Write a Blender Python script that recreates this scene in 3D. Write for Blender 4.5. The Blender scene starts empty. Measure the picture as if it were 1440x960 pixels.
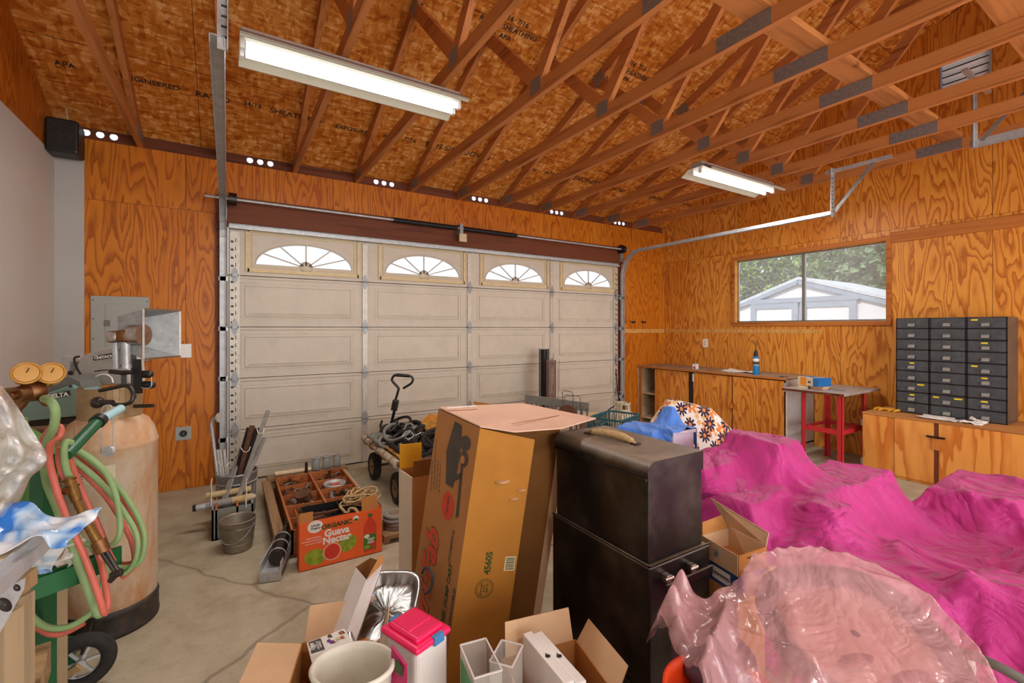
import bpy, math, random
import numpy as np
from mathutils import Vector, Matrix
random.seed(7)
SC = bpy.context.scene
COL = SC.collection
R = math.radians
S32, C32 = math.sin(R(32)), math.cos(R(32))
CAMH = 1.40
V = Vector

def ray(x, y):
    u = (x-720)/640
    return (S32+C32*u, C32-S32*u, (462-y)/640)
def at(x, y, t=None, z=None, X=None, Y=None):
    """a point of the room seen at photo position x,y: at depth t, or on a plane z= / X= / Y="""
    r = ray(x, y)
    if z is not None: t = (z-CAMH)/r[2]
    elif X is not None: t = X/r[0]
    elif Y is not None: t = Y/r[1]
    return V((r[0]*t, r[1]*t, CAMH+r[2]*t))

MW = {}
def thing(name, label, cat, loc=(0, 0, 0), rz=0, group=None, kind=None):
    o = bpy.data.objects.new(name, None); COL.objects.link(o)
    o.empty_display_size = .05
    o.location = loc; o.rotation_euler = (0, 0, rz)
    MW[o] = Matrix.Translation(V(loc)) @ Matrix.Rotation(rz, 4, 'Z')
    o['label'] = label
    if cat: o['category'] = cat
    if group: o['group'] = group
    if kind: o['kind'] = kind
    return o
def tag(o, label, cat, group=None, kind=None):
    o['label'] = label
    if cat: o['category'] = cat
    if group: o['group'] = group
    if kind: o['kind'] = kind
    return o
def struct(o, label=None):
    o['kind'] = 'structure'
    if label: o['label'] = label
    return o
def dup(root, loc=None, rz=None, label=None, group=None, scale=None):
    def cp(o, par):
        c = o.copy(); COL.objects.link(c); c.parent = par
        for ch in list(o.children): cp(ch, c)
        return c
    r = cp(root, None)
    if loc is not None: r.location = loc
    if rz is not None: r.rotation_euler = (0, 0, rz)
    if scale is not None: r.scale = (scale,)*3
    MW[r] = Matrix.Translation(r.location) @ Matrix.Rotation(r.rotation_euler.z, 4, 'Z')
    if label: r['label'] = label
    if group: r['group'] = group
    return r

class MB:
    """collects shapes, links them as one mesh object"""
    def __init__(s): s.v = []; s.f = []; s.sm = []
    def add(s, vs, fs, smooth=False):
        n = len(s.v); s.v += [V(p) for p in vs]
        for f in fs: s.f.append(tuple(i+n for i in f)); s.sm.append(smooth)
        return s
    def xf(s, m, a=0):
        for i in range(a, len(s.v)): s.v[i] = m @ s.v[i]
        return s
    def box(s, x0, x1, y0, y1, z0, z1):
        return s.add([(x, y, z) for z in (z0, z1) for y in (y0, y1) for x in (x0, x1)],
                     [(0, 2, 3, 1), (4, 5, 7, 6), (0, 1, 5, 4), (2, 6, 7, 3), (0, 4, 6, 2), (1, 3, 7, 5)])
    def cbox(s, c, d, m=None):
        a = len(s.v); s.box(-d[0]/2, d[0]/2, -d[1]/2, d[1]/2, -d[2]/2, d[2]/2)
        M = Matrix.Translation(V(c))
        if m is not None: M = M @ m.to_4x4()
        return s.xf(M, a)
    def bar(s, p0, p1, w, h, up=(0, 0, 1)):
        """box from p0 to p1, w across, h along 'up'"""
        p0, p1 = V(p0), V(p1); d = (p1-p0); L = d.length; d.normalize()
        u = V(up); x = d.cross(u)
        if x.length < 1e-4: x = d.cross(V((0, 1, 0)))
        x.normalize(); u = x.cross(d).normalized()
        c = []
        for e in (p0, p1):
            for a, b in ((-1, -1), (1, -1), (1, 1), (-1, 1)): c.append(e+x*(a*w/2)+u*(b*h/2))
        return s.add(c, [(3, 2, 1, 0), (4, 5, 6, 7), (0, 1, 5, 4), (1, 2, 6, 5), (2, 3, 7, 6), (3, 0, 4, 7)])
    def cyl(s, p0, p1, r0, r1=None, n=16, cap=True, smooth=True):
        r1 = r0 if r1 is None else r1
        p0, p1 = V(p0), V(p1); d = (p1-p0).normalized()
        x = d.orthogonal().normalized(); y = d.cross(x)
        vs = []
        for p, r in ((p0, r0), (p1, r1)):
            for i in range(n):
                a = 2*math.pi*i/n; vs.append(p+x*(math.cos(a)*r)+y*(math.sin(a)*r))
        s.add(vs, [(i, (i+1) % n, n+(i+1) % n, n+i) for i in range(n)], smooth)
        if cap:
            s.add(vs[:n], [tuple(range(n-1, -1, -1))]); s.add(vs[n:], [tuple(range(n))])
        return s
    def tube(s, pts, r, n=8, closed=False, cap=True, sub=0):
        pts = [V(p) for p in pts]
        if sub: pts = spline(pts, sub, closed)
        N = len(pts); rr = r if isinstance(r, (list, tuple)) else [r]*N
        if len(rr) != N: rr = [rr[min(len(rr)-1, int(i*len(rr)/N))] for i in range(N)]
        T = []
        for i in range(N):
            a = pts[(i-1) % N] if (closed or i > 0) else pts[0]
            b = pts[(i+1) % N] if (closed or i < N-1) else pts[-1]
            d = b-a
            T.append(d.normalized() if d.length > 1e-9 else V((0, 0, 1)))
        x = T[0].orthogonal().normalized(); vs = []
        for i in range(N):
            x = (x-T[i]*x.dot(T[i]))
            x = x.normalized() if x.length > 1e-6 else T[i].orthogonal().normalized()
            y = T[i].cross(x)
            for k in range(n):
                a = 2*math.pi*k/n; vs.append(pts[i]+x*(math.cos(a)*rr[i])+y*(math.sin(a)*rr[i]))
        fs = []
        for i in range(N if closed else N-1):
            j = (i+1) % N
            for k in range(n): fs.append((i*n+k, i*n+(k+1) % n, j*n+(k+1) % n, j*n+k))
        s.add(vs, fs, True)
        if cap and not closed:
            s.add(vs[:n], [tuple(range(n-1, -1, -1))]); s.add(vs[-n:], [tuple(range(n))])
        return s
    def lathe(s, prof, c=(0, 0, 0), n=24, m=None, sx=1, sy=1, smooth=True):
        """prof: (r, z) list turned about z"""
        a = len(s.v); vs = []; P = len(prof)
        for r, z in prof:
            for i in range(n):
                t = 2*math.pi*i/n; vs.append((math.cos(t)*r*sx, math.sin(t)*r*sy, z))
        s.add(vs, [(j*n+i, j*n+(i+1) % n, (j+1)*n+(i+1) % n, (j+1)*n+i) for j in range(P-1) for i in range(n)], smooth)
        M = Matrix.Translation(V(c))
        if m is not None: M = M @ m.to_4x4()
        return s.xf(M, a)
    def slab(s, q, th, n=None):
        """quad or polygon q (3-D points) thickened by th along its normal"""
        q = [V(p) for p in q]; k = len(q)
        nn = n if n is not None else (q[1]-q[0]).cross(q[-1]-q[0]).normalized()
        nn = V(nn)
        vs = q+[p+nn*th for p in q]
        return s.add(vs, [tuple(range(k-1, -1, -1)), tuple(range(k, 2*k))]+[(i, (i+1) % k, k+(i+1) % k, k+i) for i in range(k)])
    def ball(s, c, r, n=10, sc=(1, 1, 1), m=None):
        pr = [(math.sin(math.pi*i/n)*r, -math.cos(math.pi*i/n)*r) for i in range(n+1)]
        pr[0] = (1e-5, -r); pr[-1] = (1e-5, r)
        a = len(s.v); s.lathe(pr, n=n*2)
        M = Matrix.Translation(V(c))
        if m is not None: M = M @ m.to_4x4()
        return s.xf(M @ Matrix.Diagonal((sc[0], sc[1], sc[2], 1)), a)
    def torus(s, c, Rr, r, m=None, n=28, k=8):
        pts = [V((math.cos(2*math.pi*i/n)*Rr, math.sin(2*math.pi*i/n)*Rr, 0)) for i in range(n)]
        M = Matrix.Translation(V(c))
        if m is not None: M = M @ m.to_4x4()
        return s.tube([M @ p for p in pts], r, k, closed=True)
    def build(s, name, mat, parent=None, local=False, bevel=0, seg=2, sub=0, solid=0):
        me = bpy.data.meshes.new(name)
        vs = s.v
        M = Matrix.Identity(4)
        if parent is not None:
            M = MW.get(parent, M)
            if not local:
                I = M.inverted(); vs = [I @ p for p in vs]
        me.from_pydata([tuple(p) for p in vs], [], s.f)
        me.polygons.foreach_set('use_smooth', s.sm)
        me.update()
        if mat is not None: me.materials.append(mat)
        o = bpy.data.objects.new(name, me); COL.objects.link(o)
        if parent is not None: o.parent = parent
        MW[o] = M
        if solid:
            md = o.modifiers.new('thick', 'SOLIDIFY'); md.thickness = solid; md.offset = 0
        if bevel:
            md = o.modifiers.new('bevel', 'BEVEL'); md.width = bevel; md.segments = seg; md.limit_method = 'ANGLE'
            md.angle_limit = R(40)
        if sub:
            md = o.modifiers.new('sub', 'SUBSURF'); md.levels = sub; md.render_levels = sub
        return o

def spline(pts, sub, closed=False):
    pts = [V(p) for p in pts]; N = len(pts); out = []
    for i in range(N if closed else N-1):
        p0 = pts[(i-1) % N] if (closed or i > 0) else pts[0]*2-pts[1]
        p1 = pts[i]; p2 = pts[(i+1) % N]
        p3 = pts[(i+2) % N] if (closed or i < N-2) else p2*2-p1
        for k in range(sub):
            t = k/sub
            out.append(.5*((2*p1)+(p2-p0)*t+(2*p0-5*p1+4*p2-p3)*t*t+(3*p1-p0-3*p2+p3)*t**3))
    if not closed: out.append(pts[-1])
    return out

def rot(axis, deg): return Matrix.Rotation(R(deg), 3, axis)
def basis(o, x, y, z=None):
    x, y = V(x).normalized(), V(y).normalized(); z = x.cross(y) if z is None else V(z)
    m = Matrix((x, y, z)).transposed().to_4x4(); m.translation = V(o); return m

def text(body, size, mat, parent, o, x, y, name='lettering', ext=.0006, bold=0, align='CENTER', shear=0, xs=1.0):
    """lettering as a thin mesh; o the point, x the reading direction, y the way up the letters"""
    cu = bpy.data.curves.new('t', 'FONT'); cu.body = body; cu.size = size; cu.extrude = ext; cu.offset = bold
    cu.align_x = align; cu.align_y = 'CENTER'; cu.shear = shear; cu.resolution_u = 3
    ob = bpy.data.objects.new('t', cu); COL.objects.link(ob)
    bpy.context.view_layer.update()
    me = bpy.data.meshes.new_from_object(ob.evaluated_get(bpy.context.evaluated_depsgraph_get()))
    bpy.data.objects.remove(ob)
    P = MW.get(parent, Matrix.Identity(4))
    me.transform(P.inverted() @ basis(o, x, y) @ Matrix.Diagonal((xs, 1, 1, 1)))
    me.materials.clear(); me.materials.append(mat)
    r = bpy.data.objects.new(name, me); COL.objects.link(r); r.parent = parent; MW[r] = P
    return r

def drape(x0, x1, y0, y1, nx, ny, hf, z0, slack=1.0, steps=90, iters=10, seed=1, jig=.01, minz=.004, bend=.35, pull=0):
    """a sheet dropped over the height field hf(x, y): returns the nx*ny grid of points"""
    rg = np.random.RandomState(seed)
    gx, gy = np.meshgrid(np.linspace(x0, x1, nx), np.linspace(y0, y1, ny), indexing='ij')
    P = np.stack([gx, gy, np.full_like(gx, z0)], -1)
    lx = (x1-x0)/(nx-1)*slack; ly = (y1-y0)/(ny-1)*slack
    low = rg.rand(7, 7)
    P[..., 2] += jig*rg.rand(nx, ny)
    O = P.copy()
    def con(A, B, L, k=1.0):
        d = B-A; n = np.sqrt((d*d).sum(-1, keepdims=True))+1e-9
        c = d*(.5*k*(n-L)/n); A += c; B -= c
    def con_lim(A, B, L, k):
        d = B-A; n = np.sqrt((d*d).sum(-1, keepdims=True))+1e-9
        c = d*(.5*k*np.minimum(n-L, 0)/n); A += c; B -= c
    ld = math.hypot(lx, ly)
    for st in range(steps):
        Vv = (P-O)*.96; O = P.copy(); P = P+Vv; P[..., 2] -= .0022
        for it in range(iters):
            for o in (0, 1):
                con(P[o:-1:2], P[o+1::2], lx); con(P[:, o:-1:2], P[:, o+1::2], ly)
            for o in (0, 1):
                con(P[o:-1:2, :-1], P[o+1::2, 1:], ld, .25); con(P[o:-1:2, 1:], P[o+1::2, :-1], ld, .25)
            con_lim(P[:-2], P[2:], 2*lx, bend); con_lim(P[:, :-2], P[:, 2:], 2*ly, bend)
        H = np.maximum(hf(P[..., 0], P[..., 1]), minz)
        m = P[..., 2] < H
        P[..., 2] = np.where(m, H, P[..., 2])
        for c in (0, 1): P[..., c] = np.where(m, O[..., c]*.75+P[..., c]*.25, P[..., c])
        O[m] = P[m]
    return P
def hbox(boxes, slope=6.0):
    """height field of blocks (x0, x1, y0, y1, top [, slope]) with steep flanks"""
    def f(x, y):
        h = np.zeros_like(x)
        for b in boxes:
            if len(b) > 6:   # turned block: cx, cy, hx, hy, angle, top, slope
                cx, cy, hx, hy, a, top, sl = b
                dx = (x-cx)*math.cos(a)+(y-cy)*math.sin(a); dy = -(x-cx)*math.sin(a)+(y-cy)*math.cos(a)
                d = np.hypot(np.maximum(abs(dx)-hx, 0), np.maximum(abs(dy)-hy, 0))
            else:
                sl = b[5] if len(b) > 5 else slope; top = b[4]
                d = np.hypot(np.maximum(np.maximum(b[0]-x, x-b[1]), 0), np.maximum(np.maximum(b[2]-y, y-b[3]), 0))
            h = np.maximum(h, top-sl*d)
        return h
    return f
def sheet(P):
    mb = MB(); nx, ny, _ = P.shape
    mb.add([tuple(p) for p in P.reshape(-1, 3)], [(i*ny+j, (i+1)*ny+j, (i+1)*ny+j+1, i*ny+j+1) for i in range(nx-1) for j in range(ny-1)], True)
    return mb
# ---------------------------------------------------------------- materials
def lin(c):
    if isinstance(c, str): c = [int(c[i:i+2], 16)/255 for i in (0, 2, 4)]
    return tuple(((x/12.92) if x <= .04045 else ((x+.055)/1.055)**2.4) for x in c)+(1,)
class NT:
    def __init__(s, name):
        s.m = bpy.data.materials.new(name); s.m.use_nodes = True; s.t = s.m.node_tree
        s.b = s.t.nodes['Principled BSDF']; s.out = s.t.nodes['Material Output']
    def n(s, typ, ins=None, **k):
        x = s.t.nodes.new('ShaderNode'+typ)
        for a, b in k.items(): setattr(x, a, b)
        for a, b in (ins or {}).items():
            if isinstance(b, bpy.types.NodeSocket): s.t.links.new(b, x.inputs[a])
            else: x.inputs[a].default_value = b
        return x
    def math(s, op, a, b=0.0, c=0.0, clamp=False): return s.n('Math', {0: a, 1: b, 2: c}, operation=op, use_clamp=clamp).outputs[0]
    def coord(s, scale=(1, 1, 1), kind='Object', loc=(0, 0, 0), rotz=(0, 0, 0)):
        return s.n('Mapping', {'Vector': s.n('TexCoord').outputs[kind], 'Scale': scale, 'Location': loc, 'Rotation': rotz}).outputs[0]
    def noise(s, vec, scale=5, detail=3, rough=.5, dist=0): return s.n('TexNoise', {'Vector': vec, 'Scale': scale, 'Detail': detail, 'Roughness': rough, 'Distortion': dist}).outputs[0]
    def ramp(s, fac, stops, interp='LINEAR'):
        r = s.n('ValToRGB', {0: fac}); e = r.color_ramp; e.interpolation = interp
        while len(e.elements) < len(stops): e.elements.new(.5)
        for el, (p, c) in zip(e.elements, stops):
            el.position = p; el.color = lin(c) if (isinstance(c, str) or len(c) == 3) else c
        return r.outputs[0]
    def mix(s, f, a, b, mode='MIX'):
        x = s.n('Mix', data_type='RGBA', blend_type=mode)
        for k, v in ((0, f), (6, a), (7, b)):
            if isinstance(v, bpy.types.NodeSocket): s.t.links.new(v, x.inputs[k])
            else: x.inputs[k].default_value = lin(v) if isinstance(v, str) else v
        return x.outputs[2]
    def set(s, **k):
        nm = dict(col='Base Color', rough='Roughness', metal='Metallic', alpha='Alpha', trans='Transmission Weight', ior='IOR', sheen='Sheen Weight', coat='Coat Weight', spec='Specular IOR Level', sss='Subsurface Weight', normal='Normal', emis='Emission Color', estr='Emission Strength')
        for a, b in k.items():
            i = s.b.inputs[nm[a]]
            if isinstance(b, bpy.types.NodeSocket): s.t.links.new(b, i)
            else: i.default_value = lin(b) if isinstance(b, str) else b
        return s
    def bump(s, h, strength=.3, dist=.01):
        s.t.links.new(s.n('Bump', {'Height': h, 'Strength': strength, 'Distance': dist}).outputs[0], s.b.inputs['Normal']); return s

def paint(name, c, rough=.5, metal=0, var=.12, scale=6, dirt=None, dirt_amt=.3, bump=0, spec=.5, alpha=1, coat=0):
    t = NT(name); co = t.coord()
    n = t.noise(co, scale, 4, .6)
    a = lin(c); lo = tuple(x*(1-var) for x in a[:3])+(1,); hi = tuple(min(1, x*(1+var)) for x in a[:3])+(1,)
    col = t.ramp(n, [(.3, lo), (.7, hi)])
    if dirt:
        d = t.ramp(t.noise(co, scale*2.3, 6, .7), [(.48, (0, 0, 0)), (.72, (1, 1, 1))])
        col = t.mix(t.math('MULTIPLY', d, dirt_amt), col, dirt)
    t.set(col=col, rough=rough, metal=metal, spec=spec, coat=coat)
    if alpha < 1: t.set(alpha=alpha)
    if bump: t.bump(t.noise(co, scale*6, 4, .6), bump, .003)
    return t.m

def ply(name, axes, dark='9c4708', mid='c9700f', light='e9992f', sheet=1.22, off=0.0, k=1.0, vary=.5, rings=22, dk=.8, vs=.42):
    """rotary cut plywood: contour grain, sheets of 1.22 m. axes: horizontal axis index of the wall"""
    t = NT(name); tc = t.n('TexCoord').outputs['Object']
    sp = t.n('SeparateXYZ', {0: tc}).outputs
    u = t.math('ADD', sp[axes], off); v = sp[2]
    sh = t.math('FLOOR', t.math('DIVIDE', u, sheet)); shv = t.math('FLOOR', t.math('DIVIDE', v, 2.44))
    idx = t.math('ADD', t.math('MULTIPLY', sh, 3.7), t.math('MULTIPLY', shv, 17.3))
    rnd = t.n('TexWhiteNoise', {1: idx}, noise_dimensions='1D').outputs[0]
    vec = t.n('CombineXYZ', {0: t.math('MULTIPLY', u, 2.9*k), 1: t.math('MULTIPLY', v, vs*k), 2: t.math('MULTIPLY', rnd, 40)}).outputs[0]
    n1 = t.n('TexNoise', {'Vector': vec, 'Scale': 1.25, 'Detail': 2.5, 'Roughness': .5, 'Distortion': .35}).outputs[0]
    ringn = t.math('ADD', t.math('MULTIPLY', n1, rings), t.math('MULTIPLY', t.noise(vec, 9, 2, .5), 1.2))
    fr = t.math('FRACT', ringn)
    tri = t.ramp(fr, [(0, (1, 1, 1)), (.18, (.85,)*3), (.42, (.45,)*3), (.62, (.06,)*3), (.85, (.0,)*3), (.95, (.4,)*3), (1, (1, 1, 1))])
    fine = t.noise(t.n('CombineXYZ', {0: t.math('MULTIPLY', u, 60), 1: t.math('MULTIPLY', v, 2.5), 2: rnd}).outputs[0], 3, 3, .6)
    big = t.noise(vec, .7, 2, .5)
    base = t.mix(t.math('ADD', t.math('MULTIPLY', t.math('SUBTRACT', rnd, .5), vary), big, clamp=True), mid, light)
    col = t.mix(t.math('MULTIPLY', tri, dk), base, dark)
    col = t.mix(t.math('MULTIPLY', fine, .30), col, dark)
    seam = t.math('PINGPONG', u, sheet)  # distance from sheet edge
    sfr = t.math('ABSOLUTE', t.math('SUBTRACT', t.math('FRACT', t.math('DIVIDE', u, sheet)), .5))
    s1 = t.math('GREATER_THAN', sfr, .5-.0022/sheet)
    sfv = t.math('ABSOLUTE', t.math('SUBTRACT', t.math('FRACT', t.math('DIVIDE', v, 2.44)), .5))
    s2 = t.math('GREATER_THAN', sfv, .5-.0008)
    col = t.mix(t.math('MULTIPLY', t.math('MAXIMUM', s1, s2), .75), col, '4a2008')
    t.set(col=col, rough=.42, spec=.35).bump(fine, .08, .002)
    return t.m

def wood(name, axis=0, light='c98a4a', dark='8a4f22', rough=.6, k=1.0, bump=.15, contrast=.6):
    """sawn board with grain along the given object axis"""
    t = NT(name)
    sc = [22*k, 22*k, 22*k]; sc[axis] = 1.1*k
    co = t.coord(tuple(sc))
    n = t.noise(co, 1, 5, .62, .6)
    sc2 = [4*k, 4*k, 4*k]; sc2[axis] = .5*k
    b = t.noise(t.coord(tuple(sc2)), 1, 3, .5)
    f = t.math('ADD', t.math('MULTIPLY', n, contrast), t.math('MULTIPLY', b, 1-contrast))
    col = t.ramp(f, [(.34, dark), (.5, light), (.68, tuple(min(1, x*1.12) for x in lin(light)[:3])+(1,))])
    kn = t.n('TexVoronoi', {'Vector': t.coord(tuple(3.2 if i != axis else 1.6 for i in range(3))), 'Scale': 1.0}).outputs[0]
    col = t.mix(t.ramp(kn, [(.0, (1, 1, 1)), (.045, (.8,)*3), (.07, (0, 0, 0))]), col, '5a2c12')
    t.set(col=col, rough=rough, spec=.3)
    if bump: t.bump(n, bump, .003)
    return t.m

def osb(name):
    t = NT(name); tc = t.n('TexCoord').outputs['Object']
    cell = t.n('TexVoronoi', {'Vector': t.n('Mapping', {'Vector': t.mix(.04, tc, t.n('TexNoise', {'Vector': tc, 'Scale': 9.0}).outputs[1]), 'Scale': (13, 42, 42), 'Rotation': (0, 0, .28)}).outputs[0], 'Scale': 1.0})
    cell2 = t.n('TexVoronoi', {'Vector': t.n('Mapping', {'Vector': tc, 'Scale': (38, 15, 15), 'Rotation': (0, 0, -.7)}).outputs[0], 'Scale': 1.0})
    r1 = t.n('SeparateColor', {0: cell.outputs[1]}).outputs[0]; r2 = t.n('SeparateColor', {0: cell2.outputs[1]}).outputs[0]
    f = t.math('ADD', t.math('MULTIPLY', r1, .46), t.math('MULTIPLY', r2, .40))
    f = t.math('ADD', f, t.math('MULTIPLY', t.noise(t.coord((16, 34, 34)), 1, 4, .6, 1.2), .26))
    f = t.math('ADD', f, t.math('MULTIPLY', t.math('SUBTRACT', t.noise(tc, 1.3, 3), .5), .6))
    col = t.ramp(f, [(.10, '96480e'), (.34, 'b8681c'), (.56, 'cc7f2f'), (.78, 'dc984a'), (.98, 'ecba78')])
    sp = t.n('SeparateXYZ', {0: tc}).outputs
    chips = t.math('GREATER_THAN', t.noise(t.coord((16, 70, 70)), 1, 2, .5), .69)
    col = t.mix(t.math('MULTIPLY', chips, .35), col, '5a1c08')
    # panel joints: every 1.22 m up the slope
    sy = t.math('ABSOLUTE', t.math('SUBTRACT', t.math('FRACT', t.math('DIVIDE', t.math('ADD', sp[1], .31), 1.12)), .5))
    sx = t.math('ABSOLUTE', t.math('SUBTRACT', t.math('FRACT', t.math('DIVIDE', t.math('ADD', sp[0], .2), 2.44)), .5))
    j = t.math('MAXIMUM', t.math('GREATER_THAN', sy, .4975), t.math('GREATER_THAN', sx, .4990))
    col = t.mix(t.math('MULTIPLY', j, .8), col, '2e1204')
    t.set(col=col, rough=.62, spec=.25).bump(f, .25, .004)
    return t.m

def concrete(name):
    t = NT(name); co = t.coord()
    a = t.noise(co, .8, 5, .6); b = t.noise(co, 6, 6, .7); c = t.noise(co, 60, 3, .6)
    f = t.math('ADD', t.math('MULTIPLY', a, .6), t.math('MULTIPLY', b, .4))
    col = t.ramp(f, [(.32, '8d8069'), (.48, 'ada188'), (.6, 'bdb39d'), (.72, 'cac3b2')])
    col = t.mix(t.math('MULTIPLY', t.ramp(c, [(.55, (0, 0, 0)), (.75, (1, 1, 1))]), .25), col, '6f6657')
    st = t.ramp(t.noise(t.coord((1.3, 1.3, 1), loc=(3.1, 1, 0)), 1.6, 4, .55), [(.60, (0, 0, 0)), (.74, (1, 1, 1))])
    col = t.mix(t.math('MULTIPLY', st, .4), col, '6a604f')
    wv = t.n('TexVoronoi', {'Vector': t.mix(.12, co, t.n('TexNoise', {'Vector': co, 'Scale': 3.0, 'Detail': 5.0}).outputs[1]), 'Scale': .33}, feature='DISTANCE_TO_EDGE').outputs[0]
    cr = t.ramp(wv, [(.0, (1, 1, 1)), (.0016, (0, 0, 0))])
    col = t.mix(t.math('MULTIPLY', cr, .55), col, '554c40')
    t.set(col=col, rough=.7, spec=.3).bump(b, .12, .004)
    return t.m

def metal(name, c='b9bcbd', rough=.38, dirt=None, amt=.4, scale=8, metal_=1.0):
    return paint(name, c, rough, metal_, .14, scale, dirt, amt, 0)

def kraft(name, c='b98346', var=.1, corr=True, rough=.75):
    t = NT(name); co = t.coord()
    n = t.noise(co, 5, 5, .6)
    a = lin(c)
    col = t.ramp(n, [(.3, tuple(x*(1-var) for x in a[:3])+(1,)), (.7, tuple(min(1, x*(1+var)) for x in a[:3])+(1,))])
    fib = t.noise(t.coord((1, 1, 1)), 120, 2, .6)
    col = t.mix(t.math('MULTIPLY', t.ramp(fib, [(.6, (0, 0, 0)), (.8, (1, 1, 1))]), .2), col, '7d5527')
    t.set(col=col, rough=rough, spec=.2)
    t.bump(t.noise(t.coord((1, 1, 220) if corr else (1, 1, 1)), 1, 2, .5), .06, .002)
    return t.m

def foil(name):
    t = NT(name); t.set(col='a4a4a2', metal=1.0, rough=.42).bump(t.noise(t.coord(), 30, 3, .6), .5, .004); return t.m

def film(name, tint='f4f2f0', alpha=.38, rough=.18):
    """thin plastic film: mostly see-through, glossy"""
    t = NT(name); co = t.coord()
    n = t.noise(co, 14, 5, .65, 1.5)
    al = t.math('ADD', t.math('MULTIPLY', n, .25), alpha-.12)
    t.set(col=tint, rough=rough, spec=.8, alpha=al, coat=.6).bump(n, .5, .01)
    return t.m

def glass(name, c='ffffff', rough=0.02, alpha=.12):
    t = NT(name); t.set(col=c, rough=rough, spec=.6, alpha=alpha); return t.m

def rusty(name, base='c9bca6', rust='a4622a', amount=(.45, .75), zfade=None, rough=.6, dark='6b3a1a'):
    t = NT(name); co = t.coord((1, 1, .55))
    n = t.noise(co, 3.2, 7, .68, .4); sp = t.n('SeparateXYZ', {0: t.n('TexCoord').outputs['Object']}).outputs
    f = n
    if zfade: f = t.math('ADD', n, t.ramp(sp[2], [(zfade[0], (.32,)*3), (zfade[1], (0, 0, 0)), (zfade[2], (0, 0, 0)), (min(zfade[2]+.1, 1), (.26,)*3)]))
    m = t.ramp(f, [(amount[0], (0, 0, 0)), (amount[1], (1, 1, 1))])
    col = t.mix(t.noise(co, 1.5, 3), base, tuple(x*.85 for x in lin(base)[:3])+(1,))
    col = t.mix(m, col, rust)
    m2 = t.ramp(t.noise(co, 9, 7, .75), [(.62, (0, 0, 0)), (.78, (1, 1, 1))])
    col = t.mix(t.math('MULTIPLY', m2, .7), col, dark)
    t.set(col=col, rough=rough, spec=.35).bump(t.noise(co, 18, 5, .6), .12, .004)
    return t.m

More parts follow.
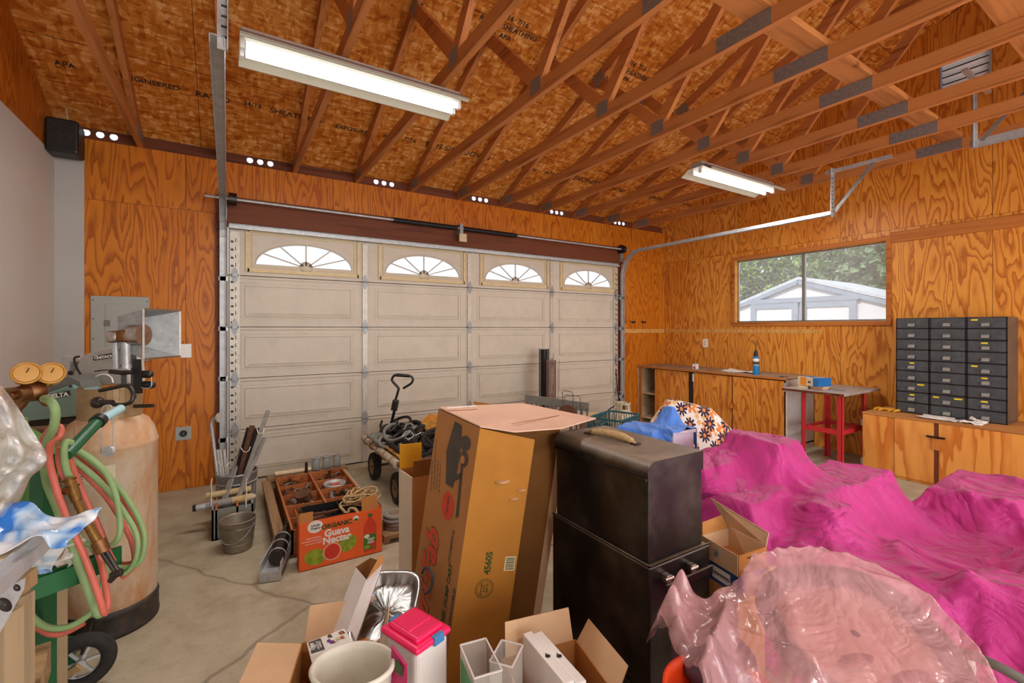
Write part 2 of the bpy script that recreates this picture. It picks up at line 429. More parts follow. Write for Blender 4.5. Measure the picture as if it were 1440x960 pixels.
M = dict(
    ply_back=ply('plywood grain door wall', 0, '8f3f06', 'c66c10', 'dd8c24', off=.31, rings=20),
    ply_right=ply('plywood grain window wall', 1, 'a4500e', 'd88228', 'f2b14e', off=.02, rings=19, dk=.85, vs=.5),
    ply_left=ply('plywood grain left wall', 1, '8a3d05', 'b9600c', 'd5811f'),
    ply_cab=ply('plywood grain cabinet doors', 1, 'a04a0c', 'd88325', 'f0ab50', off=-.4, k=.9, vary=.2, rings=18),
    ply_cab2=ply('plywood grain wide cabinet', 1, 'bb6018', 'e09238', 'f6bc68', off=.4, k=.6, vary=.2, rings=9, vs=.4),
    osb=osb('roof sheathing flake board'),
    stud_y=wood('truss lumber along y', 1, 'bd7a42', '82481f', k=1.2),
    stud_x=wood('truss lumber along x', 0, 'b87840', '824a22'),
    header=wood('dark header beam', 0, '6e3a20', '472010', k=.8),
    trimw=wood('window trim wood', 1, 'b86f30', '85461a'),
    trimz=wood('upright trim wood', 2, 'c27a35', '8e4c1c'),
    board=wood('weathered board', 1, '9a7a58', '5f4630'),
    boardz=wood('weathered upright board', 2, 'a08a6c', '6a5740'),
    boardx=wood('weathered cross board', 0, 'a98a62', '6a5238'),
    tray=wood('tray wood', 1, 'b06a3a', '7c4220', k=1.5),
    pallet=wood('fresh pine box wood', 0, 'd69a48', 'a8661f'),
    cream=wood('pale bare timber', 1, 'cdb896', 'a18a68'),
    concrete=concrete('worn garage concrete'),
    drywall=paint('painted drywall', 'c9c5c0', .85, var=.04, scale=1.5),
    drywall2=paint('corner drywall strip', 'b4b2ad', .85, var=.05, scale=2),
    cream_door=paint('cream garage door steel', 'c9bfae', .55, var=.05, scale=3, dirt='8f8371', dirt_amt=.18),
    seam=paint('door seam shade gap', '8a8074', .6, var=.1),
    stile=paint('stamped steel stile', 'c4bdb0', .45, metal=.3, var=.08, dirt='6d655b', dirt_amt=.3, scale=20),
    wframe=paint('yellowed window surround', 'd3bd8c', .5, var=.08, scale=10, dirt='a98c50', dirt_amt=.4),
    galv=metal('galvanised steel', 'bcbfc0', .48, '86898a', .4, 18, .45),
    galv_dull=metal('dull galvanised sheet', '9b9d9c', .5, '666868', .5, 12, .55),
    steel=metal('bright worn steel', 'b8b0a8', .3, '5f5248', .5, 20),
    darksteel=metal('dark steel', '4a4745', .45, '6a584a', .3, 14),
    plate=paint('truss nail plate', '8f8c8a', .45, .5, .2, 60, '5c5a5c', .7),
    iron=paint('black iron rod', '3c3430', .6, metal=.5, var=.2),
    rustiron=paint('rusty iron', '6e4a36', .75, metal=.3, var=.3, dirt='3a2418', dirt_amt=.6, scale=14),
    alu=metal('aluminium window frame', 'a9a7a2', .4), rulealu=paint('satin aluminium rule', 'c4c6c8', .35, .35, .08, 10, '8a8c8e', .3),
    glass=glass('window glass', alpha=.16),  # white base and alpha lay a painted haze over the view
    white=paint('white paint', 'eceae6', .45, var=.03),
    lampwhite=paint('white enamel reflector', 'c4c1ac', .35, var=.03),
    lampshade=paint('aged lamp rail', '9a9089', .45, var=.08),
    grey_panel=paint('grey panel enamel', 'a3a69f', .5, var=.04, scale=3, dirt='7d7f79', dirt_amt=.2),
    grey_dark=paint('dark grey panel', '6e706b', .5),
    black=paint('black plastic', '1b1a1a', .45, var=.2),
    rubber=paint('black rubber', '1f1d1c', .8, var=.2, dirt='4a443d', dirt_amt=.4, scale=20),
    drawer=paint('slate drawer steel', '43484a', .45, metal=.1, var=.12, scale=9, dirt='6d7476', dirt_amt=.3),
    drawer_side=paint('drawer cabinet casing', '54524d', .4, metal=.25, var=.1, scale=4, dirt='867c70', dirt_amt=.4),
    pull=paint('worn drawer pull', '9a9992', .4, metal=.2, var=.15, scale=30),
    yellow=paint('yellow tape', 'e8cf1e', .5),
    magenta=None, chest=None,
    red=paint('red enamel', 'c22a32', .4, var=.08, dirt='8d1a20', dirt_amt=.3, scale=12),
    redlamp=paint('dark red enamel', '7c1f20', .45),
    green=paint('green enamel', '1f6438', .42, var=.1, dirt='17502c', dirt_amt=.3),
    green_dark=paint('dark green enamel', '14532f', .42, var=.1),
    green_cyl=paint('light green cylinder paint', '55863a', .4, var=.12, dirt='447a2c', dirt_amt=.4),
    teal=paint('grey green tool casing', '7e9c92', .5, var=.05, dirt='62796f', dirt_amt=.2),
    toolgrey=paint('grey tool casing', 'b4b0a8', .5, var=.05, dirt='8b857a', dirt_amt=.3),
    lightblue=paint('pale blue sleeve', '9fc6cd', .5),
    hose_g=paint('green gas hose', '7f9c66', .5, var=.12, scale=12, dirt='85895c', dirt_amt=.35),
    hose_r=paint('red gas hose', 'c0604e', .5, var=.12, scale=12, dirt='a84a38', dirt_amt=.35),
    brass=metal('old brass', '8a6a3c', .5, '4a3420', .5, 25),
    gauge=paint('amber gauge', 'a8761c', .35, var=.1, dirt='8a5c10', dirt_amt=.4, scale=20, coat=.4),
    copper=metal('dusty copper', '86603f', .52, '55402f', .5, 25),
    tank=rusty('rusty beige tank', 'cdbda4', 'b06e28', (.41, .70), (.0, .5, .78)),
    tankband=paint('black tank base', '2c2825', .6, var=.2, dirt='6b4a30', dirt_amt=.5, scale=10),
    kraft=kraft('brown cardboard', 'b98048'), kraft2=kraft('warm cardboard side', 'b5792f'),
    kraftlight=kraft('pale cardboard', 'd3b08a'), kraftpink=kraft('pale pinkish cardboard top', 'd2ad96'),
    kraftdark=kraft('shade darkened cardboard', '7d5226'),  # kraftdark carries the shade inside the leaning carton in its colour
    orangebox=paint('orange printed board', 'f0662a', .5, var=.03),
    printgreen=paint('leaf green print', '3a7a2a', .5), printdark=paint('dark green print', '2c4a1c', .5),
    guavagreen=paint('guava skin', '8da52c', .5, var=.35, scale=30), guavared=paint('guava flesh', 'd23a2a', .45, var=.15, scale=60),
    pinkrind=paint('pink rind', 'f3b49c', .5), juice=paint('red juice', 'd8442c', .35),
    printblack=paint('black print', '2a2522', .6), printgrey=paint('dark grey print', '4a443c', .7, var=.2), printred=paint('red print', 'c8442c', .6, var=.1),
    printblue=paint('dark blue print', '2c4458', .6), printfaint=paint('faint brown print', '7c5a30', .7),
    black_chest=None,
    blue_tarp=None, bluefilm=None,
    paper=paint('white paper', 'e6e3dc', .7, var=.04), rope=paint('tan rope', 'b79a6c', .8, var=.2, scale=60), twine=paint('white twine', 'd8d2c6', .8),
    tube=paint('buff cardboard tube', 'bda878', .75, var=.1, dirt='8d7a52', dirt_amt=.3),
    tubegrey=paint('grey coated tube', '8d8a84', .6, var=.15, scale=12, dirt='5d5a55', dirt_amt=.5),
    bucket=metal('dusty zinc pail', '9a9182', .55, '6d6252', .6, 10, .7),
    yellowbox=kraft('yellow cardboard', 'dfa72a'), tyre=paint('dirty tyre', '2b2825', .85, var=.2, dirt='574c40', dirt_amt=.5, scale=16),
    hub=paint('rusty cream wheel hub', '9a7a58', .6, var=.2, dirt='5c3c28', dirt_amt=.6, scale=20),
    wrapped=paint('cloth wrapped rail', 'b9ab95', .8, var=.15, scale=14, dirt='7c6a54', dirt_amt=.6),
    propane=paint('old cream gas cylinder', 'c9bda2', .5, var=.08, scale=5, dirt='9a8a6a', dirt_amt=.4),
    tealcrate=paint('teal plastic crate', '1f6470', .5, var=.1),
    mesh_dark=paint('dark wire mesh', '2e2c2e', .6, metal=.5), mesh_rust=paint('rusty wire mesh', '8d6a5c', .6, metal=.5),
    greyrack=paint('grey painted rack', '7f8078', .65, var=.1, scale=12, dirt='5c5a50', dirt_amt=.4),
    bluebottle=paint('blue gas bottle', '1787c4', .3, var=.05), bluebox=paint('blue print board', '1f6fb4', .5),
    orangeprint=paint('orange print board', 'e8902a', .5), creambox=paint('cream board', 'dcc9a4', .6),
    hotpink=paint('hot pink plastic', 'e8195c', .28, var=.04, coat=.4), bluetape=paint('blue tape', '3d7ab0', .5),
    frost=None, bin=paint('off white plastic bin', 'cfcabb', .4, var=.05, dirt='a59f8c', dirt_amt=.25),
    orangebin=paint('orange red bucket', 'e8481a', .4), greenlabel=paint('green label', '2f8a3e', .45), darklabel=paint('dark grey label', '4d4a48', .5), purple=paint('purple print', '6a2a8c', .5),
    foil=foil('crumpled foil'), clearfilm=film('clear plastic film', 'ece8e4', .42),
    hosegrey=paint('grey flexible hose', '5d5850', .6), creamcap=paint('buff drywall panel end', 'b7b0a5', .8),
    pinkpad=paint('rose vinyl cushion', 'b98478', .5, var=.1, scale=4, dirt='8e5045', dirt_amt=.45), padrim=paint('grey brown edging', '382c26', .6),
    shed=paint('white shed boards', 'e9edf2', .6, var=.03), shedtrim=paint('grey shed trim', '9aa9ba', .6), shedroof=paint('pale shed roof', 'cfd6dd', .7),
    leaf=paint('hazy tree leaves', '7f9a72', .9, var=.35, scale=2.5), leafdark=paint('grey green leaves', '5f7466', .9, var=.35, scale=2.5), ground=paint('outside gravel', 'b5b0a6', .9),
    leaflight=paint('bright green leaves', 'a4c47c', .9, var=.3, scale=2.5), bark=paint('bark', '6a5a4c', .9),
)
def tubemat(name, c, e):
    t = NT(name); t.set(col='ffffff', emis=c, estr=e); return t.m
M['lamp_on'] = tubemat('lit fluorescent tube', 'f1f4ff', 1.5)
def cloth(name, c, c2=None, rough=.75):
    t = NT(name); n = t.noise(t.coord(), 4, 3)
    t.set(col=t.mix(n, c, c2 or c), rough=rough, sheen=.12, spec=.32).bump(t.math('ADD', t.math('MULTIPLY', t.math('ABSOLUTE', t.math('SUBTRACT', t.noise(t.coord(), 4.2, 2.5, .5, 1.0), .5)), 2.6), t.math('MULTIPLY', t.noise(t.coord(), 9, 5, .6, .5), .35)), .9, .04); return t.m
M['magenta'] = cloth('magenta fabric', 'a41a69', 'c4388b', .58)
M['blue_tarp'] = cloth('blue cloth', '4c7fd6', '5f92e6')
def floral():
    t = NT('floral print fabric'); co = t.coord()
    def layer(sc, seed, rad, pet):
        v = t.n('TexVoronoi', {'Vector': t.coord((sc,)*3, kind='UV', loc=(seed, seed*1.7, 0)), 'Scale': 1.0, 'Randomness': .75}, voronoi_dimensions='2D')
        d = t.n('VectorMath', {0: t.coord((sc,)*3, kind='UV', loc=(seed, seed*1.7, 0)), 1: v.outputs[2]}, operation='SUBTRACT').outputs[0]
        s = t.n('SeparateXYZ', {0: d}).outputs
        ang = t.math('ARCTAN2', s[1], s[0]); r = v.outputs[0]
        pr = t.math('MULTIPLY_ADD', t.math('ABSOLUTE', t.math('COSINE', t.math('MULTIPLY', ang, pet/2))), rad*.6, rad*.42)
        return t.math('LESS_THAN', r, pr), t.math('LESS_THAN', r, rad*.27), t.n('SeparateColor', {0: v.outputs[1]}).outputs[0]
    m1, c1, r1 = layer(8.0, .3, .42, 9); m2, c2, r2 = layer(6.5, 5.2, .40, 7); m3, c3, r3 = layer(14, 9.1, .30, 5)
    col = t.mix(m3, 'e9e4dc', 'e0b070'); 
    col = t.mix(m2, col, 'dd8a4e'); col = t.mix(c2, col, 'efcf9a')
    col = t.mix(m1, col, '3d3048'); col = t.mix(c1, col, 'd98a4a')
    t.set(col=col, rough=.8, spec=.2); return t.m
M['floral'] = floral()
def chestmat():
    t = NT('black gloss steel'); co = t.coord()
    dust = t.ramp(t.noise(co, 5, 6, .65), [(.45, (0, 0, 0)), (.75, (1, 1, 1))])
    nz = t.n('SeparateXYZ', {0: t.n('NewGeometry').outputs['Normal']}).outputs[2]
    up = t.math('MULTIPLY', t.math('MAXIMUM', nz, 0.0), .75)
    f = t.math('ADD', t.math('MULTIPLY', dust, .10), t.math('MULTIPLY', up, t.math('ADD', .5, t.math('MULTIPLY', dust, .5))), clamp=True)
    t.set(col=t.mix(f, '1c1816', 'ab9a82'), rough=t.math('ADD', .28, t.math('MULTIPLY', f, .5)), spec=.5); return t.m
M['chest'] = chestmat()
def pinkbag():
    t = NT('pink translucent plastic'); co = t.coord()
    n = t.noise(co, 5, 4, .5, .6)
    al = t.math('ADD', .22, t.math('MULTIPLY', n, .5), clamp=True)
    t.set(col=t.mix(n, 'd99a9e', 'ecbcc0'), rough=.18, alpha=al, spec=.8, coat=.7).bump(t.math('ADD', t.math('MULTIPLY', t.math('ABSOLUTE', t.math('SUBTRACT', t.noise(co, 4.5, 3, .5, 1.0), .5)), 2.5), t.math('MULTIPLY', t.math('ABSOLUTE', t.math('SUBTRACT', t.noise(co, 12, 3, .5, .6), .5)), .9)), .5, .03); return t.m
M['pinkbag'] = pinkbag()
def bluefilm():
    t = NT('blue and white printed plastic film'); co = t.coord()
    n = t.noise(co, 9, 3, .5, 1)
    t.set(col=t.ramp(n, [(.46, 'dfe2e6'), (.54, '9cc0e0'), (.62, '1f6fc4')]), rough=.22, spec=.7, alpha=.93, coat=.3).bump(t.noise(co, 16, 4, .6), .4, .01); return t.m
M['bluefilm'] = bluefilm()
def frost(name, c, a=.45):
    t = NT(name); t.set(col=c, rough=.35, alpha=a, spec=.5); return t.m
M['frost'] = frost('frosted clear plastic', 'cfcac4', .22); M['frostpot'] = paint('milky plastic', 'd8d0cc', .35, var=.03, alpha=.9)
M['magprint'] = paint('magenta label print', 'b0245c', .4)
# ---------------------------------------------------------------- camera, world, lights
XL, XR, YB, YF, WT = -1.14, 5.93, 4.89, -2.43, 2.92
cam = bpy.data.cameras.new('camera'); camo = bpy.data.objects.new('camera', cam); COL.objects.link(camo)
camo.location = (0, 0, CAMH); camo.rotation_euler = (R(90), 0, R(-32)); cam.lens = 16; cam.sensor_width = 36
cam.shift_y = -18/1440; cam.clip_start = .05; SC.camera = camo
SC.view_settings.view_transform = 'Standard'; SC.view_settings.look = 'None'; SC.view_settings.gamma = 1
SC.view_settings.exposure = 0.0; SC.view_settings.use_curve_mapping = False
SC.cycles.use_denoising = True; SC.cycles.max_bounces = 8; SC.cycles.transparent_max_bounces = 16; SC.cycles.sample_clamp_indirect = 6
w = bpy.data.worlds.new('sky'); SC.world = w; w.use_nodes = True
bg = w.node_tree.nodes['Background']; bg.inputs[0].default_value = (.86, .93, 1, 1); bg.inputs[1].default_value = 1.25

def area(name, loc, size, energy, direction, color=(1, 1, 1), sizey=None, spread=180):
    l = bpy.data.lights.new(name, 'AREA'); l.shape = 'RECTANGLE'; l.size = size; l.size_y = sizey or size; l.energy = energy; l.color = color
    l.spread = R(spread)
    o = bpy.data.objects.new(name, l); COL.objects.link(o); o.location = loc
    o.rotation_euler = V(direction).to_track_quat('-Z', 'Y').to_euler(); return o

# ---------------------------------------------------------------- shell
struct(MB().box(XL-.1, XR+.1, YF-1.5, YB+.1, -.1, 0).build('floor', M['concrete']), 'worn stained concrete garage floor')
def roofz(y): return 3.03+.4167*(YB-y) if y >= 1.23 else 3.03+.4167*(YB-1.23)-.4167*(1.23-y)
mb = MB()
for y0, y1 in ((4.945, 1.23), (1.23, -2.9)):
    z0 = 3.03+.4167*(YB-y0) if y0 > 1.23 else roofz(1.23)
    z1 = roofz(1.23) if y0 > 1.23 else roofz(y1)
    mb.slab([(XL-.3, y0, z0), (XR+.4, y0, z0), (XR+.4, y1, z1), (XL-.3, y1, z1)], .02, (0, 0, 1))
struct(mb.build('ceiling', M['osb']), 'underside of the flake board roof sheathing')
# door wall: opening X -0.0 .. 4.88, z 0 .. 2.36
DX0, DX1, DZ = -.0, 4.88, 2.36
mb = MB(); y0, y1 = YB, YB+.1
mb.box(-.97, DX0-.0, y0, y1, 0, WT); mb.box(DX1, XR, y0, y1, 0, WT); mb.box(DX0, DX1, y0, y1, DZ, WT)
struct(mb.build('wall_back', M['ply_back']), 'orange plywood wall around the garage door')
struct(MB().box(XL, -.97, YB-.004, YB+.1, 0, 2.745).build('wall_back_drywall', M['drywall2']), 'grey drywall strip in the left corner')
struct(MB().box(XL, -.97, YB, YB+.1, 2.745, WT).build('wall_back_upper', M['ply_back']))
# right wall with window opening
WY0, WY1, WZ0, WZ1 = 1.99, 3.69, 1.48, 2.335
def gable(x0, x1, zlo):
    """upper triangle of an end wall from zlo to the roof"""
    g = MB(); ys = [YF, 1.23, YB]
    pts = [(x0, YF, zlo), (x0, YB, zlo), (x0, YB, 3.02), (x0, 1.23, roofz(1.23)-.005), (x0, YF, roofz(YF)-.005)]
    return g.slab(pts, x1-x0, (1, 0, 0))
mb = MB(); x0, x1 = XR, XR+.1
mb.box(x0, x1, YF, WY0, 0, WZ1+.2); mb.box(x0, x1, WY1, YB+.1, 0, WZ1+.2); mb.box(x0, x1, WY0, WY1, 0, WZ0); mb.box(x0, x1, WY0, WY1, WZ1, WZ1+.2)
VY0, VY1, VZ0, VZ1 = 1.21, 1.56, 3.70, 4.0
# gable part split round the louvre vent
zz = WZ1+.2
mb.slab([(x0, YF, zz), (x0, VY0, zz), (x0, VY0, roofz(VY0)-.005), (x0, YF, roofz(YF)-.005)], .1, (1, 0, 0))
mb.slab([(x0, VY1, zz), (x0, YB+.1, zz), (x0, YB+.1, 3.0), (x0, VY1, roofz(VY1)-.005)], .1, (1, 0, 0))
mb.slab([(x0, VY0, zz), (x0, VY1, zz), (x0, VY1, VZ0), (x0, VY0, VZ0)], .1, (1, 0, 0))
mb.slab([(x0, VY0, VZ1), (x0, VY1, VZ1), (x0, VY1, roofz(VY1)-.01), (x0, VY0, roofz(VY0)-.01)], .1, (1, 0, 0))
struct(mb.build('wall_right', M['ply_right']), 'orange grained plywood wall with the sliding window')
mb = MB().box(XL-.1, XL, YF, YB+.1, 0, 2.75); struct(mb.build('wall_left', M['drywall']), 'pale grey painted drywall on the left')
struct(gable(XL-.1, XL-.004, 2.75).build('wall_left_upper', M['ply_left']), 'plywood above the left drywall')
# rear wall behind the camera with the open second garage doorway
mb = MB(); mb.box(XL, -.2, YF-.1, YF, 0, WT); mb.box(4.95, XR, YF-.1, YF, 0, WT); mb.box(-.2, 4.95, YF-.1, YF, 2.7, WT)
struct(mb.build('wall_front', M['ply_back']), 'plywood wall behind with the open doorway')

# header, jambs, trims
struct(MB().box(-.09, 4.97, YB-.04, YB, DZ-.0, 2.60).build('trim_1', M['header'], bevel=.003), 'dark brown header beam above the garage door')
struct(MB().box(-.09, -.0, YB-.038, YB, 0, DZ).build('trim_2', M['header']), 'dark brown door jamb on the left')
struct(MB().box(4.885, 4.95, YB-.02, YB, 0, DZ).build('trim_3', M['header']), 'dark brown door jamb on the right')
struct(MB().box(XR-.02, XR, YF, WY0-.045, 2.30, 2.41).build('trim_4', M['trimw'], bevel=.003), 'wooden band board right of the window')
mb = MB().box(4.97, XR, YB-.003, YB, 1.335, 1.395); struct(mb.build('trim_5', M['cream']), 'faded horizontal strip mark on the door wall')
mb = MB().box(XR-.003, XR, 2.62, YB, 1.345, 1.395); struct(mb.build('trim_6', M['cream']), 'faded horizontal strip mark under the window')
# make the faded strips read as worn plywood, not bare timber
for o in bpy.data.objects:
    if o.name in ('trim_5', 'trim_6'): o.data.materials[0] = ply('faded plywood '+o.name, 0 if o.name == 'trim_5' else 1, 'b87a2e', 'd29a4c', 'e2b670')

# blocking boards between truss feet, every second one with three round vent holes
TX = [5.26-.588*k for k in range(11)]
def holed(mb, x0, x1, z0, z1, y, hs, r):
    edges = [x0]+[(a+b)/2 for a, b in zip(hs, hs[1:])]+[x1]
    for h, a, b in zip(hs, edges, edges[1:]):
        n = 16; c = (z0+z1)/2; inner = []; outer = []
        for i in range(n):
            t = 2*math.pi*i/n+math.pi/n; dx, dz = math.cos(t), math.sin(t)
            inner.append((h+dx*r, y, c+dz*r))
            k = min(((b-h) if dx > 0 else (h-a))/max(abs(dx), 1e-6), ((z1-z0)/2)/max(abs(dz), 1e-6))
            outer.append((h+dx*k, y, c+dz*k))
        # add true corners by snapping nearest
        for cx, cz in ((a, z0), (a, z1), (b, z0), (b, z1)):
            j = min(range(n), key=lambda q: (outer[q][0]-cx)**2+(outer[q][2]-cz)**2); outer[j] = (cx, y, cz)
        mb.add(inner+outer, [(i, (i+1) % n, n+(i+1) % n, n+i) for i in range(n)])
bays = [XL]+sorted(TX)+[XR]
for k, (a, b) in enumerate(zip(bays, bays[1:])):
    mb = MB(); a2, b2 = a+.019, b-.019; mid = (a+b)/2
    if k % 2 == 0: holed(mb, a2, b2, WT, 3.035, YB+.03, [mid-.085, mid, mid+.085], .026)
    else: mb.box(a2, b2, YB+.02, YB+.05, WT, 3.035)
    o = mb.build('blocking_board', M['header'])
    tag(o, 'dark blocking board between truss feet'+(' with three bright vent holes, bay %s from the left wall' % ['one','','three','','five','','seven','','nine','','eleven',''][k] if k % 2 == 0 else ', solid, %s bay from the left' % ['','second','','fourth','','sixth','','eighth','','tenth','','twelfth'][k]), 'blocking', 'blocking boards above the door wall')
    o['kind'] = 'structure'; del o['category']

# ---------------------------------------------------------------- roof trusses
ORD = ['', 'first', 'second', 'third', 'fourth', 'fifth', 'sixth', 'seventh', 'eighth', 'ninth', 'tenth', 'eleventh']
def truss():
    t = thing('roof_truss', 'orange stained timber roof truss nearest the window wall', 'roof truss', (0, 0, WT), 0, 'roof trusses over the garage')
    bc = MB().bar((0, YB-.0, WT+.0445), (0, YF, WT+.0445), .038, .089).build('bottom_chord', M['stud_y'], t)
    ridge = roofz(1.23)-.05
    for e in (YB, YF):
        p0 = (0, e+(.35 if e > 0 else -.35), 3.03-.052-.146); p1 = (0, 1.23, ridge-.001)
        MB().bar(p0, p1, .038, .089).build('top_chord', M['stud_y'], t)
    for jy, qy in ((2.45, 3.12), (.01, -.66)):
        j = V((0, jy, WT+.089)); q = V((0, qy, roofz(qy)-.09)); rg = V((0, 1.23+(.04 if jy > 1.23 else -.04), ridge-.06))
        MB().bar(j, q, .089, .038, (1, 0, 0)).build('web_member', M['stud_y'], t)
        MB().bar(j, rg, .089, .038, (1, 0, 0)).build('web_member', M['stud_y'], t)
    def pl(y, z, a, b, tilt=0):
        mb = MB()
        for s in (-1, 1): mb.cbox((s*.0205, y, z), (.002, a, b), rot('X', tilt))
        return mb.build('nail_plate', M['plate'], t)
    pl(2.45, WT+.075, .115, .10); pl(.01, WT+.075, .115, .10); pl(1.39, WT+.045, .30, .086)
    pl(3.12, roofz(3.12)-.07, .13, .11, -22); pl(-.66, roofz(-.66)-.07, .13, .11, 22); pl(1.23, ridge-.06, .24, .15)
    pl(4.72, WT+.055, .22, .09); pl(-2.28, WT+.055, .22, .09)
    return t
tr = truss()
for k, x in enumerate(TX):
    if k == 0: tr.location.x = x
    else: dup(tr, (x, 0, WT), label='orange stained timber roof truss, %s from the window wall' % ORD[k+1])
for i, (y, xa, xb, z) in enumerate(((1.31, XL+.02, 5.32, 3.03), (.62, XL+.02, 5.32, 3.03))):
    tag(MB().box(xa, xb, y-.07, y+.07, z-.019, z+.019).build('truss_brace', M['stud_x'], bevel=.002),
        ['flat timber brace running across the trusses at the plated joints', 'flat timber brace crossing the trusses nearest the camera'][i], 'brace')
    bpy.data.objects['truss_brace'+('' if i == 0 else '.001')].location = (0, 0, 0)

# printed grade stamps on the sheathing
sl = V((0, -1, .4167)).normalized(); ceil = bpy.data.objects['ceiling']
def stamp(x, y, s_, size): return text(s_, size, M['printblack'], ceil, V((x, y, 3.03+.4167*(YB-y)-.0012)), V((1, 0, 0)), sl, 'grade_stamp', bold=.0012)
ws = ['APA', 'THE ENGINEERED', 'RATED', '24/16', 'SHEATHING', 'EXPOSURE 1', 'PS 2', '7/16', 'THIS SIDE DOWN', '000', 'PRP-108']
rs = random.Random(1); x = XL+.12; k = 0
while x < 5.8:
    s_ = ws[k % len(ws)]; k += 1; sz = rs.choice([.06, .075, .095]); stamp(x+len(s_)*sz*.3, 4.36+rs.uniform(-.02, .02), s_, sz); x += len(s_)*sz*.62+rs.uniform(.03, .12)
for x, y in ((1.9, 3.15), (2.6, 2.05), (1.3, 2.5), (3.2, 3.1), (3.9, 2.2), (4.5, 3.2)):
    for j, s_ in enumerate(('APA', 'RATED SHEATHING', '24/16  7/16')): stamp(x, y-.07*j, s_, .06)

# ---------------------------------------------------------------- garage door
d1 = thing('door_1', 'cream sectional garage door with four arched windows', None, (DX0, YB, 0), kind='structure')
HS = DZ/5; FY = YB-.02
for r in range(5):
    z0, z1 = r*HS+.004, (r+1)*HS-.004
    mb = MB()
    if r < 4:
        mb.box(DX0+.004, DX1-.004, FY, FY+.04, z0, z1)
        for c in range(4):   # raised panels: rim groove and bevelled field
            a, b = c*1.22+.11, (c+1)*1.22-.11; e, f = z0+.075, z1-.06
            for g, y in ((0, .004), (.03, .010)):
                A, B, E, F = a+g, b-g, e+g*.9, f-g*.9
                mb.bar((A, FY-y/2, E), (B, FY-y/2, E), y, .008); mb.bar((A, FY-y/2, F), (B, FY-y/2, F), y, .008)
                mb.bar((A, FY-y/2, E), (A, FY-y/2, F), y, .008, (1, 0, 0)); mb.bar((B, FY-y/2, E), (B, FY-y/2, F), y, .008, (1, 0, 0))
            # sloped sill of the field
            A, B, E = a+.02, b-.02, e+.005
            mb.add([(A, FY, E), (B, FY, E), (B-.05, FY-.014, E+.045), (A+.05, FY-.014, E+.045), (A+.05, FY, E+.046), (B-.05, FY, E+.046)], [(0, 1, 2, 3), (3, 2, 5, 4), (0, 3, 4), (1, 5, 2)])
        mb.box(DX0+.004, DX1-.004, FY-.012, FY, z1-.022, z1-.006)
    else:
        def hp(xa, xb, za, zb): mb.box(xa, xb, FY, FY+.03, za, zb)
        for c in range(4):
            cx = c*1.22+.655+(.0 if c else .0); A, B = c*1.22+.004, (c+1)*1.22-.004; w_, h_ = .44, .225; zb = z0+.105
            hp(A, cx-w_, z0, z1); hp(cx+w_, B, z0, z1); hp(cx-w_, cx+w_, z0, zb)
            N = 24
            for i in range(N):
                xa, xb = cx-w_*math.cos(math.pi*i/N), cx-w_*math.cos(math.pi*(i+1)/N)
                za, zc = zb+h_*math.sin(math.pi*i/N), zb+h_*math.sin(math.pi*(i+1)/N)
                mb.slab([(xa, FY, za), (xb, FY, zc), (xb, FY, z1), (xa, FY, z1)], .03, (0, 1, 0))
        mb.box(DX0+.004, DX1-.004, FY-.012, FY, z0, z0+.02)
    sec = mb.build('door_section', M['cream_door'], d1)
    if r == 4:
        for c in range(4):
            cx = c*1.22+.655; zb = z0+.105
            fr = MB(); A, B, E, F = cx-.50, cx+.50, zb-.055, z1-.045
            for p, q in (((A, E), (B, E)), ((A, F), (B, F))): fr.bar((p[0], FY-.008, p[1]), (q[0], FY-.008, q[1]), .02, .03)
            for p in (A, B): fr.bar((p, FY-.008, E-.015), (p, FY-.008, F+.015), .03, .02, (0, 1, 0))
            A, B, E, F = cx-.46, cx+.46, zb-.02, z1-.075
            for p, q in (((A, E), (B, E)), ((A, F), (B, F))): fr.bar((p[0], FY-.004, p[1]), (q[0], FY-.004, q[1]), .01, .008)
            for p in (A, B): fr.bar((p, FY-.004, E), (p, FY-.004, F), .008, .01, (0, 1, 0))
            wf = fr.build('window_surround', M['wframe'], d1); 
            sp = MB(); ang = [30, 58, 90, 122, 150]
            for a in ang:
                t = R(a); sp.bar((cx+.05*math.cos(t), FY+.004, zb+.02*math.sin(t)), (cx+.44*math.cos(t), FY+.004, zb+.225*math.sin(t)), .012, .012)
            sp.lathe([(.001, -.006), (.06, -.006), (.06, .006), (.001, .006)], (cx, FY+.004, zb), 20, rot('X', 90))
            arc = [(cx+.437*math.cos(math.pi*i/28), FY+.002, zb+.222*math.sin(math.pi*i/28)) for i in range(29)]
            sp.tube(arc, .008, 6); sp.bar((cx-.44, FY+.002, zb), (cx+.44, FY+.002, zb), .012, .014)
            sp.build('sunburst_grille', M['cream_door'], d1)
            MB().box(cx-.45, cx+.45, FY+.014, FY+.018, zb-.02, zb+.24).build('pane', M['glass'], d1)
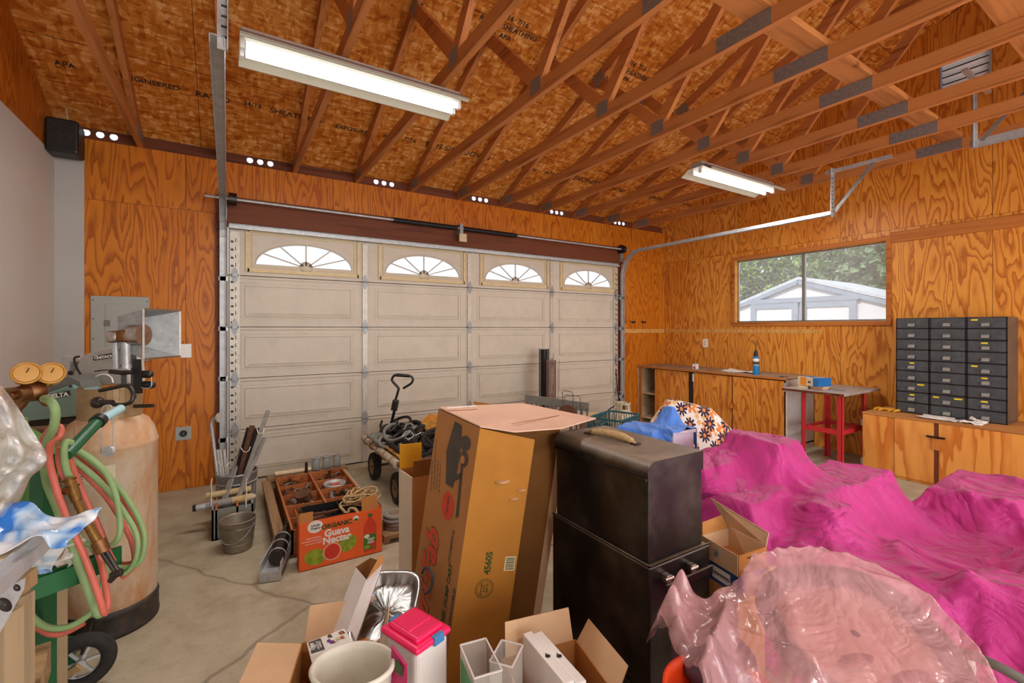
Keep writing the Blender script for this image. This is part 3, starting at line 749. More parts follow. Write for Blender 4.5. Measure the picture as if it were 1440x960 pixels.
for x in (0, 1.22, 2.44, 3.66, 4.88):
    e = x in (0, 4.88); wd = .085 if e else .055; xx = x+(.055 if x == 0 else -.055 if e else 0)
    mb = MB().box(xx-wd/2, xx+wd/2, FY-.018, FY-.001, .01, DZ-.07)
    st = mb.build('stile', M['stile'], d1, bevel=.003)
    if e:
        sl = MB(); sx = xx-.02*(1 if x == 0 else -1)
        for i in range(30):
            z = .06+i*.0735
            if min(abs(z-k*HS) for k in range(6)) > .035: sl.box(sx-.011, sx+.011, FY-.0195, FY-.017, z-.009, z+.009); sl.box(sx+(.028 if x == 0 else -.028)-.003, sx+(.028 if x == 0 else -.028)+.003, FY-.0195, FY-.017, z-.004, z+.03)
        sl.build('slot_row', M['printblack'], d1)
    for k in range(1, 5):
        z = k*HS; h = MB()
        for s in (-1, 1):
            h.slab([(xx-.03, FY-.024, z), (xx+.03, FY-.024, z), (xx+.022, FY-.024, z+s*.04), (xx+.006, FY-.024, z+s*.075), (xx-.006, FY-.024, z+s*.075), (xx-.022, FY-.024, z+s*.04)], .005, (0, 1, 0))
        h.cyl((xx-.034, FY-.03, z), (xx+.034, FY-.03, z), .008, n=8)
        if e:
            s = -1 if x == 0 else 1
            h.cyl((xx, FY-.035, z), (xx+s*.095, FY-.035, z), .006, n=8); h.box(xx-.02, xx+.02, FY-.045, FY-.02, z-.015, z+.015)
        h.build('hinge', M['galv_dull'], d1)
mb = MB(); mb.box(DX0+.01, DX1-.01, FY-.05, FY-.001, DZ-.055, DZ-.052); mb.box(DX0+.01, DX1-.01, FY-.05, FY-.047, DZ-.055, DZ-.03)
mb.box(DX0+.01, DX1-.01, FY-.05, FY-.001, DZ-.012, DZ-.009); mb.box(DX0+.01, DX1-.01, FY-.03, FY-.027, DZ-.055, DZ-.009)
mb.build('top_strut', M['galv'], d1)
MB().box(DX0+.002, DX1-.002, FY+.028, FY+.045, 0.0, 4*HS+.02).box(DX0, DX1, FY+.03, FY+.045, DZ-.03, DZ+.02).build('light_leak_backing', M['seam'], d1)  # slab added behind the sections to block light leaks and darken the seams
MB().box(DX0, DX1, FY-.004, FY+.03, 0.0, .012).build('bottom_seal', M['rubber'], d1)
struct(d1)
# outside slab seen below nothing: keeps light from leaking
def track(x, s, label):
    t = thing('door_track', label, 'door track', (x, YB-.07, 0), 0, 'garage door tracks')
    y = YB-.075; zt, rr = 2.16, .35
    path = [(x, y, .02), (x, y, zt)]+[(x, y-rr+rr*math.cos(a), zt+rr*math.sin(a)) for a in [R(k*10) for k in range(1, 9)]]+[(x, y-rr, zt+rr), (x, 2.08, zt+rr)]
    mb = MB()
    for dx in (-.024, .024): 
        for a, b in zip(path, path[1:]): mb.bar((a[0]+dx, a[1], a[2]), (b[0]+dx, b[1], b[2]), .003, .035, (1, 0, 0) if False else ((0, -1, 0) if abs(b[2]-a[2]) > abs(b[1]-a[1]) else (0, 0, 1)))
    for a, b in zip(path, path[1:]):
        n = V((0, (b[2]-a[2]), -(b[1]-a[1]))).normalized()*.0165*(1)
        mb.bar(V(a)+n*(1), V(b)+n*(1), .05, .003, (0, -1, 0) if abs(b[2]-a[2]) > abs(b[1]-a[1]) else (0, 0, 1))
    mb.build('rail', M['galv'], t)
    h = MB(); xa = x+s*.035
    h.bar((xa, 2.09, zt+rr-.03), (xa, 2.09, WT+.03), .004, .035, (0, 1, 0)); h.bar((xa-.017, 2.09, zt+rr-.03), (xa-.017, 2.09, WT+.03), .035, .004, (0, 1, 0))
    h.build('hanger_strap', M['galv'], t)
    h = MB(); h.bar((xa, 2.07, zt+rr+.02), (xa+s*.0, 1.75, WT+.0), .004, .03, (0, 1, 0)); h.build('diagonal_strap', M['galv_dull'], t)
    h = MB(); h.bar((xa, 2.15, WT-.012), (xa, 1.62, WT-.012), .035, .004); h.bar((xa-.017, 2.15, WT-.002), (xa-.017, 1.62, WT-.002), .004, .03); h.build('top_angle', M['galv'], t)
    h = MB()
    for i in range(9):
        z = zt+rr+.02+i*.04; h.cyl((xa-.021, 2.09, z), (xa+.003, 2.09, z), .006, n=6)
    h.build('bolt_row', M['printblack'], t)
    b = MB().box(x-s*.0-.03, x+.03, y+.01, YB-.038, 2.38, 2.62); b.build('bearing_bracket', M['galv_dull'], t)
    b = MB()
    for z in (.4, .95, 1.4, 1.85): b.box(x-.035, x+.035, y+.015, YB-.02, z-.02, z+.02)
    b.build('wall_bracket', M['galv'], t)
    return t
track(-.035, 1, 'galvanised door track left of the garage door, running overhead')
track(4.925, 1, 'galvanised door track right of the garage door, curving overhead')
t = thing('door_track', 'grey door rail end hanging overhead in the top right corner', 'door track', (4.93, 1.0, 2.84), 0, 'garage door tracks')
mb = MB()
for s in (-1, 1): mb.box(4.93+s*.026-.0015, 4.93+s*.026+.0015, YF+.1, 1.12, 2.81, 2.86)
mb.box(4.904, 4.956, YF+.1, 1.12, 2.858, 2.861); mb.build('rail', M['galv'], t)
mb = MB().bar((4.90, 1.09, 2.80), (4.90, 1.09, 3.33), .035, .004, (1, 0, 0)); mb.bar((4.885, 1.09, 2.80), (4.885, 1.09, 3.33), .004, .035, (1, 0, 0)); mb.build('hanger_strap', M['galv'], t)
MB().bar((4.90, 1.05, 2.84), (4.98, .75, 3.25), .004, .03, (0, 1, 0)).build('diagonal_strap', M['galv_dull'], t)
MB().bar((4.66, 1.09, 3.33), (5.27, 1.09, 3.33), .035, .02).build('top_angle', M['galv'], t)
# torsion shaft
t = thing('torsion_shaft', 'steel shaft with black torsion springs above the garage door', 'door shaft', (2.4, YB-.12, 2.55))
SY, SZ = YB-.12, 2.556
MB().cyl((-.17, SY, SZ), (5.0, SY, SZ), .012, n=10).build('shaft', M['galv'], t)
for a, b in ((1.50, 2.24), (2.32, 3.05)):
    mb = MB().cyl((a, SY, SZ), (b, SY, SZ), .024, n=14)
    for i in range(int((b-a)/.012)): mb.torus((a+i*.012, SY, SZ), .024, .0045, rot('Y', 90), 12, 4)
    mb.build('torsion_spring', M['black'], t)
MB().box(2.26, 2.30, SY-.03, YB-.04, SZ-.07, SZ+.05).build('centre_bracket', M['galv_dull'], t)
MB().box(2.24, 2.33, SY-.06, SY-.045, SZ-.16, SZ-.07).build('tag', M['cream'], t)
for x in (.04, 4.88): MB().cyl((x-.03, SY, SZ), (x+.03, SY, SZ), .055, n=18).cyl((x-.032, SY, SZ), (x-.028, SY, SZ), .065, n=18).build('cable_drum', M['darksteel'], t)

# ---------------------------------------------------------------- window and what is outside
w1 = thing('window_1', 'aluminium sliding window with two panes', None, (XR, 2.84, WZ0), kind='structure')
mb = MB(); tw = .045
for a, b, c, d in ((WY0-tw, WY1+tw, WZ1, WZ1+tw), (WY0-tw, WY1+tw, WZ0-tw, WZ0), (WY0-tw, WY0, WZ0, WZ1), (WY1, WY1+tw, WZ0, WZ1)):
    mb.box(XR-.018, XR, a, b, c, d)
mb.build('window_casing', M['trimw'], w1, bevel=.003)
mb = MB(); mb.box(XR, XR+.06, WY0, WY1, WZ0, WZ0+.004); mb.box(XR, XR+.06, WY0, WY1, WZ1-.004, WZ1); mb.box(XR, XR+.06, WY0, WY0+.004, WZ0, WZ1); mb.box(XR, XR+.06, WY1-.004, WY1, WZ0, WZ1)
mb.build('window_jamb', M['pallet'], w1)
mb = MB(); ym = 2.834
for y in (WY0+.004, WY1-.022): mb.box(XR+.05, XR+.08, y, y+.018, WZ0+.004, WZ1-.004)
mb.box(XR+.05, XR+.08, WY0, WY1, WZ0+.004, WZ0+.024); mb.box(XR+.05, XR+.08, WY0, WY1, WZ1-.022, WZ1-.004); mb.box(XR+.045, XR+.085, ym-.016, ym+.016, WZ0, WZ1)
mb.build('window_frame', M['alu'], w1)
for a, b in ((WY0+.02, ym-.016), (ym+.016, WY1-.02)): MB().box(XR+.064, XR+.068, a, b, WZ0+.02, WZ1-.02).build('pane', M['glass'], w1)

sh = thing('garden_shed', 'white gabled shed with grey trimmed double doors outside the window', 'shed', (10.5, 4.6, 0))
SX = 10.5
def so(x, y): p = at(x, y, X=SX); return p.y, p.z
ay, az = so(1124, 393); ly, lz = so(1036, 430); ry, rz_ = so(1262, 421)
gl = ay+ (ly-ay)*1.15; gr = ay-(ly-ay)*1.6
zl = az+(lz-az)*1.15; zr = az+(lz-az)*1.6*.93
MB().slab([(SX, gl, 0), (SX, gr, 0), (SX, gr, zr), (SX, ay, az-.05), (SX, gl, zl)], 2.4, (1, 0, 0)).build('shed_wall', M['shed'], sh)
mb = MB()
for y, z in ((gl, zl), (gr, zr)):
    mb.slab([(SX-.05, ay, az), (SX-.05, y, z), (SX+2.6, y, z), (SX+2.6, ay, az)], .06, (0, 0, 1))
mb.build('shed_roof', M['shedroof'], sh)
mb = MB()
for y, z in ((gl, zl), (gr, zr)): mb.bar((SX-.06, ay, az-.055), (SX-.06, y, z-.055), .04, .085, (0, 0, 1))
mb.build('barge_board', M['shedtrim'], sh)
dy0, dz = so(1058, 428); dy1, _ = so(1207, 428); dc, _ = so(1126, 428)
mb = MB(); X0 = SX-.05
mb.box(X0-.04, SX-.001, dy1-.04, dy0+.04, dz, dz+.10)
mb.build('door_lintel', M['shedtrim'], sh)
for a, b in ((dy1, dc-.02), (dc+.02, dy0)):
    dd = MB().box(X0, SX-.002, a, b, .1, dz).build('shed_door', M['shed'], sh)
    fm = MB()
    for p, q in ((a, a+.13), (b-.13, b)): fm.box(X0-.03, X0, p, q, .25, dz-.12)
    fm.box(X0-.03, X0, a, b, dz-.12, dz); fm.box(X0-.03, X0, a, b, .1, .25)
    f = fm.build('door_frame', M['shedtrim'], sh); f.parent = dd
# trees: crowns of many leaf clumps
def tree(x, y, z, r, h, m, label, seed, n=260, squash=1.0):
    n = int(n*2.2)
    rg = random.Random(seed)
    t = thing('tree', label, 'tree', (x, y, 0), group='trees behind the shed')
    MB().tube([(x, y, -.1), (x+.1, y+.05, h*.5), (x, y+.1, h)], [.16, .12, .08], 8, sub=3).build('trunk', M['bark'], t)
    mb = MB()
    for i in range(n):
        a, b = rg.uniform(0, 6.283), math.acos(rg.uniform(-1, 1)); q = r*(rg.random()**.4)
        c = V((x+q*math.sin(b)*math.cos(a), y+q*math.sin(b)*math.sin(a)*1.3, h+q*math.cos(b)*squash)); s = rg.uniform(.12, .3)*r*.22
        pts = [c+V((rg.uniform(-1, 1), rg.uniform(-1, 1), rg.uniform(-1, 1)))*s for _ in range(7)]
        for k in range(0, 7): mb.add([pts[k], pts[(k+1) % 7], pts[(k+3) % 7]], [(0, 1, 2)])
    mb.build('foliage', m, t)
tree(19, 5.6, 0, 2.7, 3.9, M['leaf'], 'hazy green tree behind the shed ridge', 3, 1500)
tree(21.5, 11.0, 0, 2.8, 3.8, M['leaflight'], 'pale green tree behind the shed in the left pane', 4, 1300)
tree(17.5, 1.2, 0, 2.3, 4.4, M['leaflight'], 'bright yellow green tree in the right window pane', 5, 1200)
tree(14.6, 8.1, 0, 1.2, 2.5, M['leafdark'], 'dark low shrub left of the shed roof', 6, 500)
tree(26, 5.5, 0, 3.2, 5.0, M['leafdark'], 'grey green far tree between the nearer ones', 8, 1300)
struct(MB().box(6.1, 30, -8, 20, -.15, -.05).build('ground_outside', M['ground']), 'gravel ground outside the window')
# gable vent
t = thing('gable_vent', 'white louvred vent high in the window wall gable', 'vent', (XR, 1.38, 3.85))
mb = MB()
for a, b, c, d in ((VY0, VY1, VZ0, VZ0+.015), (VY0, VY1, VZ1-.015, VZ1), (VY0, VY0+.012, VZ0, VZ1), (VY1-.012, VY1, VZ0, VZ1)): mb.box(XR-.005, XR+.09, a, b, c, d)
mb.build('frame', M['shedtrim'], t)
for i in range(4):
    z = VZ0+.02+i*.068
    MB().slab([(XR+.015, VY0+.012, z+.055), (XR+.015, VY1-.012, z+.055), (XR+.06, VY1-.012, z), (XR+.06, VY0+.012, z)], .004).box(XR+.010, XR+.016, VY0+.012, VY1-.012, z+.050, z+.058).build('louvre', M['white'], t)
    MB().box(XR+.006, XR+.012, VY0+.012, VY1-.012, z+.056, z+.066).build('louvre_shadow_strip', M['rubber'], t)  # dark strip standing in for the shadow between two blades

# ---------------------------------------------------------------- fluorescent fixtures
def fixture(x, y, z, label):
    t = thing('fluorescent_light', label, 'ceiling light', (x, y, z), group='two tube shop lights under the trusses')
    L = 1.22
    mb = MB(); prof = [(-.165, -.052), (-.150, -.056), (-.075, -.005), (.075, -.005), (.150, -.056), (.165, -.052)]
    up = [(p, q+.004) for p, q in prof[::-1]]
    poly = prof+up
    vs = [(x+xx, y+p, z+q) for xx in (0, L) for p, q in poly]; n = len(poly)
    mb.add(vs, [(i, (i+1) % n, n+(i+1) % n, n+i) for i in range(n)]+[tuple(range(n)), tuple(range(2*n-1, n-1, -1))])
    mb.build('reflector', M['lampwhite'], t)
    MB().box(x+.01, x+L-.01, y-.06, y+.06, z, z+.045).build('housing', M['lampshade'], t, bevel=.004)
    MB().slab([(x+.0, y-.172, z-.05), (x+L, y-.172, z-.05), (x+L, y-.085, z+.012), (x, y-.085, z+.012)], .006).build('side_rail', M['lampshade'], t)
    for s in (-1, 1):
        MB().cyl((x+.03, y+s*.042, z-.035), (x+L-.03, y+s*.042, z-.035), .019, n=14).build('tube', M['lamp_on'], t)
        for xx in (x+.004, x+L-.022): MB().box(xx, xx+.018, y+s*.042-.014, y+s*.042+.014, z-.058, z).build('lamp_holder', M['white'], t)
    for xx in (x+.2, x+L-.2): MB().box(xx-.01, xx+.01, y-.01, y+.01, z+.04, WT+.005).build('hanger', M['galv'], t)
    return t
fixture(.05, 2.70, 2.865, 'long two tube shop light hanging at upper left, lit')
fixture(3.60, 2.62, 2.865, 'two tube shop light hanging over the centre right, lit')
for i, (x, y) in enumerate(((.05, 2.70), (3.60, 2.62), (.05, -1.1), (3.60, -1.1))):  # last two have no fixture: fill lamps added behind the camera
    area('fixture_and_fill_light', (x+.61, y, 2.80), 1.15, 30, (0, 0, -1), (1, .97, .93), .12)
# outdoor sun, then an area lamp added in the rear doorway as fill
sn = bpy.data.lights.new('sun', 'SUN'); sn.energy = 2.6; sn.angle = R(6); sn.color = (1, .97, .92)
so_ = bpy.data.objects.new('sun', sn); COL.objects.link(so_); so_.location = (0, 0, 12); so_.rotation_euler = V((.72, 0, -.64)).to_track_quat('-Z', 'Y').to_euler()
area('doorway_fill', (2.4, YF-.1, 1.35), 5.0, 190, (0, 1, .22), (1, .98, .96), 2.5)
# speaker, panel, switches
t = thing('wall_speaker', 'black box speaker up in the left back corner', 'speaker', (-1.04, 4.75, 2.7))
MB().box(-1.135, -.95, 4.62, 4.82, 2.71, 2.96).build('cabinet', M['black'], t, bevel=.02)
MB().box(-1.12, -.965, 4.612, 4.621, 2.725, 2.945).build('grille', M['rubber'], t, bevel=.004)
MB().bar((-1.04, 4.8, 2.96), (-1.06, 4.7, 3.30), .004, .004).build('hanging_wire', M['twine'], t)
t = thing('breaker_panel', 'grey electrical breaker panel on the door wall', 'breaker panel', (-.75, YB, 1.4))
MB().box(-.93, -.56, YB-.018, YB, 1.13, 1.665).build('cover', M['grey_panel'], t, bevel=.004)
MB().box(-.84, -.64, YB-.024, YB-.017, 1.20, 1.60).build('door', M['grey_panel'], t, bevel=.003)
MB().box(-.845, -.81, YB-.028, YB-.023, 1.42, 1.47).build('latch', M['grey_dark'], t)
mb = MB()
for a in (-.915, -.575):
    for z in (1.16, 1.32, 1.48, 1.63): mb.cyl((a, YB-.021, z), (a, YB-.017, z), .005, n=8)
mb.build('screw', M['darksteel'], t)
def plateo(name, label, cat, c, ax, w, h, m, kind):
    t = thing(name, label, cat, c)
    n = V((0, -1, 0)) if ax == 'y' else V((-1, 0, 0)); r = V((1, 0, 0)) if ax == 'y' else V((0, -1, 0)); u = V((0, 0, 1)); c = V(c)
    def bx(name, cc, a, b, d, m_, bev=.002):
        mb = MB(); mb.slab([cc-r*a/2-u*b/2, cc+r*a/2-u*b/2, cc+r*a/2+u*b/2, cc-r*a/2+u*b/2], d, n); return mb.build(name, m_, t, bevel=bev)
    bx('cover_plate', c, w, h, .007, m)
    if kind == 'switch': bx('rocker', c+n*.007, .03, .062, .004, M['white'])
    elif kind == 'outlet':
        for s in (-1, 1): bx('socket', c+n*.007+u*s*.02, .03, .026, .002, M['creambox'], 0)
    else:
        mb = MB().cyl(c+n*.006, c+n*.014, .028, n=20); mb.build('socket', M['black'], t)
        mb = MB().cyl(c+n*.014, c+n*.0155, .006, n=10); mb.build('slot', M['grey_dark'], t)
    return t
plateo('light_switch', 'white rocker light switch on the plywood by the door', 'light switch', (-.307, YB-.0, 1.207), 'y', .075, .12, M['white'], 'switch')
plateo('wall_outlet', 'grey round power outlet low on the plywood left of the door', 'outlet', (-.327, YB-.0, .487), 'y', .115, .115, M['grey_panel'], 'range')
plateo('wall_outlet', 'small white wall outlet above the long counter', 'outlet', (XR, 4.148, 1.19), 'x', .08, .12, M['white'], 'outlet')
t = thing('wall_hook', 'row of small dark hooks on the plywood right of the door', 'hooks', (5.2, YB, 1.5))
MB().cyl((5.03, YB, 1.50), (5.03, YB-.012, 1.50), .02, n=12).build('knob', M['darksteel'], t)
for x in (5.22, 5.45): MB().box(x-.06, x+.06, YB-.008, YB, 1.505, 1.515).box(x-.03, x+.03, YB-.02, YB, 1.485, 1.503).build('hook', M['darksteel'], t)
RT = V((C32, -S32, 0)); FW = V((S32, C32, 0)); UP = V((0, 0, 1))
def onp(x, y, p0, n):
    r = V(ray(x, y)); o = V((0, 0, CAMH)); n = V(n); return o+r*((V(p0)-o).dot(n)/r.dot(n))
def path(pts): return [at(x, y, t) for x, y, t in pts]

# ---- big gas cylinder
TC = V((-.475, 2.86, 0))
t = thing('gas_cylinder', 'tall rusty beige gas cylinder standing on a black foot ring', 'gas cylinder', TC)
MB().lathe([(.001, .06), (.17, .075), (.178, .12), (.18, .16), (.18, .845), (.183, .85), (.183, .862), (.178, .875), (.168, .92), (.145, .962), (.11, .988), (.06, 1.002), (.001, 1.006)], TC, 48).build('body', M['tank'], t)
MB().lathe([(.165, .0), (.185, .0), (.187, .015), (.184, .03), (.184, .10), (.186, .105), (.18, .125), (.165, .12), (.165, 0)], TC, 48).build('foot_ring', M['tankband'], t)
MB().lathe([(.1805, .71), (.1812, .71), (.1812, .79), (.1805, .79)], TC, 60).build('paper_label_band', M['tank'], t)
bpy.data.objects['paper_label_band'].hide_render = False
# collar: a partly open ring of plate, grip hole and valve
mb = MB(); N = 26; cr = .115
ring = [(TC.x+cr*math.cos(R(a)), TC.y+cr*math.sin(R(a))) for a in np.linspace(-205, 62, N)]
for (xa, ya), (xb, yb) in zip(ring, ring[1:]):
    mb.slab([(xa, ya, .975), (xb, yb, .975), (xb, yb, 1.125), (xa, ya, 1.125)], .004)
mb.build('collar', M['tray'] if False else metal('tan collar plate', 'a08560', .5, '6d5030', .5, 10, .4), t)
MB().tube(path([(140, 549, 2.0), (160, 545, 2.0), (178, 542, 1.99), (187, 552, 1.98), (184, 565, 1.97), (170, 569, 1.97), (150, 567, 1.98), (138, 564, 2.0)]), .0085, 8, sub=4).build('collar_rim_hoop', M['darksteel'], t)
MB().cyl(TC+V((0, 0, 1.0)), TC+V((0, 0, 1.06)), .028).cyl(TC+V((0, 0, 1.06)), TC+V((0, 0, 1.075)), .045, n=12).build('valve', M['brass'], t)
v = at(137, 566, 2.05); MB().ball(v, .025).cyl(v, v+RT*.07, .012).build('valve_fitting', M['darksteel'], t)

# ---- radiant heater on the cylinder
HC = at(186, 470, 2.18)
t = thing('propane_heater', 'twin burner heater head with a square metal reflector above the rusty cylinder', 'heater', at(186, 575, 2.18))
a0 = at(184, 470, 2.22); a1 = at(229, 469, 2.26)
mb = MB()
s0, s1 = .075, .118
q0 = [a0+FW*a*s0+UP*(b*s0+.01) for a, b in ((-1, -1), (1, -1), (1, 1), (-1, 1))]
q1 = [a1+FW*a*s1+UP*b*s1 for a, b in ((-1, -1), (1, -1), (1, 1), (-1, 1))]
for i in range(4):
    j = (i+1) % 4; mb.slab([q0[i], q1[i], q1[j], q0[j]], .003)
mb.slab(q0, .003)
mb.build('reflector', M['galv_dull'], t)
fr = MB()
for i in range(4): fr.bar(q1[i], q1[(i+1) % 4], .008, .008)
fr.build('reflector_rim', M['steel'], t)
for k, (x, yy, tt) in enumerate(((163, 473, 2.16), (177, 472, 2.13))):
    c = at(x, yy, tt)
    MB().lathe([(.001, -.028), (.03, -.028), (.036, -.02), (.036, .018), (.03, .026), (.001, .028)], c, 20, rot('Y', 0)).build('burner_cap', M['copper'] if k else M['steel'], t)
    b = at(x+1, 512, tt); MB().cyl(c-UP*.03, b, .017, .014).cyl(b, b-UP*.02, .02, .02, n=6).build('burner_tube', M['galv'], t)
c = at(192, 471, 2.15); MB().cyl(c-RT*.02, c+RT*.035, .05, n=24).cyl(c-RT*.03, c-RT*.02, .038, n=24).build('burner_head', M['steel'], t)
MB().bar(at(188, 498, 2.17), at(188, 560, 2.17), .02, .02).bar(at(174, 525, 2.14), at(174, 566, 2.14), .016, .03).build('bracket', M['darksteel'], t)
MB().tube(path([(133, 522, 2.1), (150, 520, 2.1), (158, 523, 2.1)]), .003, 6, sub=3).tube(path([(155, 522, 2.1), (170, 524, 2.1), (188, 523, 2.12)]), .010, 10).build('gas_pipe', M['darksteel'], t)
MB().bar(at(193, 505, 2.15), at(195, 553, 2.15), .012, .03).build('heat_shield', M['black'], t)
for x, y in ((204, 526), (207, 541)): c = at(x, y, 2.17); MB().cyl(c-RT*.02, c+RT*.02, .018, n=10).ball(c+RT*.02, .018, 6).build('control_knob', M['black'], t)
MB().bar(at(189, 571, 2.15), at(216, 570, 2.12), .01, .016).build('handle', M['black'], t)
MB().tube(path([(194, 538, 2.15), (200, 545, 2.15), (212, 544, 2.15), (213, 530, 2.15)]), .002, 6, sub=4).build('thermocouple_wire', M['galv'], t)

# ---- wire hook with disc hanging over the cylinder
t = thing('hanging_hook', 'bent wire hanger holding a round metal disc in front of the cylinder', 'hook', at(152, 640, 1.75))
MB().tube(path([(142, 637, 1.72), (142, 600, 1.7), (143, 580, 1.7), (147, 571, 1.7), (155, 570, 1.7), (158, 577, 1.7), (159, 600, 1.71), (160, 632, 1.72)]), .0022, 6, sub=4).build('wire', M['galv'], t)
c = at(153, 634, 1.71); MB().cyl(c-FW*.006, c+FW*.006, .020, n=24).build('disc', M['galv'], t)

# ---- paper label on the cylinder
lb = thing('paper_label', 'aged printed paper label stuck on the rusty cylinder', 'label', TC+V((0, 0, .7)))
mb = MB(); a0_, a1_ = -150, -75
for i in range(14):
    a, b = R(a0_+(a1_-a0_)*i/14), R(a0_+(a1_-a0_)*(i+1)/14); r = .1825
    mb.slab([(TC.x+r*math.cos(a), TC.y+r*math.sin(a), .715), (TC.x+r*math.cos(b), TC.y+r*math.sin(b), .715), (TC.x+r*math.cos(b), TC.y+r*math.sin(b), .79), (TC.x+r*math.cos(a), TC.y+r*math.sin(a), .79)], .0008)
mb.build('sheet', paint('aged label paper', 'cfc3a6', .7, var=.06, scale=20, dirt='7d6f56', dirt_amt=.4), lb)
mb = MB(); rg = random.Random(2)
for row in range(5):
    a = -148
    while a < -112:
        L_ = rg.uniform(2, 6); r = .1838; z = .775-row*.012; A, B = R(a), R(a+L_)
        mb.slab([(TC.x+r*math.cos(A), TC.y+r*math.sin(A), z-.0025), (TC.x+r*math.cos(B), TC.y+r*math.sin(B), z-.0025), (TC.x+r*math.cos(B), TC.y+r*math.sin(B), z+.0025), (TC.x+r*math.cos(A), TC.y+r*math.sin(A), z+.0025)], .0004)
        a += L_+1.2
mb.build('small_print', M['printdark'] if False else M['printfaint'], lb)
o = bpy.data.objects.pop if False else None
bpy.data.objects.remove(bpy.data.objects['paper_label_band'])

# ---- tool stand against the left wall, disc sander and cut-off saw
t = thing('tool_stand', 'dark wooden stand against the left wall carrying the power tools', 'stand', (-.9, 3.3, 0))
MB().box(-1.12, -.67, 2.55, 4.0, .80, .84).build('top', M['board'], t)
for x in (-1.09, -.71):
    for y in (2.6, 3.95): MB().box(x-.03, x+.03, y-.03, y+.03, 0, .8).build('leg', M['boardz'], t)
MB().box(-1.09, -.71, 2.6, 3.95, .25, .28).build('shelf', M['board'], t)
def fpoly(pts, tt, d, name, m, par, bevel=.004):
    """prism: outline seen at depth tt, thickness d away from the viewer"""
    return MB().slab([at(x, y, tt) for x, y in pts], d, FW).build(name, m, par, bevel=bevel)
t = thing('bench_grinder', 'grey green lettered tool housing on the stand by the left wall', 'power tool', at(75, 600, 2.5))
fpoly([(26, 594), (30, 575), (44, 560), (97, 541), (117, 552), (118, 584), (60, 590)], 2.42, .13, 'housing', M['teal'], t, .006)
fpoly([(44, 560), (96, 528), (112, 536), (117, 552), (97, 541)], 2.45, .12, 'upper_guard', M['grey_dark'], t)
fpoly([(48, 563), (48, 558), (96, 549), (97, 556)], 2.412, .01, 'name_plate', M['printblack'], t, .001)
p = at(81, 556, 2.408); text('DELTA', .030, M['white'], t, p, (RT*1+UP*.14), (UP-RT*.14), 'lettering', bold=.0012, xs=1.25)
c = at(98, 543, 2.41); MB().cyl(c, c+FW*.01, .006).build('screw', M['printblack'], t)
fpoly([(40, 600), (40, 592), (118, 585), (100, 596)], 2.46, .1, 'base', M['darksteel'], t, .002)
t = thing('cutoff_saw', 'grey lettered cut-off saw behind the rusty cylinder collar', 'saw', at(130, 600, 2.62))
fpoly([(98, 536), (113, 502), (132, 492), (158, 487), (172, 489), (180, 505), (182, 540), (118, 543)], 2.60, .12, 'body', M['toolgrey'], t, .01)
fpoly([(85, 503), (90, 499), (112, 503), (112, 509), (98, 510), (94, 540), (84, 540), (88, 518)], 2.62, .06, 'handle', M['toolgrey'], t, .008)
fpoly([(131, 501), (131, 507), (163, 502), (163, 495)], 2.59, .008, 'name_plate', M['printblack'], t, .001)
p = at(149, 501.5, 2.586); text('HITACHI', .021, M['white'], t, p, (RT+UP*.15), (UP-RT*.15), 'lettering', bold=.001, xs=1.2)
c = at(135, 502.6, 2.586); MB().torus(c, .008, .002, rot('Z', -32) @ rot('X', 90), 14, 6).build('emblem', M['white'], t)
MB().tube(path([(130, 540, 2.58), (134, 530, 2.58), (146, 526, 2.58), (156, 530, 2.58), (159, 538, 2.58)]), .004, 6, sub=4).build('blade_guard_rib', M['white'], t)
MB().tube(path([(112, 501, 2.57), (105, 503, 2.56), (106, 512, 2.56), (112, 524, 2.56), (122, 537, 2.56), (130, 540, 2.56)]), .006, 8, sub=4).build('cable', M['rubber'], t)
c = at(100, 524, 2.6); MB().cyl(c-FW*.01, c, .012).build('knob', M['printblack'], t)
c = at(119, 534, 2.57); MB().cyl(c-RT*.012-UP*.012, c+RT*.014+UP*.014, .011).build('trigger', M['hose_r'], t)

# ---- welding cart with cylinder, regulator, hoses
t = thing('welding_cart', 'green welding hose cart with a spoked wheel at the lower left', 'cart', at(90, 930, 1.8))
MB().cyl(at(92, 640, 1.42), at(138, 592, 1.6), .0185, n=16).build('handle', M['green_dark'], t)
MB().cyl(at(138, 592, 1.6), at(170, 574, 1.72), .0165, .015, n=16).build('handle_sleeve', M['lightblue'], t)
MB().cyl(at(136, 594, 1.59), at(141, 589, 1.612), .024, n=16).build('collar', M['black'], t)
a, b = at(60, 640, 1.5), at(60, 640, 1.5)
zt = at(60, 820, 1.5).z
MB().bar(at(61, 640, 1.5), V((at(61, 640, 1.5).x, at(61, 640, 1.5).y, .06)), .045, .045, FW).build('upright', M['green_dark'], t)
MB().bar(at(104, 600, 1.62)*1.0, at(104, 600, 1.62)+V((0, 0, -.3)), .001, .001).build('pin', M['green_dark'], t)
p = [at(35, 824, 1.36), at(108, 797, 1.46)]; p += [p[1]+FW*.13+RT*.03, p[0]+FW*.13+RT*.03]
z1 = p[0].z
tray = [V((q.x, q.y, .58)) for q in p]
mb = MB().slab(tray, .004, (0, 0, 1))
for i in range(4): mb.slab([tray[i], tray[(i+1) % 4], tray[(i+1) % 4]+UP*.062, tray[i]+UP*.062], .004)
mb.build('tray', M['green'], t)
for x, tt in ((42, 1.52),): 
    q = at(x, 850, tt); MB().slab([V((q.x, q.y, .05)), V((q.x, q.y, .05))+RT*.045, V((q.x, q.y, .62))+RT*.045, V((q.x, q.y, .62))], .01).build('side_plate', M['green_cyl'], t)
wc = at(114, 926, 1.76); wc = V((wc.x, wc.y, .112))
wa = V((math.cos(R(18)), -math.sin(R(18)), 0)); wa = (RT*.93-FW*.36).normalized()   # axle
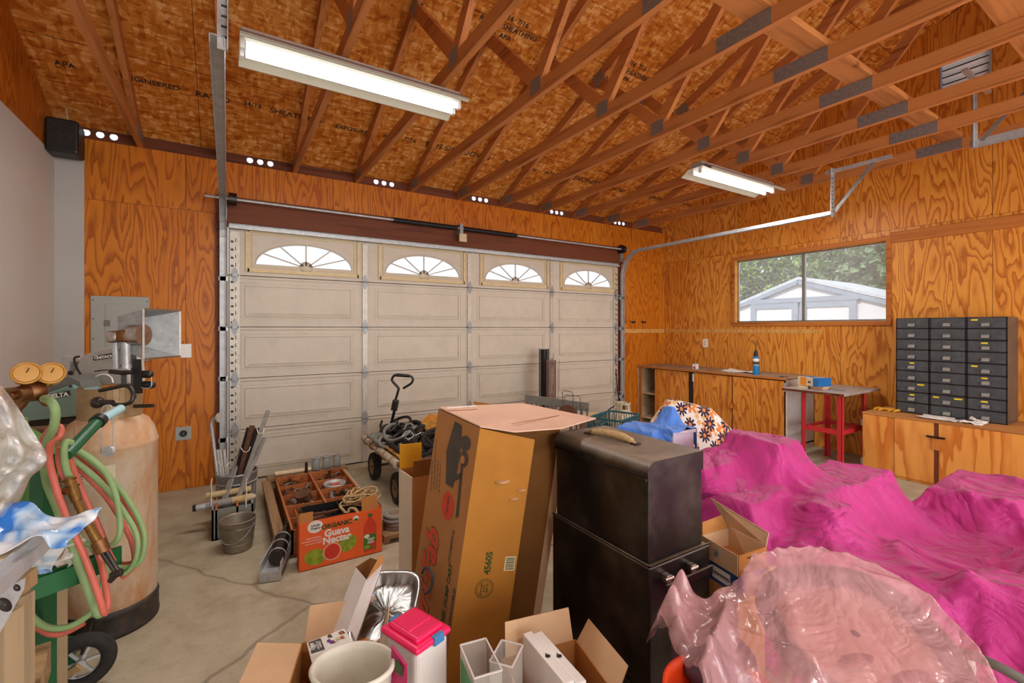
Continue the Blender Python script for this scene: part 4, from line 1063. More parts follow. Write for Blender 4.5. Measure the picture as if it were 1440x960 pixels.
wm = basis((0, 0, 0), FW, UP).to_3x3()
def ori(n):   # matrix turning +z into n
    return V((0, 0, 1)).rotation_difference(V(n)).to_matrix()
ax = (FW*-.80+RT*.60).normalized()
om = ori(ax)
wh = MB().torus(wc, .082, .026, om, 36, 12).build('wheel', M['rubber'], t)
mb = MB().torus(wc, .062, .008, om, 32, 8)
for k in range(6):
    a = R(60*k+10); d = om @ V((math.cos(a), math.sin(a), 0)); mb.bar(wc+d*.014, wc+d*.060, .010, .008, ax)
mb.cyl(wc-ax*.02, wc+ax*.024, .017, n=16); mb.build('hub', M['creambox'] if False else M['galv'], t).parent = wh
MB().cyl(wc-ax*.02, wc-ax*.35, .010, n=10).build('axle', M['darksteel'], t)
MB().bar(wc+ax*.03, wc+ax*.05-RT*.16-UP*.09+FW*.0, .028, .012, ax).build('foot_bar', M['boardx'], t)
MB().bar(wc-RT*.05+UP*.09, wc-RT*.05-UP*.09, .03, .03, FW).build('wheel_bracket', M['green_dark'], t)
# cylinder on the cart
cc = at(22, 650, 1.62); cc = V((cc.x, cc.y, 0))
t = thing('oxygen_cylinder', 'light green gas bottle standing in the hose cart', 'gas cylinder', (cc.x, cc.y, .07))
MB().lathe([(.001, .07), (.10, .07), (.107, .08), (.107, .90), (.10, .96), (.08, 1.0), (.05, 1.03), (.03, 1.05), (.03, 1.08), (.001, 1.08)], cc, 32).build('body', M['green_cyl'], t)
MB().cyl(cc+UP*1.08, cc+UP*1.17, .017).cyl(cc+UP*1.17, cc+UP*1.19, .03).build('valve', M['brass'], t)
# regulator
t = thing('gas_regulator', 'brass regulator with two round amber gauges', 'regulator', at(47, 552, 1.3))
c = at(46, 550, 1.28)
MB().ball(c, .03, 10, (1.1, 1, .95)).cyl(c, c-FW*.045-UP*.005, .024, .022).cyl(c-FW*.045-UP*.005, c-FW*.06-UP*.007, .012, n=6).build('body', M['copper'], t)
MB().tube(path([(0, 553, 1.27), (20, 551, 1.28), (40, 549, 1.29)]), .009, 10).cyl(at(25, 550, 1.28), at(34, 550, 1.285), .014, n=6).build('inlet_stem', M['brass'], t)
MB().tube(path([(48, 552, 1.3), (58, 560, 1.29), (66, 566, 1.28)]), [.010, .010, .012], 10).build('outlet_stem', M['brass'], t)
MB().tube(path([(38, 560, 1.3), (31, 568, 1.3), (24, 573, 1.3)]), [.009, .011, .013], 8).build('adjusting_screw', M['copper'], t)
for x, y, tt in ((37, 525, 1.26), (72, 525, 1.30)):
    g = at(x, y, tt); d = (V((0, 0, CAMH))-g).normalized(); d = (d+UP*.25).normalized()
    k = MB().cyl(g+d*.006, g-d*.026, .030, .0285, n=28).torus(g+d*.006, .0285, .0035, ori(d), 28, 8).build('pressure_gauge', M['gauge'], t)
    MB().cyl(g+d*.006, g+d*.0075, .025, n=24).build('dial', paint('amber dial %d' % x, 'b5811a', .25, coat=.6), t).parent = k
    MB().bar(g+d*.009, g+d*.009+UP*.014+RT*.008, .002, .001, d).build('needle', M['printblack'], t).parent = k
    MB().cyl(g-d*.015-UP*.025, at(50, 548, 1.29), .008, n=8).build('gauge_stem', M['brass'], t)
# hoses
def hose(name, pts, r, m, label, grp='looped gas hoses on the cart'):
    o = MB().tube(path(pts), r, 10, sub=7).build(name, m); return tag(o, label, 'hose', grp)
hose('gas_hose', [(62, 560, 1.27), (73, 566, 1.25), (78, 580, 1.25), (75, 602, 1.27), (66, 622, 1.32), (62, 650, 1.37), (66, 680, 1.42), (80, 715, 1.43), (97, 760, 1.42), (118, 815, 1.42), (136, 862, 1.42), (145, 856, 1.44), (146, 830, 1.5), (150, 790, 1.5)], .0105, M['hose_g'], 'thick green hose dropping from the brass regulator')
hose('gas_hose', [(66, 640, 1.36), (60, 620, 1.36), (72, 602, 1.33), (84, 600, 1.32), (84, 612, 1.31), (72, 622, 1.31), (69, 645, 1.33), (80, 690, 1.34), (95, 730, 1.34), (118, 780, 1.34), (138, 835, 1.35), (147, 862, 1.36), (151, 845, 1.4), (144, 800, 1.45), (135, 770, 1.5)], .0088, M['hose_r'], 'red hose looping up beside the regulator then down to the floor side')
hose('gas_hose', [(100, 622, 1.40), (92, 622, 1.38), (90, 640, 1.38), (94, 662, 1.39), (101, 676, 1.40)], .009, M['hose_g'], 'short green hose end curling into the torch')
hose('gas_hose', [(84, 628, 1.40), (83, 645, 1.40), (88, 665, 1.40), (97, 678, 1.41)], .009, M['hose_r'], 'short red hose end running into the torch')
hose('gas_hose', [(100, 628, 1.46), (125, 642, 1.50), (147, 662, 1.52), (161, 690, 1.52), (168, 725, 1.51), (168, 752, 1.50), (158, 765, 1.50), (140, 768, 1.50), (118, 762, 1.50), (100, 745, 1.5)], .0088, M['hose_g'], 'green hose loop nearest the torch')
hose('gas_hose', [(98, 630, 1.50), (128, 648, 1.56), (158, 676, 1.60), (182, 706, 1.60), (199, 738, 1.60), (203, 765, 1.58), (196, 790, 1.57), (178, 798, 1.56), (158, 795, 1.56), (138, 780, 1.56), (125, 760, 1.56)], .0088, M['hose_g'], 'widest green hose loop over the rusty cylinder')
hose('gas_hose', [(98, 634, 1.54), (128, 654, 1.60), (157, 682, 1.64), (180, 712, 1.64), (195, 742, 1.64), (199, 765, 1.62), (192, 786, 1.61), (176, 793, 1.6), (150, 788, 1.6)], .0085, M['hose_r'], 'widest red hose loop over the rusty cylinder')
hose('gas_hose', [(96, 640, 1.50), (125, 664, 1.54), (152, 690, 1.56), (176, 722, 1.56), (192, 752, 1.56), (192, 782, 1.55), (180, 803, 1.55), (168, 806, 1.54)], .0085, M['hose_g'], 'green hose loop between the wide and the inner one')
hose('gas_hose', [(96, 645, 1.52), (124, 672, 1.57), (150, 700, 1.59), (172, 734, 1.60), (186, 765, 1.6), (188, 795, 1.59), (172, 812, 1.58)], .0082, M['hose_r'], 'red hose loop beside the middle green one')
hose('gas_hose', [(96, 636, 1.48), (105, 665, 1.50), (122, 705, 1.52), (140, 742, 1.52), (152, 775, 1.52), (160, 790, 1.52)], .0082, M['hose_r'], 'straight hanging red hose behind the torch')
hose('gas_hose', [(33, 790, 1.42), (30, 825, 1.42), (38, 858, 1.42), (62, 880, 1.42), (92, 882, 1.44), (120, 868, 1.46), (136, 848, 1.48), (146, 812, 1.5), (140, 780, 1.5)], .0095, M['hose_g'], 'green hose sagging lowest under the tray')
hose('gas_hose', [(33, 800, 1.46), (31, 835, 1.46), (42, 870, 1.46), (66, 890, 1.46), (90, 890, 1.48), (118, 876, 1.5)], .0085, M['hose_r'], 'red hose sagging lowest under the tray')
t = thing('cutting_torch', 'brass cutting torch hanging among the looped hoses', 'torch', at(120, 720, 1.36))
MB().tube(path([(97, 672, 1.38), (103, 690, 1.375), (108, 704, 1.37)]), [.013, .015, .013], 12).torus(at(98, 674, 1.38), .014, .003, ori(at(103, 690, 1.375)-at(97, 672, 1.38)), 16, 6).torus(at(102, 684, 1.38), .015, .003, ori(at(103, 690, 1.375)-at(97, 672, 1.38)), 16, 6).build('hose_coupling', M['brass'], t)
MB().tube(path([(106, 700, 1.37), (122, 735, 1.36), (138, 762, 1.36)]), [.010, .011, .013], 12).build('grip', M['brass'], t)
MB().cyl(at(138, 760, 1.36), at(146, 776, 1.36), .020, .018, n=8).build('valve_block', M['copper'], t)
for d in (-4, 4): MB().cyl(at(146+d, 775, 1.36), at(166+d*.6, 806, 1.36), .006, n=10).build('tip_tube', M['darksteel'], t)
MB().cyl(at(158, 809, 1.36), at(170, 804, 1.36), .011).cyl(at(160, 810, 1.36), at(154, 818, 1.355), .010, .007).build('torch_head', M['darksteel'], t)
c = at(97, 690, 1.36); MB().cyl(c, c-RT*.012, .012, n=8).build('oxygen_knob', M['copper'], t)

# ---- trestle in the corner of the frame: posts, rails, aluminium rules, plastic film
t = thing('trestle', 'weathered wooden trestle at the lower left corner', 'trestle', (at(20, 930, 1.05).x, at(20, 930, 1.05).y, 0))
for (x, tt, w) in ((4, 1.0, .05), (26, 1.06, .035), (78, 1.66, .05)):
    p = at(x, 900, tt); ztop = .78 if tt < 1.2 else .60
    MB().bar(V((p.x, p.y, 0)), V((p.x, p.y, ztop)), w, .04, FW).build('post', M['boardz'], t)
p, q = at(35, 960, 1.15), at(58, 935, 1.35); MB().bar(V((p.x, p.y, .42)), V((q.x, q.y, .42)), .04, .09).build('cross_rail', M['boardx'], t)
p, q = at(-40, 850, .95), at(30, 860, 1.1); MB().bar(V((p.x, p.y, .80)), V((q.x, q.y, .80)), .06, .04).build('top_rail', M['boardx'], t)
def rule(a, b, w, h, name, label, m, off=0):
    o = MB().bar(a, b, w, h).build(name, m, bevel=.002); return tag(o, label, 'rule' if name != 'steel_angle' else 'angle')
A0, A1 = at(-60, 834, .80), at(58, 738, 1.10)
t2 = thing('spirit_level', 'aluminium straight edge with printed plate on the trestle', 'level', A0)
MB().bar(A0, A1, .05, .012).build('web', M['rulealu'], t2)
for s in (-1, 1):
    d = (A1-A0).normalized().cross(UP).normalized()*s*.028; MB().bar(A0+d, A1+d, .006, .030).build('flange', M['rulealu'], t2)
dd = (A1-A0).normalized(); nn = dd.cross(UP).normalized(); mid = A0.lerp(A1, .52)
mb = MB().bar(mid-dd*.12, mid+dd*.10, .032, .0135); mb.build('printed_plate', M['creambox'], t2)
text('16 24', .020, M['printgrey'], t2, mid+UP*.009, dd, UP.cross(dd), 'lettering')
t2 = thing('straight_edge', 'plain aluminium channel lying in front of the printed one', 'straight edge', A0)
o = RT*.036-UP*.010; MB().bar(A0+o, A1+o, .022, .02).build('channel', M['rulealu'], t2, bevel=.002)
o2 = RT*.05-UP*.012; MB().bar(A0+o2, A1+o2, .006, .030).build('lip', M['rulealu'], t2)
p0 = [at(-8, 905, .95), at(-8, 835, .95), at(36, 812, 1.0), at(34, 828, 1.0)]
t2 = thing('perforated_gusset', 'galvanised gusset plate with oval holes at the trestle end', 'bracket', p0[0])
MB().slab(p0, .004).build('plate', M['galv'], t2)
n_ = (p0[1]-p0[0]).cross(p0[-1]-p0[0]).normalized()
for x, y, a, b in ((6, 850, .009, .020), (23, 826, .005, .010)):
    c = onp(x, y, p0[0], n_)-n_*.002
    MB().lathe([(.001, 0), (a, 0), (a, .002)], c, 18, ori(n_) @ rot('Z', 20), 1, b/a).build('oval_hole', M['printblack'], t2)
# plastic films: rumpled sheets
def film_patch(name, corners, m, label, cat, amp=.012, n=26, seed=1, thick=0, scale=9, cut=None):
    rg = np.random.RandomState(seed); C = [V(c) for c in corners]
    ph = rg.rand(8)*6; mb = MB(); vs = []
    nrm = (C[1]-C[0]).cross(C[3]-C[0]).normalized()
    for i in range(n):
        for j in range(n):
            u, v_ = i/(n-1), j/(n-1)
            p = C[0]*(1-u)*(1-v_)+C[1]*u*(1-v_)+C[2]*u*v_+C[3]*(1-u)*v_
            h = 0
            for k in range(4): h += math.sin(scale*(u*math.cos(ph[k])+v_*math.sin(ph[k]))*(1+k*.7)+ph[k+4])/(1+k)
            edge = .007*math.sin(u*9+ph[0])*(v_-.5)*2+.007*math.sin(v_*8+ph[1])*(u-.5)*2
            vs.append(p+nrm*h*amp+(C[1]-C[0]).normalized()*edge+(C[3]-C[0]).normalized()*edge)
    mb.add(vs, [(i*n+j, (i+1)*n+j, (i+1)*n+j+1, i*n+j+1) for i in range(n-1) for j in range(n-1)], True)
    o = mb.build(name, m, solid=.0012); return tag(o, label, cat)
film_patch('plastic_film', [at(-30, 772, .90), at(100, 764, .98), at(143, 720, 1.04), at(-10, 712, 1.00)], M['bluefilm'], 'blue and white printed plastic film lying over the straight edges', 'plastic film', .010, 34, 4, scale=7)
film_patch('plastic_film', [at(22, 812, 1.16), at(72, 806, 1.16), at(96, 750, 1.12), at(20, 755, 1.10)], M['bluefilm'], 'lower flap of blue printed film hanging under the straight edges', 'plastic film', .006, 24, 9, scale=5)
film_patch('plastic_film', [at(82, 797, 1.38), at(112, 792, 1.45), at(118, 760, 1.45), at(84, 765, 1.38)], M['clearfilm'], 'small crumpled clear film in the green tray', 'plastic film', .012, 20, 5, scale=9)
# clear bag hanging at the frame edge
rg = random.Random(5)
mb = MB(); vs = []; n, m_ = 30, 26
outl = [(0, 540), (22, 568), (45, 605), (66, 640), (58, 658), (42, 672), (30, 700), (12, 722), (0, 742)]
cl = spline([V((x, y, 0)) for x, y in outl], 4)
for i in range(n):
    k = i/(n-1)*(len(cl)-1); a = cl[int(k)].lerp(cl[min(int(k)+1, len(cl)-1)], k-int(k))
    for j in range(m_):
        w_ = j/(m_-1); x = a.x*(1-w_)-60*w_
        tt = 1.02-.30*math.sin(w_*1.5)*1+.03*math.sin(i*.9+j*.35)+.02*math.sin(i*.33-j*.9+1)
        vs.append(at(x, a.y, tt))
mb.add(vs, [(i*m_+j, (i+1)*m_+j, (i+1)*m_+j+1, i*m_+j+1) for i in range(n-1) for j in range(m_-1)], True)
tag(mb.build('plastic_bag', film('crinkled clear bag plastic', 'e9e4e0', .62, .2), solid=.001), 'crumpled clear plastic bag hanging at the left frame edge', 'plastic bag')
# ---------------------------------------------------------------- galvanised can with pipes
K = V((.06, 4.06, 0))
t = thing('galvanised_can', 'ribbed galvanised can full of pipes by the left door track', 'can', K)
MB().lathe([(.001, .01), (.12, .01), (.123, 0), (.125, .02), (.137, .30), (.142, .305), (.142, .318), (.134, .318), (.133, .30), (.12, .03), (.001, .02)], K, 36).build('body', M['galv_dull'], t)
mb = MB()
for i in range(22):
    a = 2*math.pi*i/22; d = V((math.cos(a), math.sin(a), 0)); mb.bar(K+d*.1245+UP*.04, K+d*.1335+UP*.225, .008, .006, d)
mb.torus(K+UP*.245, .136, .004).build('rib', M['galv'], t)
def rod(a, b, r, m, name, label, cat='pipe', n=10, grp=None): return tag(MB().cyl(a, b, r, n=n).build(name, m), label, cat, grp)
b0 = K+UP*.03
t = thing('shower_pipe', 'grey elbow pipe with a round flange leaning in the galvanised can', 'pipe', b0)
pa, pb = K+V((-.10, .0, .05)), at(297, 593, 3.5)
MB().tube([pa, pa.lerp(pb, .5), pb-UP*.02, pb+UP*.012+RT*.01, at(303, 588, 3.5), at(306, 587, 3.5)], .012, 10).build('pipe', M['galv'], t)
c = at(308, 587, 3.5); MB().cyl(c-RT*.006, c+RT*.006, .036, n=20).build('flange', M['toolgrey'], t)
for i, (x, y, dx) in enumerate(((306, 632, .02), (310, 633, .03), (315, 632, .045), (303, 640, -.01), (319, 655, .06))):
    pb = at(x, y, 3.5); rod(K+V((-.07+i*.012, -.03+i*.01, .04)), pb, .011, M['toolgrey'], 'short_pipe', 'short clear grey pipe upright at the left of the galvanised can', 'pipe', grp='short pipes in the can')
for i, (xb, yb, xt, yt, m, lab, r) in enumerate(((336, 655, 351, 601, M['darksteel'], 'dark square bar bundle piece, leftmost, in the galvanised can', .016), (341, 656, 355, 598, M['rustiron'], 'dark brown square bar in the middle of the bundle in the can', .015), (347, 656, 362, 602, M['darksteel'], 'dark square bar at the right of the bundle in the can', .014))):
    p, q = at(xb, yb, 3.45), at(xt, yt, 3.55); d = (q-p).normalized(); tag(MB().bar(p-d*.28, q, r*2, r*2, FW).build('square_bar', m, bevel=.002), lab, 'bar')
for i, (xb, yb, xt, yt, lab) in enumerate(((350, 655, 377, 577, 'long flat grey conduit leaning highest out of the galvanised can'), (354, 656, 372, 615, 'shorter grey conduit at the right rim of the galvanised can'), (330, 660, 341, 628, 'short grey sleeve at the left of the dark bars in the can'))):
    p, q = at(xb, yb, 3.42), at(xt, yt, 3.6); d = (q-p).normalized(); tag(MB().bar(p-d*.26, q, .03 if i != 2 else .04, .016, FW).build('conduit', M['tubegrey'], bevel=.003), lab, 'conduit')
p, q = at(378, 578, 3.6), at(380, 567, 3.62); rod(p, q, .004, M['galv'], 'thin_rod', 'thin rod tip sticking up from the long conduit', 'rod')
for yy, x0, x1, lab in ((632, 338, 352, 'white twine tied low around the dark bar bundle'), (606, 361, 371, 'white twine tied high around the grey conduit'), (652, 305, 325, 'white twine over the can rim')):
    tag(MB().tube(path([(x0, yy-4, 3.42), ((x0+x1)/2-2, yy+3, 3.40), ((x0+x1)/2+4, yy+2, 3.40), (x1, yy-4, 3.43)]), .003, 6, sub=5).build('twine', M['twine']), lab, 'twine')

# ---------------------------------------------------------------- two tied tubes over a small crate, zinc pail
bx0, by0 = .02, 3.24
t = thing('parts_crate', 'small open wooden crate with dark compartments under the tied tubes', 'crate', (.03, 3.7, 0))
X0, X1, Y0, Y1, Z1 = -.09, .15, 3.59, 3.86, .20
mb = MB(); 
mb.box(X0, X1, Y0, Y0+.012, 0, Z1); mb.box(X0, X1, Y1-.012, Y1, 0, Z1); mb.box(X0, X0+.012, Y0, Y1, 0, Z1); mb.box(X1-.012, X1, Y0, Y1, 0, Z1); mb.box(X0, X1, Y0, Y1, 0.0, .012)
mb.build('body', M['greyrack'], t)
mb = MB(); mb.box(X0+.02, X0+.032, Y0, Y1, .01, Z1+.004); mb.box(X0+.14, X0+.152, Y0, Y1, .01, Z1+.004); mb.build('divider', M['tray'], t)
mb = MB().box(X0+.013, X1-.013, Y0+.013, Y1-.013, .10, .112); mb.build('tray_liner', M['black'], t)
rg = random.Random(3)
mb = MB()
for i in range(40): mb.ball((rg.uniform(X0+.05, X0+.13), rg.uniform(Y0+.03, Y0+.15), .118+rg.random()*.02), rg.uniform(.006, .011), 5)
o = mb.build('loose_hardware', M['galv_dull']); tag(o, 'loose small hardware lying in the small dark crate', 'hardware', kind='stuff')
tb = [(at(290, 697, 3.20), at(353, 687, 3.35), .022, M['tube'], 'buff cardboard tube tied on top of the small crate, rear of two'), (at(290, 711, 3.12), at(356, 698, 3.24), .026, M['tube'], 'grey smeared tube in front of the buff one')]
for i, (p, q, r, m, lab) in enumerate(tb):
    tt = thing('cardboard_tube', lab, 'tube', p)
    if i == 0: MB().cyl(p, q, r, n=20).build('tube', m, tt)
    else:
        MB().cyl(p, p.lerp(q, .55), r, n=20).build('coated_half', M['tubegrey'], tt); MB().cyl(p.lerp(q, .55), q, r*1.005, n=20).build('bare_half', m, tt)
        MB().cyl(p+(p-q)*.22, p, r*.8, n=20).build('inner_pipe', M['galv'], tt); MB().cyl(p+(p-q)*.27, p+(p-q)*.20, r*.86, n=20).build('end_cap', M['rubber'], tt)
        MB().cyl(q, q+(q-p)*.06, r*.7, n=16).build('inner_pipe', M['galv'], tt)
for x in (298, 347):
    tag(MB().tube(path([(x, 690, 3.25), (x-1, 683, 3.3), (x, 672, 3.32)]), .0035, 6, sub=4).tube(path([(x, 690, 3.22), (x-1, 703, 3.12), (x-1, 713, 3.10)]), .0035, 6, sub=4).build('twine', M['twine']), 'white string binding the two tubes at the %s end' % ('left' if x < 320 else 'right'), 'twine')
PC = at(335, 766, 2.90); PC = V((PC.x, PC.y, 0))
t = thing('zinc_pail', 'dusty zinc pail on the floor in front of the small crate', 'pail', PC)
MB().lathe([(.001, .006), (.075, .006), (.078, 0), (.08, .01), (.099, .185), (.103, .19), (.103, .196), (.097, .196), (.096, .185), (.077, .015), (.001, .012)], PC, 36).build('body', M['bucket'], t)
MB().torus(PC+UP*.15, .0965, .0022).torus(PC+UP*.05, .086, .0022).build('rib', M['bucket'], t)
hd = [PC+RT*.103*math.cos(R(a))-FW*.103*math.sin(R(a))*.97+UP*(.17-.10*math.sin(R(a))) for a in range(0, 181, 12)]
MB().tube(hd, .003, 6).build('bail_handle', M['galv_dull'], t)

# ---------------------------------------------------------------- divided parts trays on the floor
rg = random.Random(11)
t = thing('divided_tray', 'long divided wooden tray of old hardware on the floor', 'tray', (.58, 3.65, 0))
TX0, TX1, TY0, TY1, TZ = .33, .86, 3.06, 4.22, .17
mb = MB(); w = .012
mb.box(TX0, TX1, TY0, TY0+w, .02, TZ); mb.box(TX0, TX1, TY1-w, TY1, .02, TZ); mb.box(TX0, TX0+w, TY0, TY1, .02, TZ); mb.box(TX1-w, TX1, TY0, TY1, .02, TZ); mb.box(TX0, TX1, TY0, TY1, .01, .022)
mb.build('frame', M['tray'], t)
ym = [3.06+i*.232 for i in range(1, 5)]
for y in ym: MB().box(TX0, TX1, y-.005, y+.005, .02, TZ-.01).build('divider', M['pallet'] if False else M['tray'], t)
MB().box(.583, .597, TY0, TY1, .02, TZ+.004).build('centre_divider', M['tray'], t)
t = thing('old_plank', 'weathered plank lying along the left side of the tray', 'plank', (.27, 3.7, 0))
MB().box(.24, .30, 3.02, 4.30, .11, .14).build('board', M['board'], t, bevel=.003); MB().box(.25, .29, 3.05, 4.25, 0, .11).build('support', M['board'], t)
t = thing('wooden_strip', 'pale painted strip along the right side of the tray', 'plank', (.9, 3.6, 0))
MB().box(.872, .892, 3.1, 4.25, .10, .145).build('board', M['cream'], t, bevel=.002); MB().box(.874, .89, 3.1, 4.2, 0, .10).build('support', M['board'], t)
# contents: small countable pieces per cell
def ring_piece(c, r, q, m, name, lab): tag(MB().torus(c, r, q, rot('X', rg.uniform(-25, 25)) @ rot('Y', rg.uniform(-25, 25)), 18, 6).build(name, m), lab, 'ring', 'rings and clamps in the tray')
cellx = ((.35, .575), (.605, .845)); celly = [(3.07+.232*i, 3.28+.232*i) for i in range(5)]
mats = [M['rustiron'], M['steel'], M['darksteel'], M['galv_dull'], M['copper']]
for cx in range(2):
    for cy in range(5):
        x0, x1 = cellx[cx]; y0, y1 = celly[cy]
        nm = rg.choice(['pipe_fitting', 'bracket', 'bolt'])
        where = ['left', 'right'][cx]+' column, '+['nearest', 'second', 'third', 'fourth', 'farthest'][cy]+' cell'
        for k in range(13):
            c = V((rg.uniform(x0+.03, x1-.03), rg.uniform(y0+.03, y1-.03), .095+rg.random()*.05)); m = rg.choice(mats); a = rg.uniform(0, 3.14); d = V((math.cos(a), math.sin(a), rg.uniform(-.25, .25)))
            mb = MB(); typ = (cx*5+cy+k//4) % 4
            if typ == 0: mb.cyl(c-d*.035, c+d*.035, .007, n=8).cyl(c+d*.035, c+d*.043, .014, n=6); nm, lb_ = 'bolt', 'old bolt lying in the wooden tray, '+where
            elif typ == 1: mb.torus(c, rg.uniform(.018, .04), .005, rot('X', rg.uniform(-30, 30)) @ rot('Y', rg.uniform(-30, 30)), 16, 6); nm, lb_ = 'metal_ring', 'metal ring lying in the wooden tray, '+where
            elif typ == 2: mb.tube([c-d*.03, c, c+d.cross(UP)*.03], .011, 10).cyl(c-d*.036, c-d*.026, .015, n=8); nm, lb_ = 'pipe_fitting', 'elbow fitting lying in the wooden tray, '+where
            else: mb.bar(c-d*.045, c+d*.045, .022, .004).bar(c+d*.045, c+d*.045+UP*.03, .022, .004, d); nm, lb_ = 'metal_bracket', 'flat angle bracket lying in the wooden tray, '+where
            tag(mb.build(nm, m), lb_, {'bolt': 'bolt', 'metal_ring': 'ring', 'pipe_fitting': 'fitting', 'metal_bracket': 'bracket'}[nm], 'old hardware in the %s' % where)
# round tin and rusty disc in the tray, glass jars at the far end
t = thing('round_tin', 'round tin tray with a red patch in the right column of the tray', 'tin', (.73, 3.86, .12))
MB().lathe([(.001, .0), (.075, 0), (.08, .004), (.085, .035), (.081, .035), (.077, .008), (.001, .006)], (.73, 3.86, .13), 28).build('body', M['galv'], t)
MB().box(.70, .77, 3.84, 3.89, .145, .155).build('red_piece', M['hose_r'], t)
tag(MB().cyl((.49, 3.70, .12), (.47, 3.68, .185), .055, n=26).build('saw_blade_disc', M['rustiron']), 'rusty brown disc leaning in the left column of the tray', 'disc')
t = thing('glass_jar', 'small clear glass jar at the far end of the tray, leftmost of three', 'jar', (.66, 4.33, 0))
MB().lathe([(.001, .15), (.034, .15), (.036, .16), (.036, .235), (.03, .245), (.03, .26), (.028, .26), (.028, .243), (.033, .232), (.033, .165), (.001, .16)], (.66, 4.33, 0), 20).build('glass_body', paint('cloudy jar glass', 'aab0ac', .15, alpha=.45), t)
MB().torus((.66, 4.33, .262), .031, .004).build('rim', M['galv'], t)
dup(t, (.75, 4.34, 0), label='small clear glass jar at the far end of the tray, middle of three', group='glass jars behind the tray'); dup(t, (.84, 4.35, 0), label='small clear glass jar at the far end of the tray, rightmost of three', group='glass jars behind the tray'); t['group'] = 'glass jars behind the tray'
t = thing('rear_shelf_board', 'low board behind the tray carrying jars and pipe', 'plank', (.6, 4.33, 0)); MB().box(.28, .92, 4.27, 4.40, .125, .15).build('board', M['board'], t)
for x in (.32, .88): MB().box(x-.02, x+.02, 4.28, 4.39, 0, .125).build('block', M['board'], t)
rod(V((.34, 4.33, .17)), V((.62, 4.33, .17)), .018, M['creambox'], 'white_pipe', 'pale pipe lying on the board behind the tray')
rod(V((.58, 4.30, .15)), V((.58, 4.30, .24)), .012, M['darksteel'], 'standing_bolt', 'dark bolt standing on the board behind the tray', 'bolt')
# black shallow tray near, with rope
t = thing('black_tray', 'black steel tray with a punched rim behind the orange carton', 'tray', (.62, 3.1, 0))
mb = MB(); a, b, c_, d = .40, .86, 2.995, 3.25; z0, z1 = .17, .235
for q in ((a, b, c_, c_+.004), (a, b, d-.004, d), (a, a+.004, c_, d), (b-.004, b, c_, d)): mb.box(*q, z0, z1)
mb.box(a, b, c_, d, z0, z0+.004); mb.build('pan', M['black'], t)
mb = MB()
for i in range(26): mb.box(a+.01+i*.017, a+.018+i*.017, c_-.0015, c_, z1-.02, z1-.006)
mb.build('punched_rim', M['galv'], t)
MB().box(.62, .625, c_, d, z0, z1).build('divider', M['darksteel'], t)
for k in range(7):
    c = V((rg.uniform(.43, .60), rg.uniform(3.04, 3.2), .185+rg.random()*.02)); a_ = rg.uniform(-.3, .3); dd = V((math.cos(a_), math.sin(a_), 0))
    tag(MB().bar(c-dd*.06, c+dd*.06, .022, .008).cyl(c+dd*.05-UP*.004, c+dd*.05+UP*.008, .012, n=10).build('hinge_strap', rg.choice([M['rustiron'], M['copper']])), 'rusty strap hinge lying in the black tray', 'hinge', 'strap hinges in the black tray')
t = thing('rope_coil', 'tangled tan rope heaped behind the orange carton', 'rope', (.74, 3.14, .24))
for k in range(9):
    r1 = rg.uniform(.05, .11); c = V((.75+rg.uniform(-.04, .04), 3.14+rg.uniform(-.04, .05), .25+k*.006)); ph = rg.random()*6
    pts = [c+V((math.cos(a)*r1*(1+.2*math.sin(3*a+ph)), math.sin(a)*r1*.8*(1+.25*math.cos(2*a+ph)), .012*math.sin(2*a+ph))) for a in np.linspace(0, 6.283, 16)[:-1]]
    MB().tube(spline(pts, 3, True), .0055, 7, closed=True).build('strand', M['rope'], t)
MB().tube(path([(478, 712, 2.95), (488, 722, 2.9), (492, 715, 2.92), (500, 716, 2.9), (505, 728, 2.88), (498, 736, 2.87), (485, 730, 2.88)]), .009, 8, sub=5).build('thick_end', M['rope'], t)
# wire bottle caddy
t = thing('metal_channel', 'short white metal channel on the floor left of the orange carton', 'channel', (.24, 2.98, 0))
c0, c1 = V((.20, 2.84, 0)), V((.30, 3.16, 0)); dd = (c1-c0).normalized(); nn = V((dd.y, -dd.x, 0))
MB().bar(c0+UP*.05, c1+UP*.05, .11, .006).bar(c0+nn*.052+UP*.075, c1+nn*.052+UP*.075, .006, .055).bar(c0-nn*.052+UP*.075, c1-nn*.052+UP*.075, .006, .055).bar(c0-nn*.055+UP*.03, c0+nn*.055+UP*.03, .006, .05, UP).build('channel', M['galv'], t)
MB().bar(c0+dd*.03+UP*.02, c1-dd*.02+UP*.02, .07, .045).build('block', M['darksteel'], t)
t = thing('bundled_cylinder', 'wire bound grey metal cylinder with a neck resting on the channel', 'cylinder', (.24, 3.0, .06))
p, q = V((.235, 2.89, .10)), V((.285, 3.09, .135)); d = (q-p).normalized()
MB().cyl(p, q, .042, n=24).cyl(q, q+d*.03, .042, .014, n=20).cyl(q+d*.03, q+d*.12, .014, n=14).cyl(q+d*.12, q+d*.135, .018, n=14).build('body', M['darksteel'], t)
for s in (.15, .55, .9): MB().torus(p.lerp(q, s), .044, .003, ori(d), 24, 6).build('binding_wire', M['galv'], t)

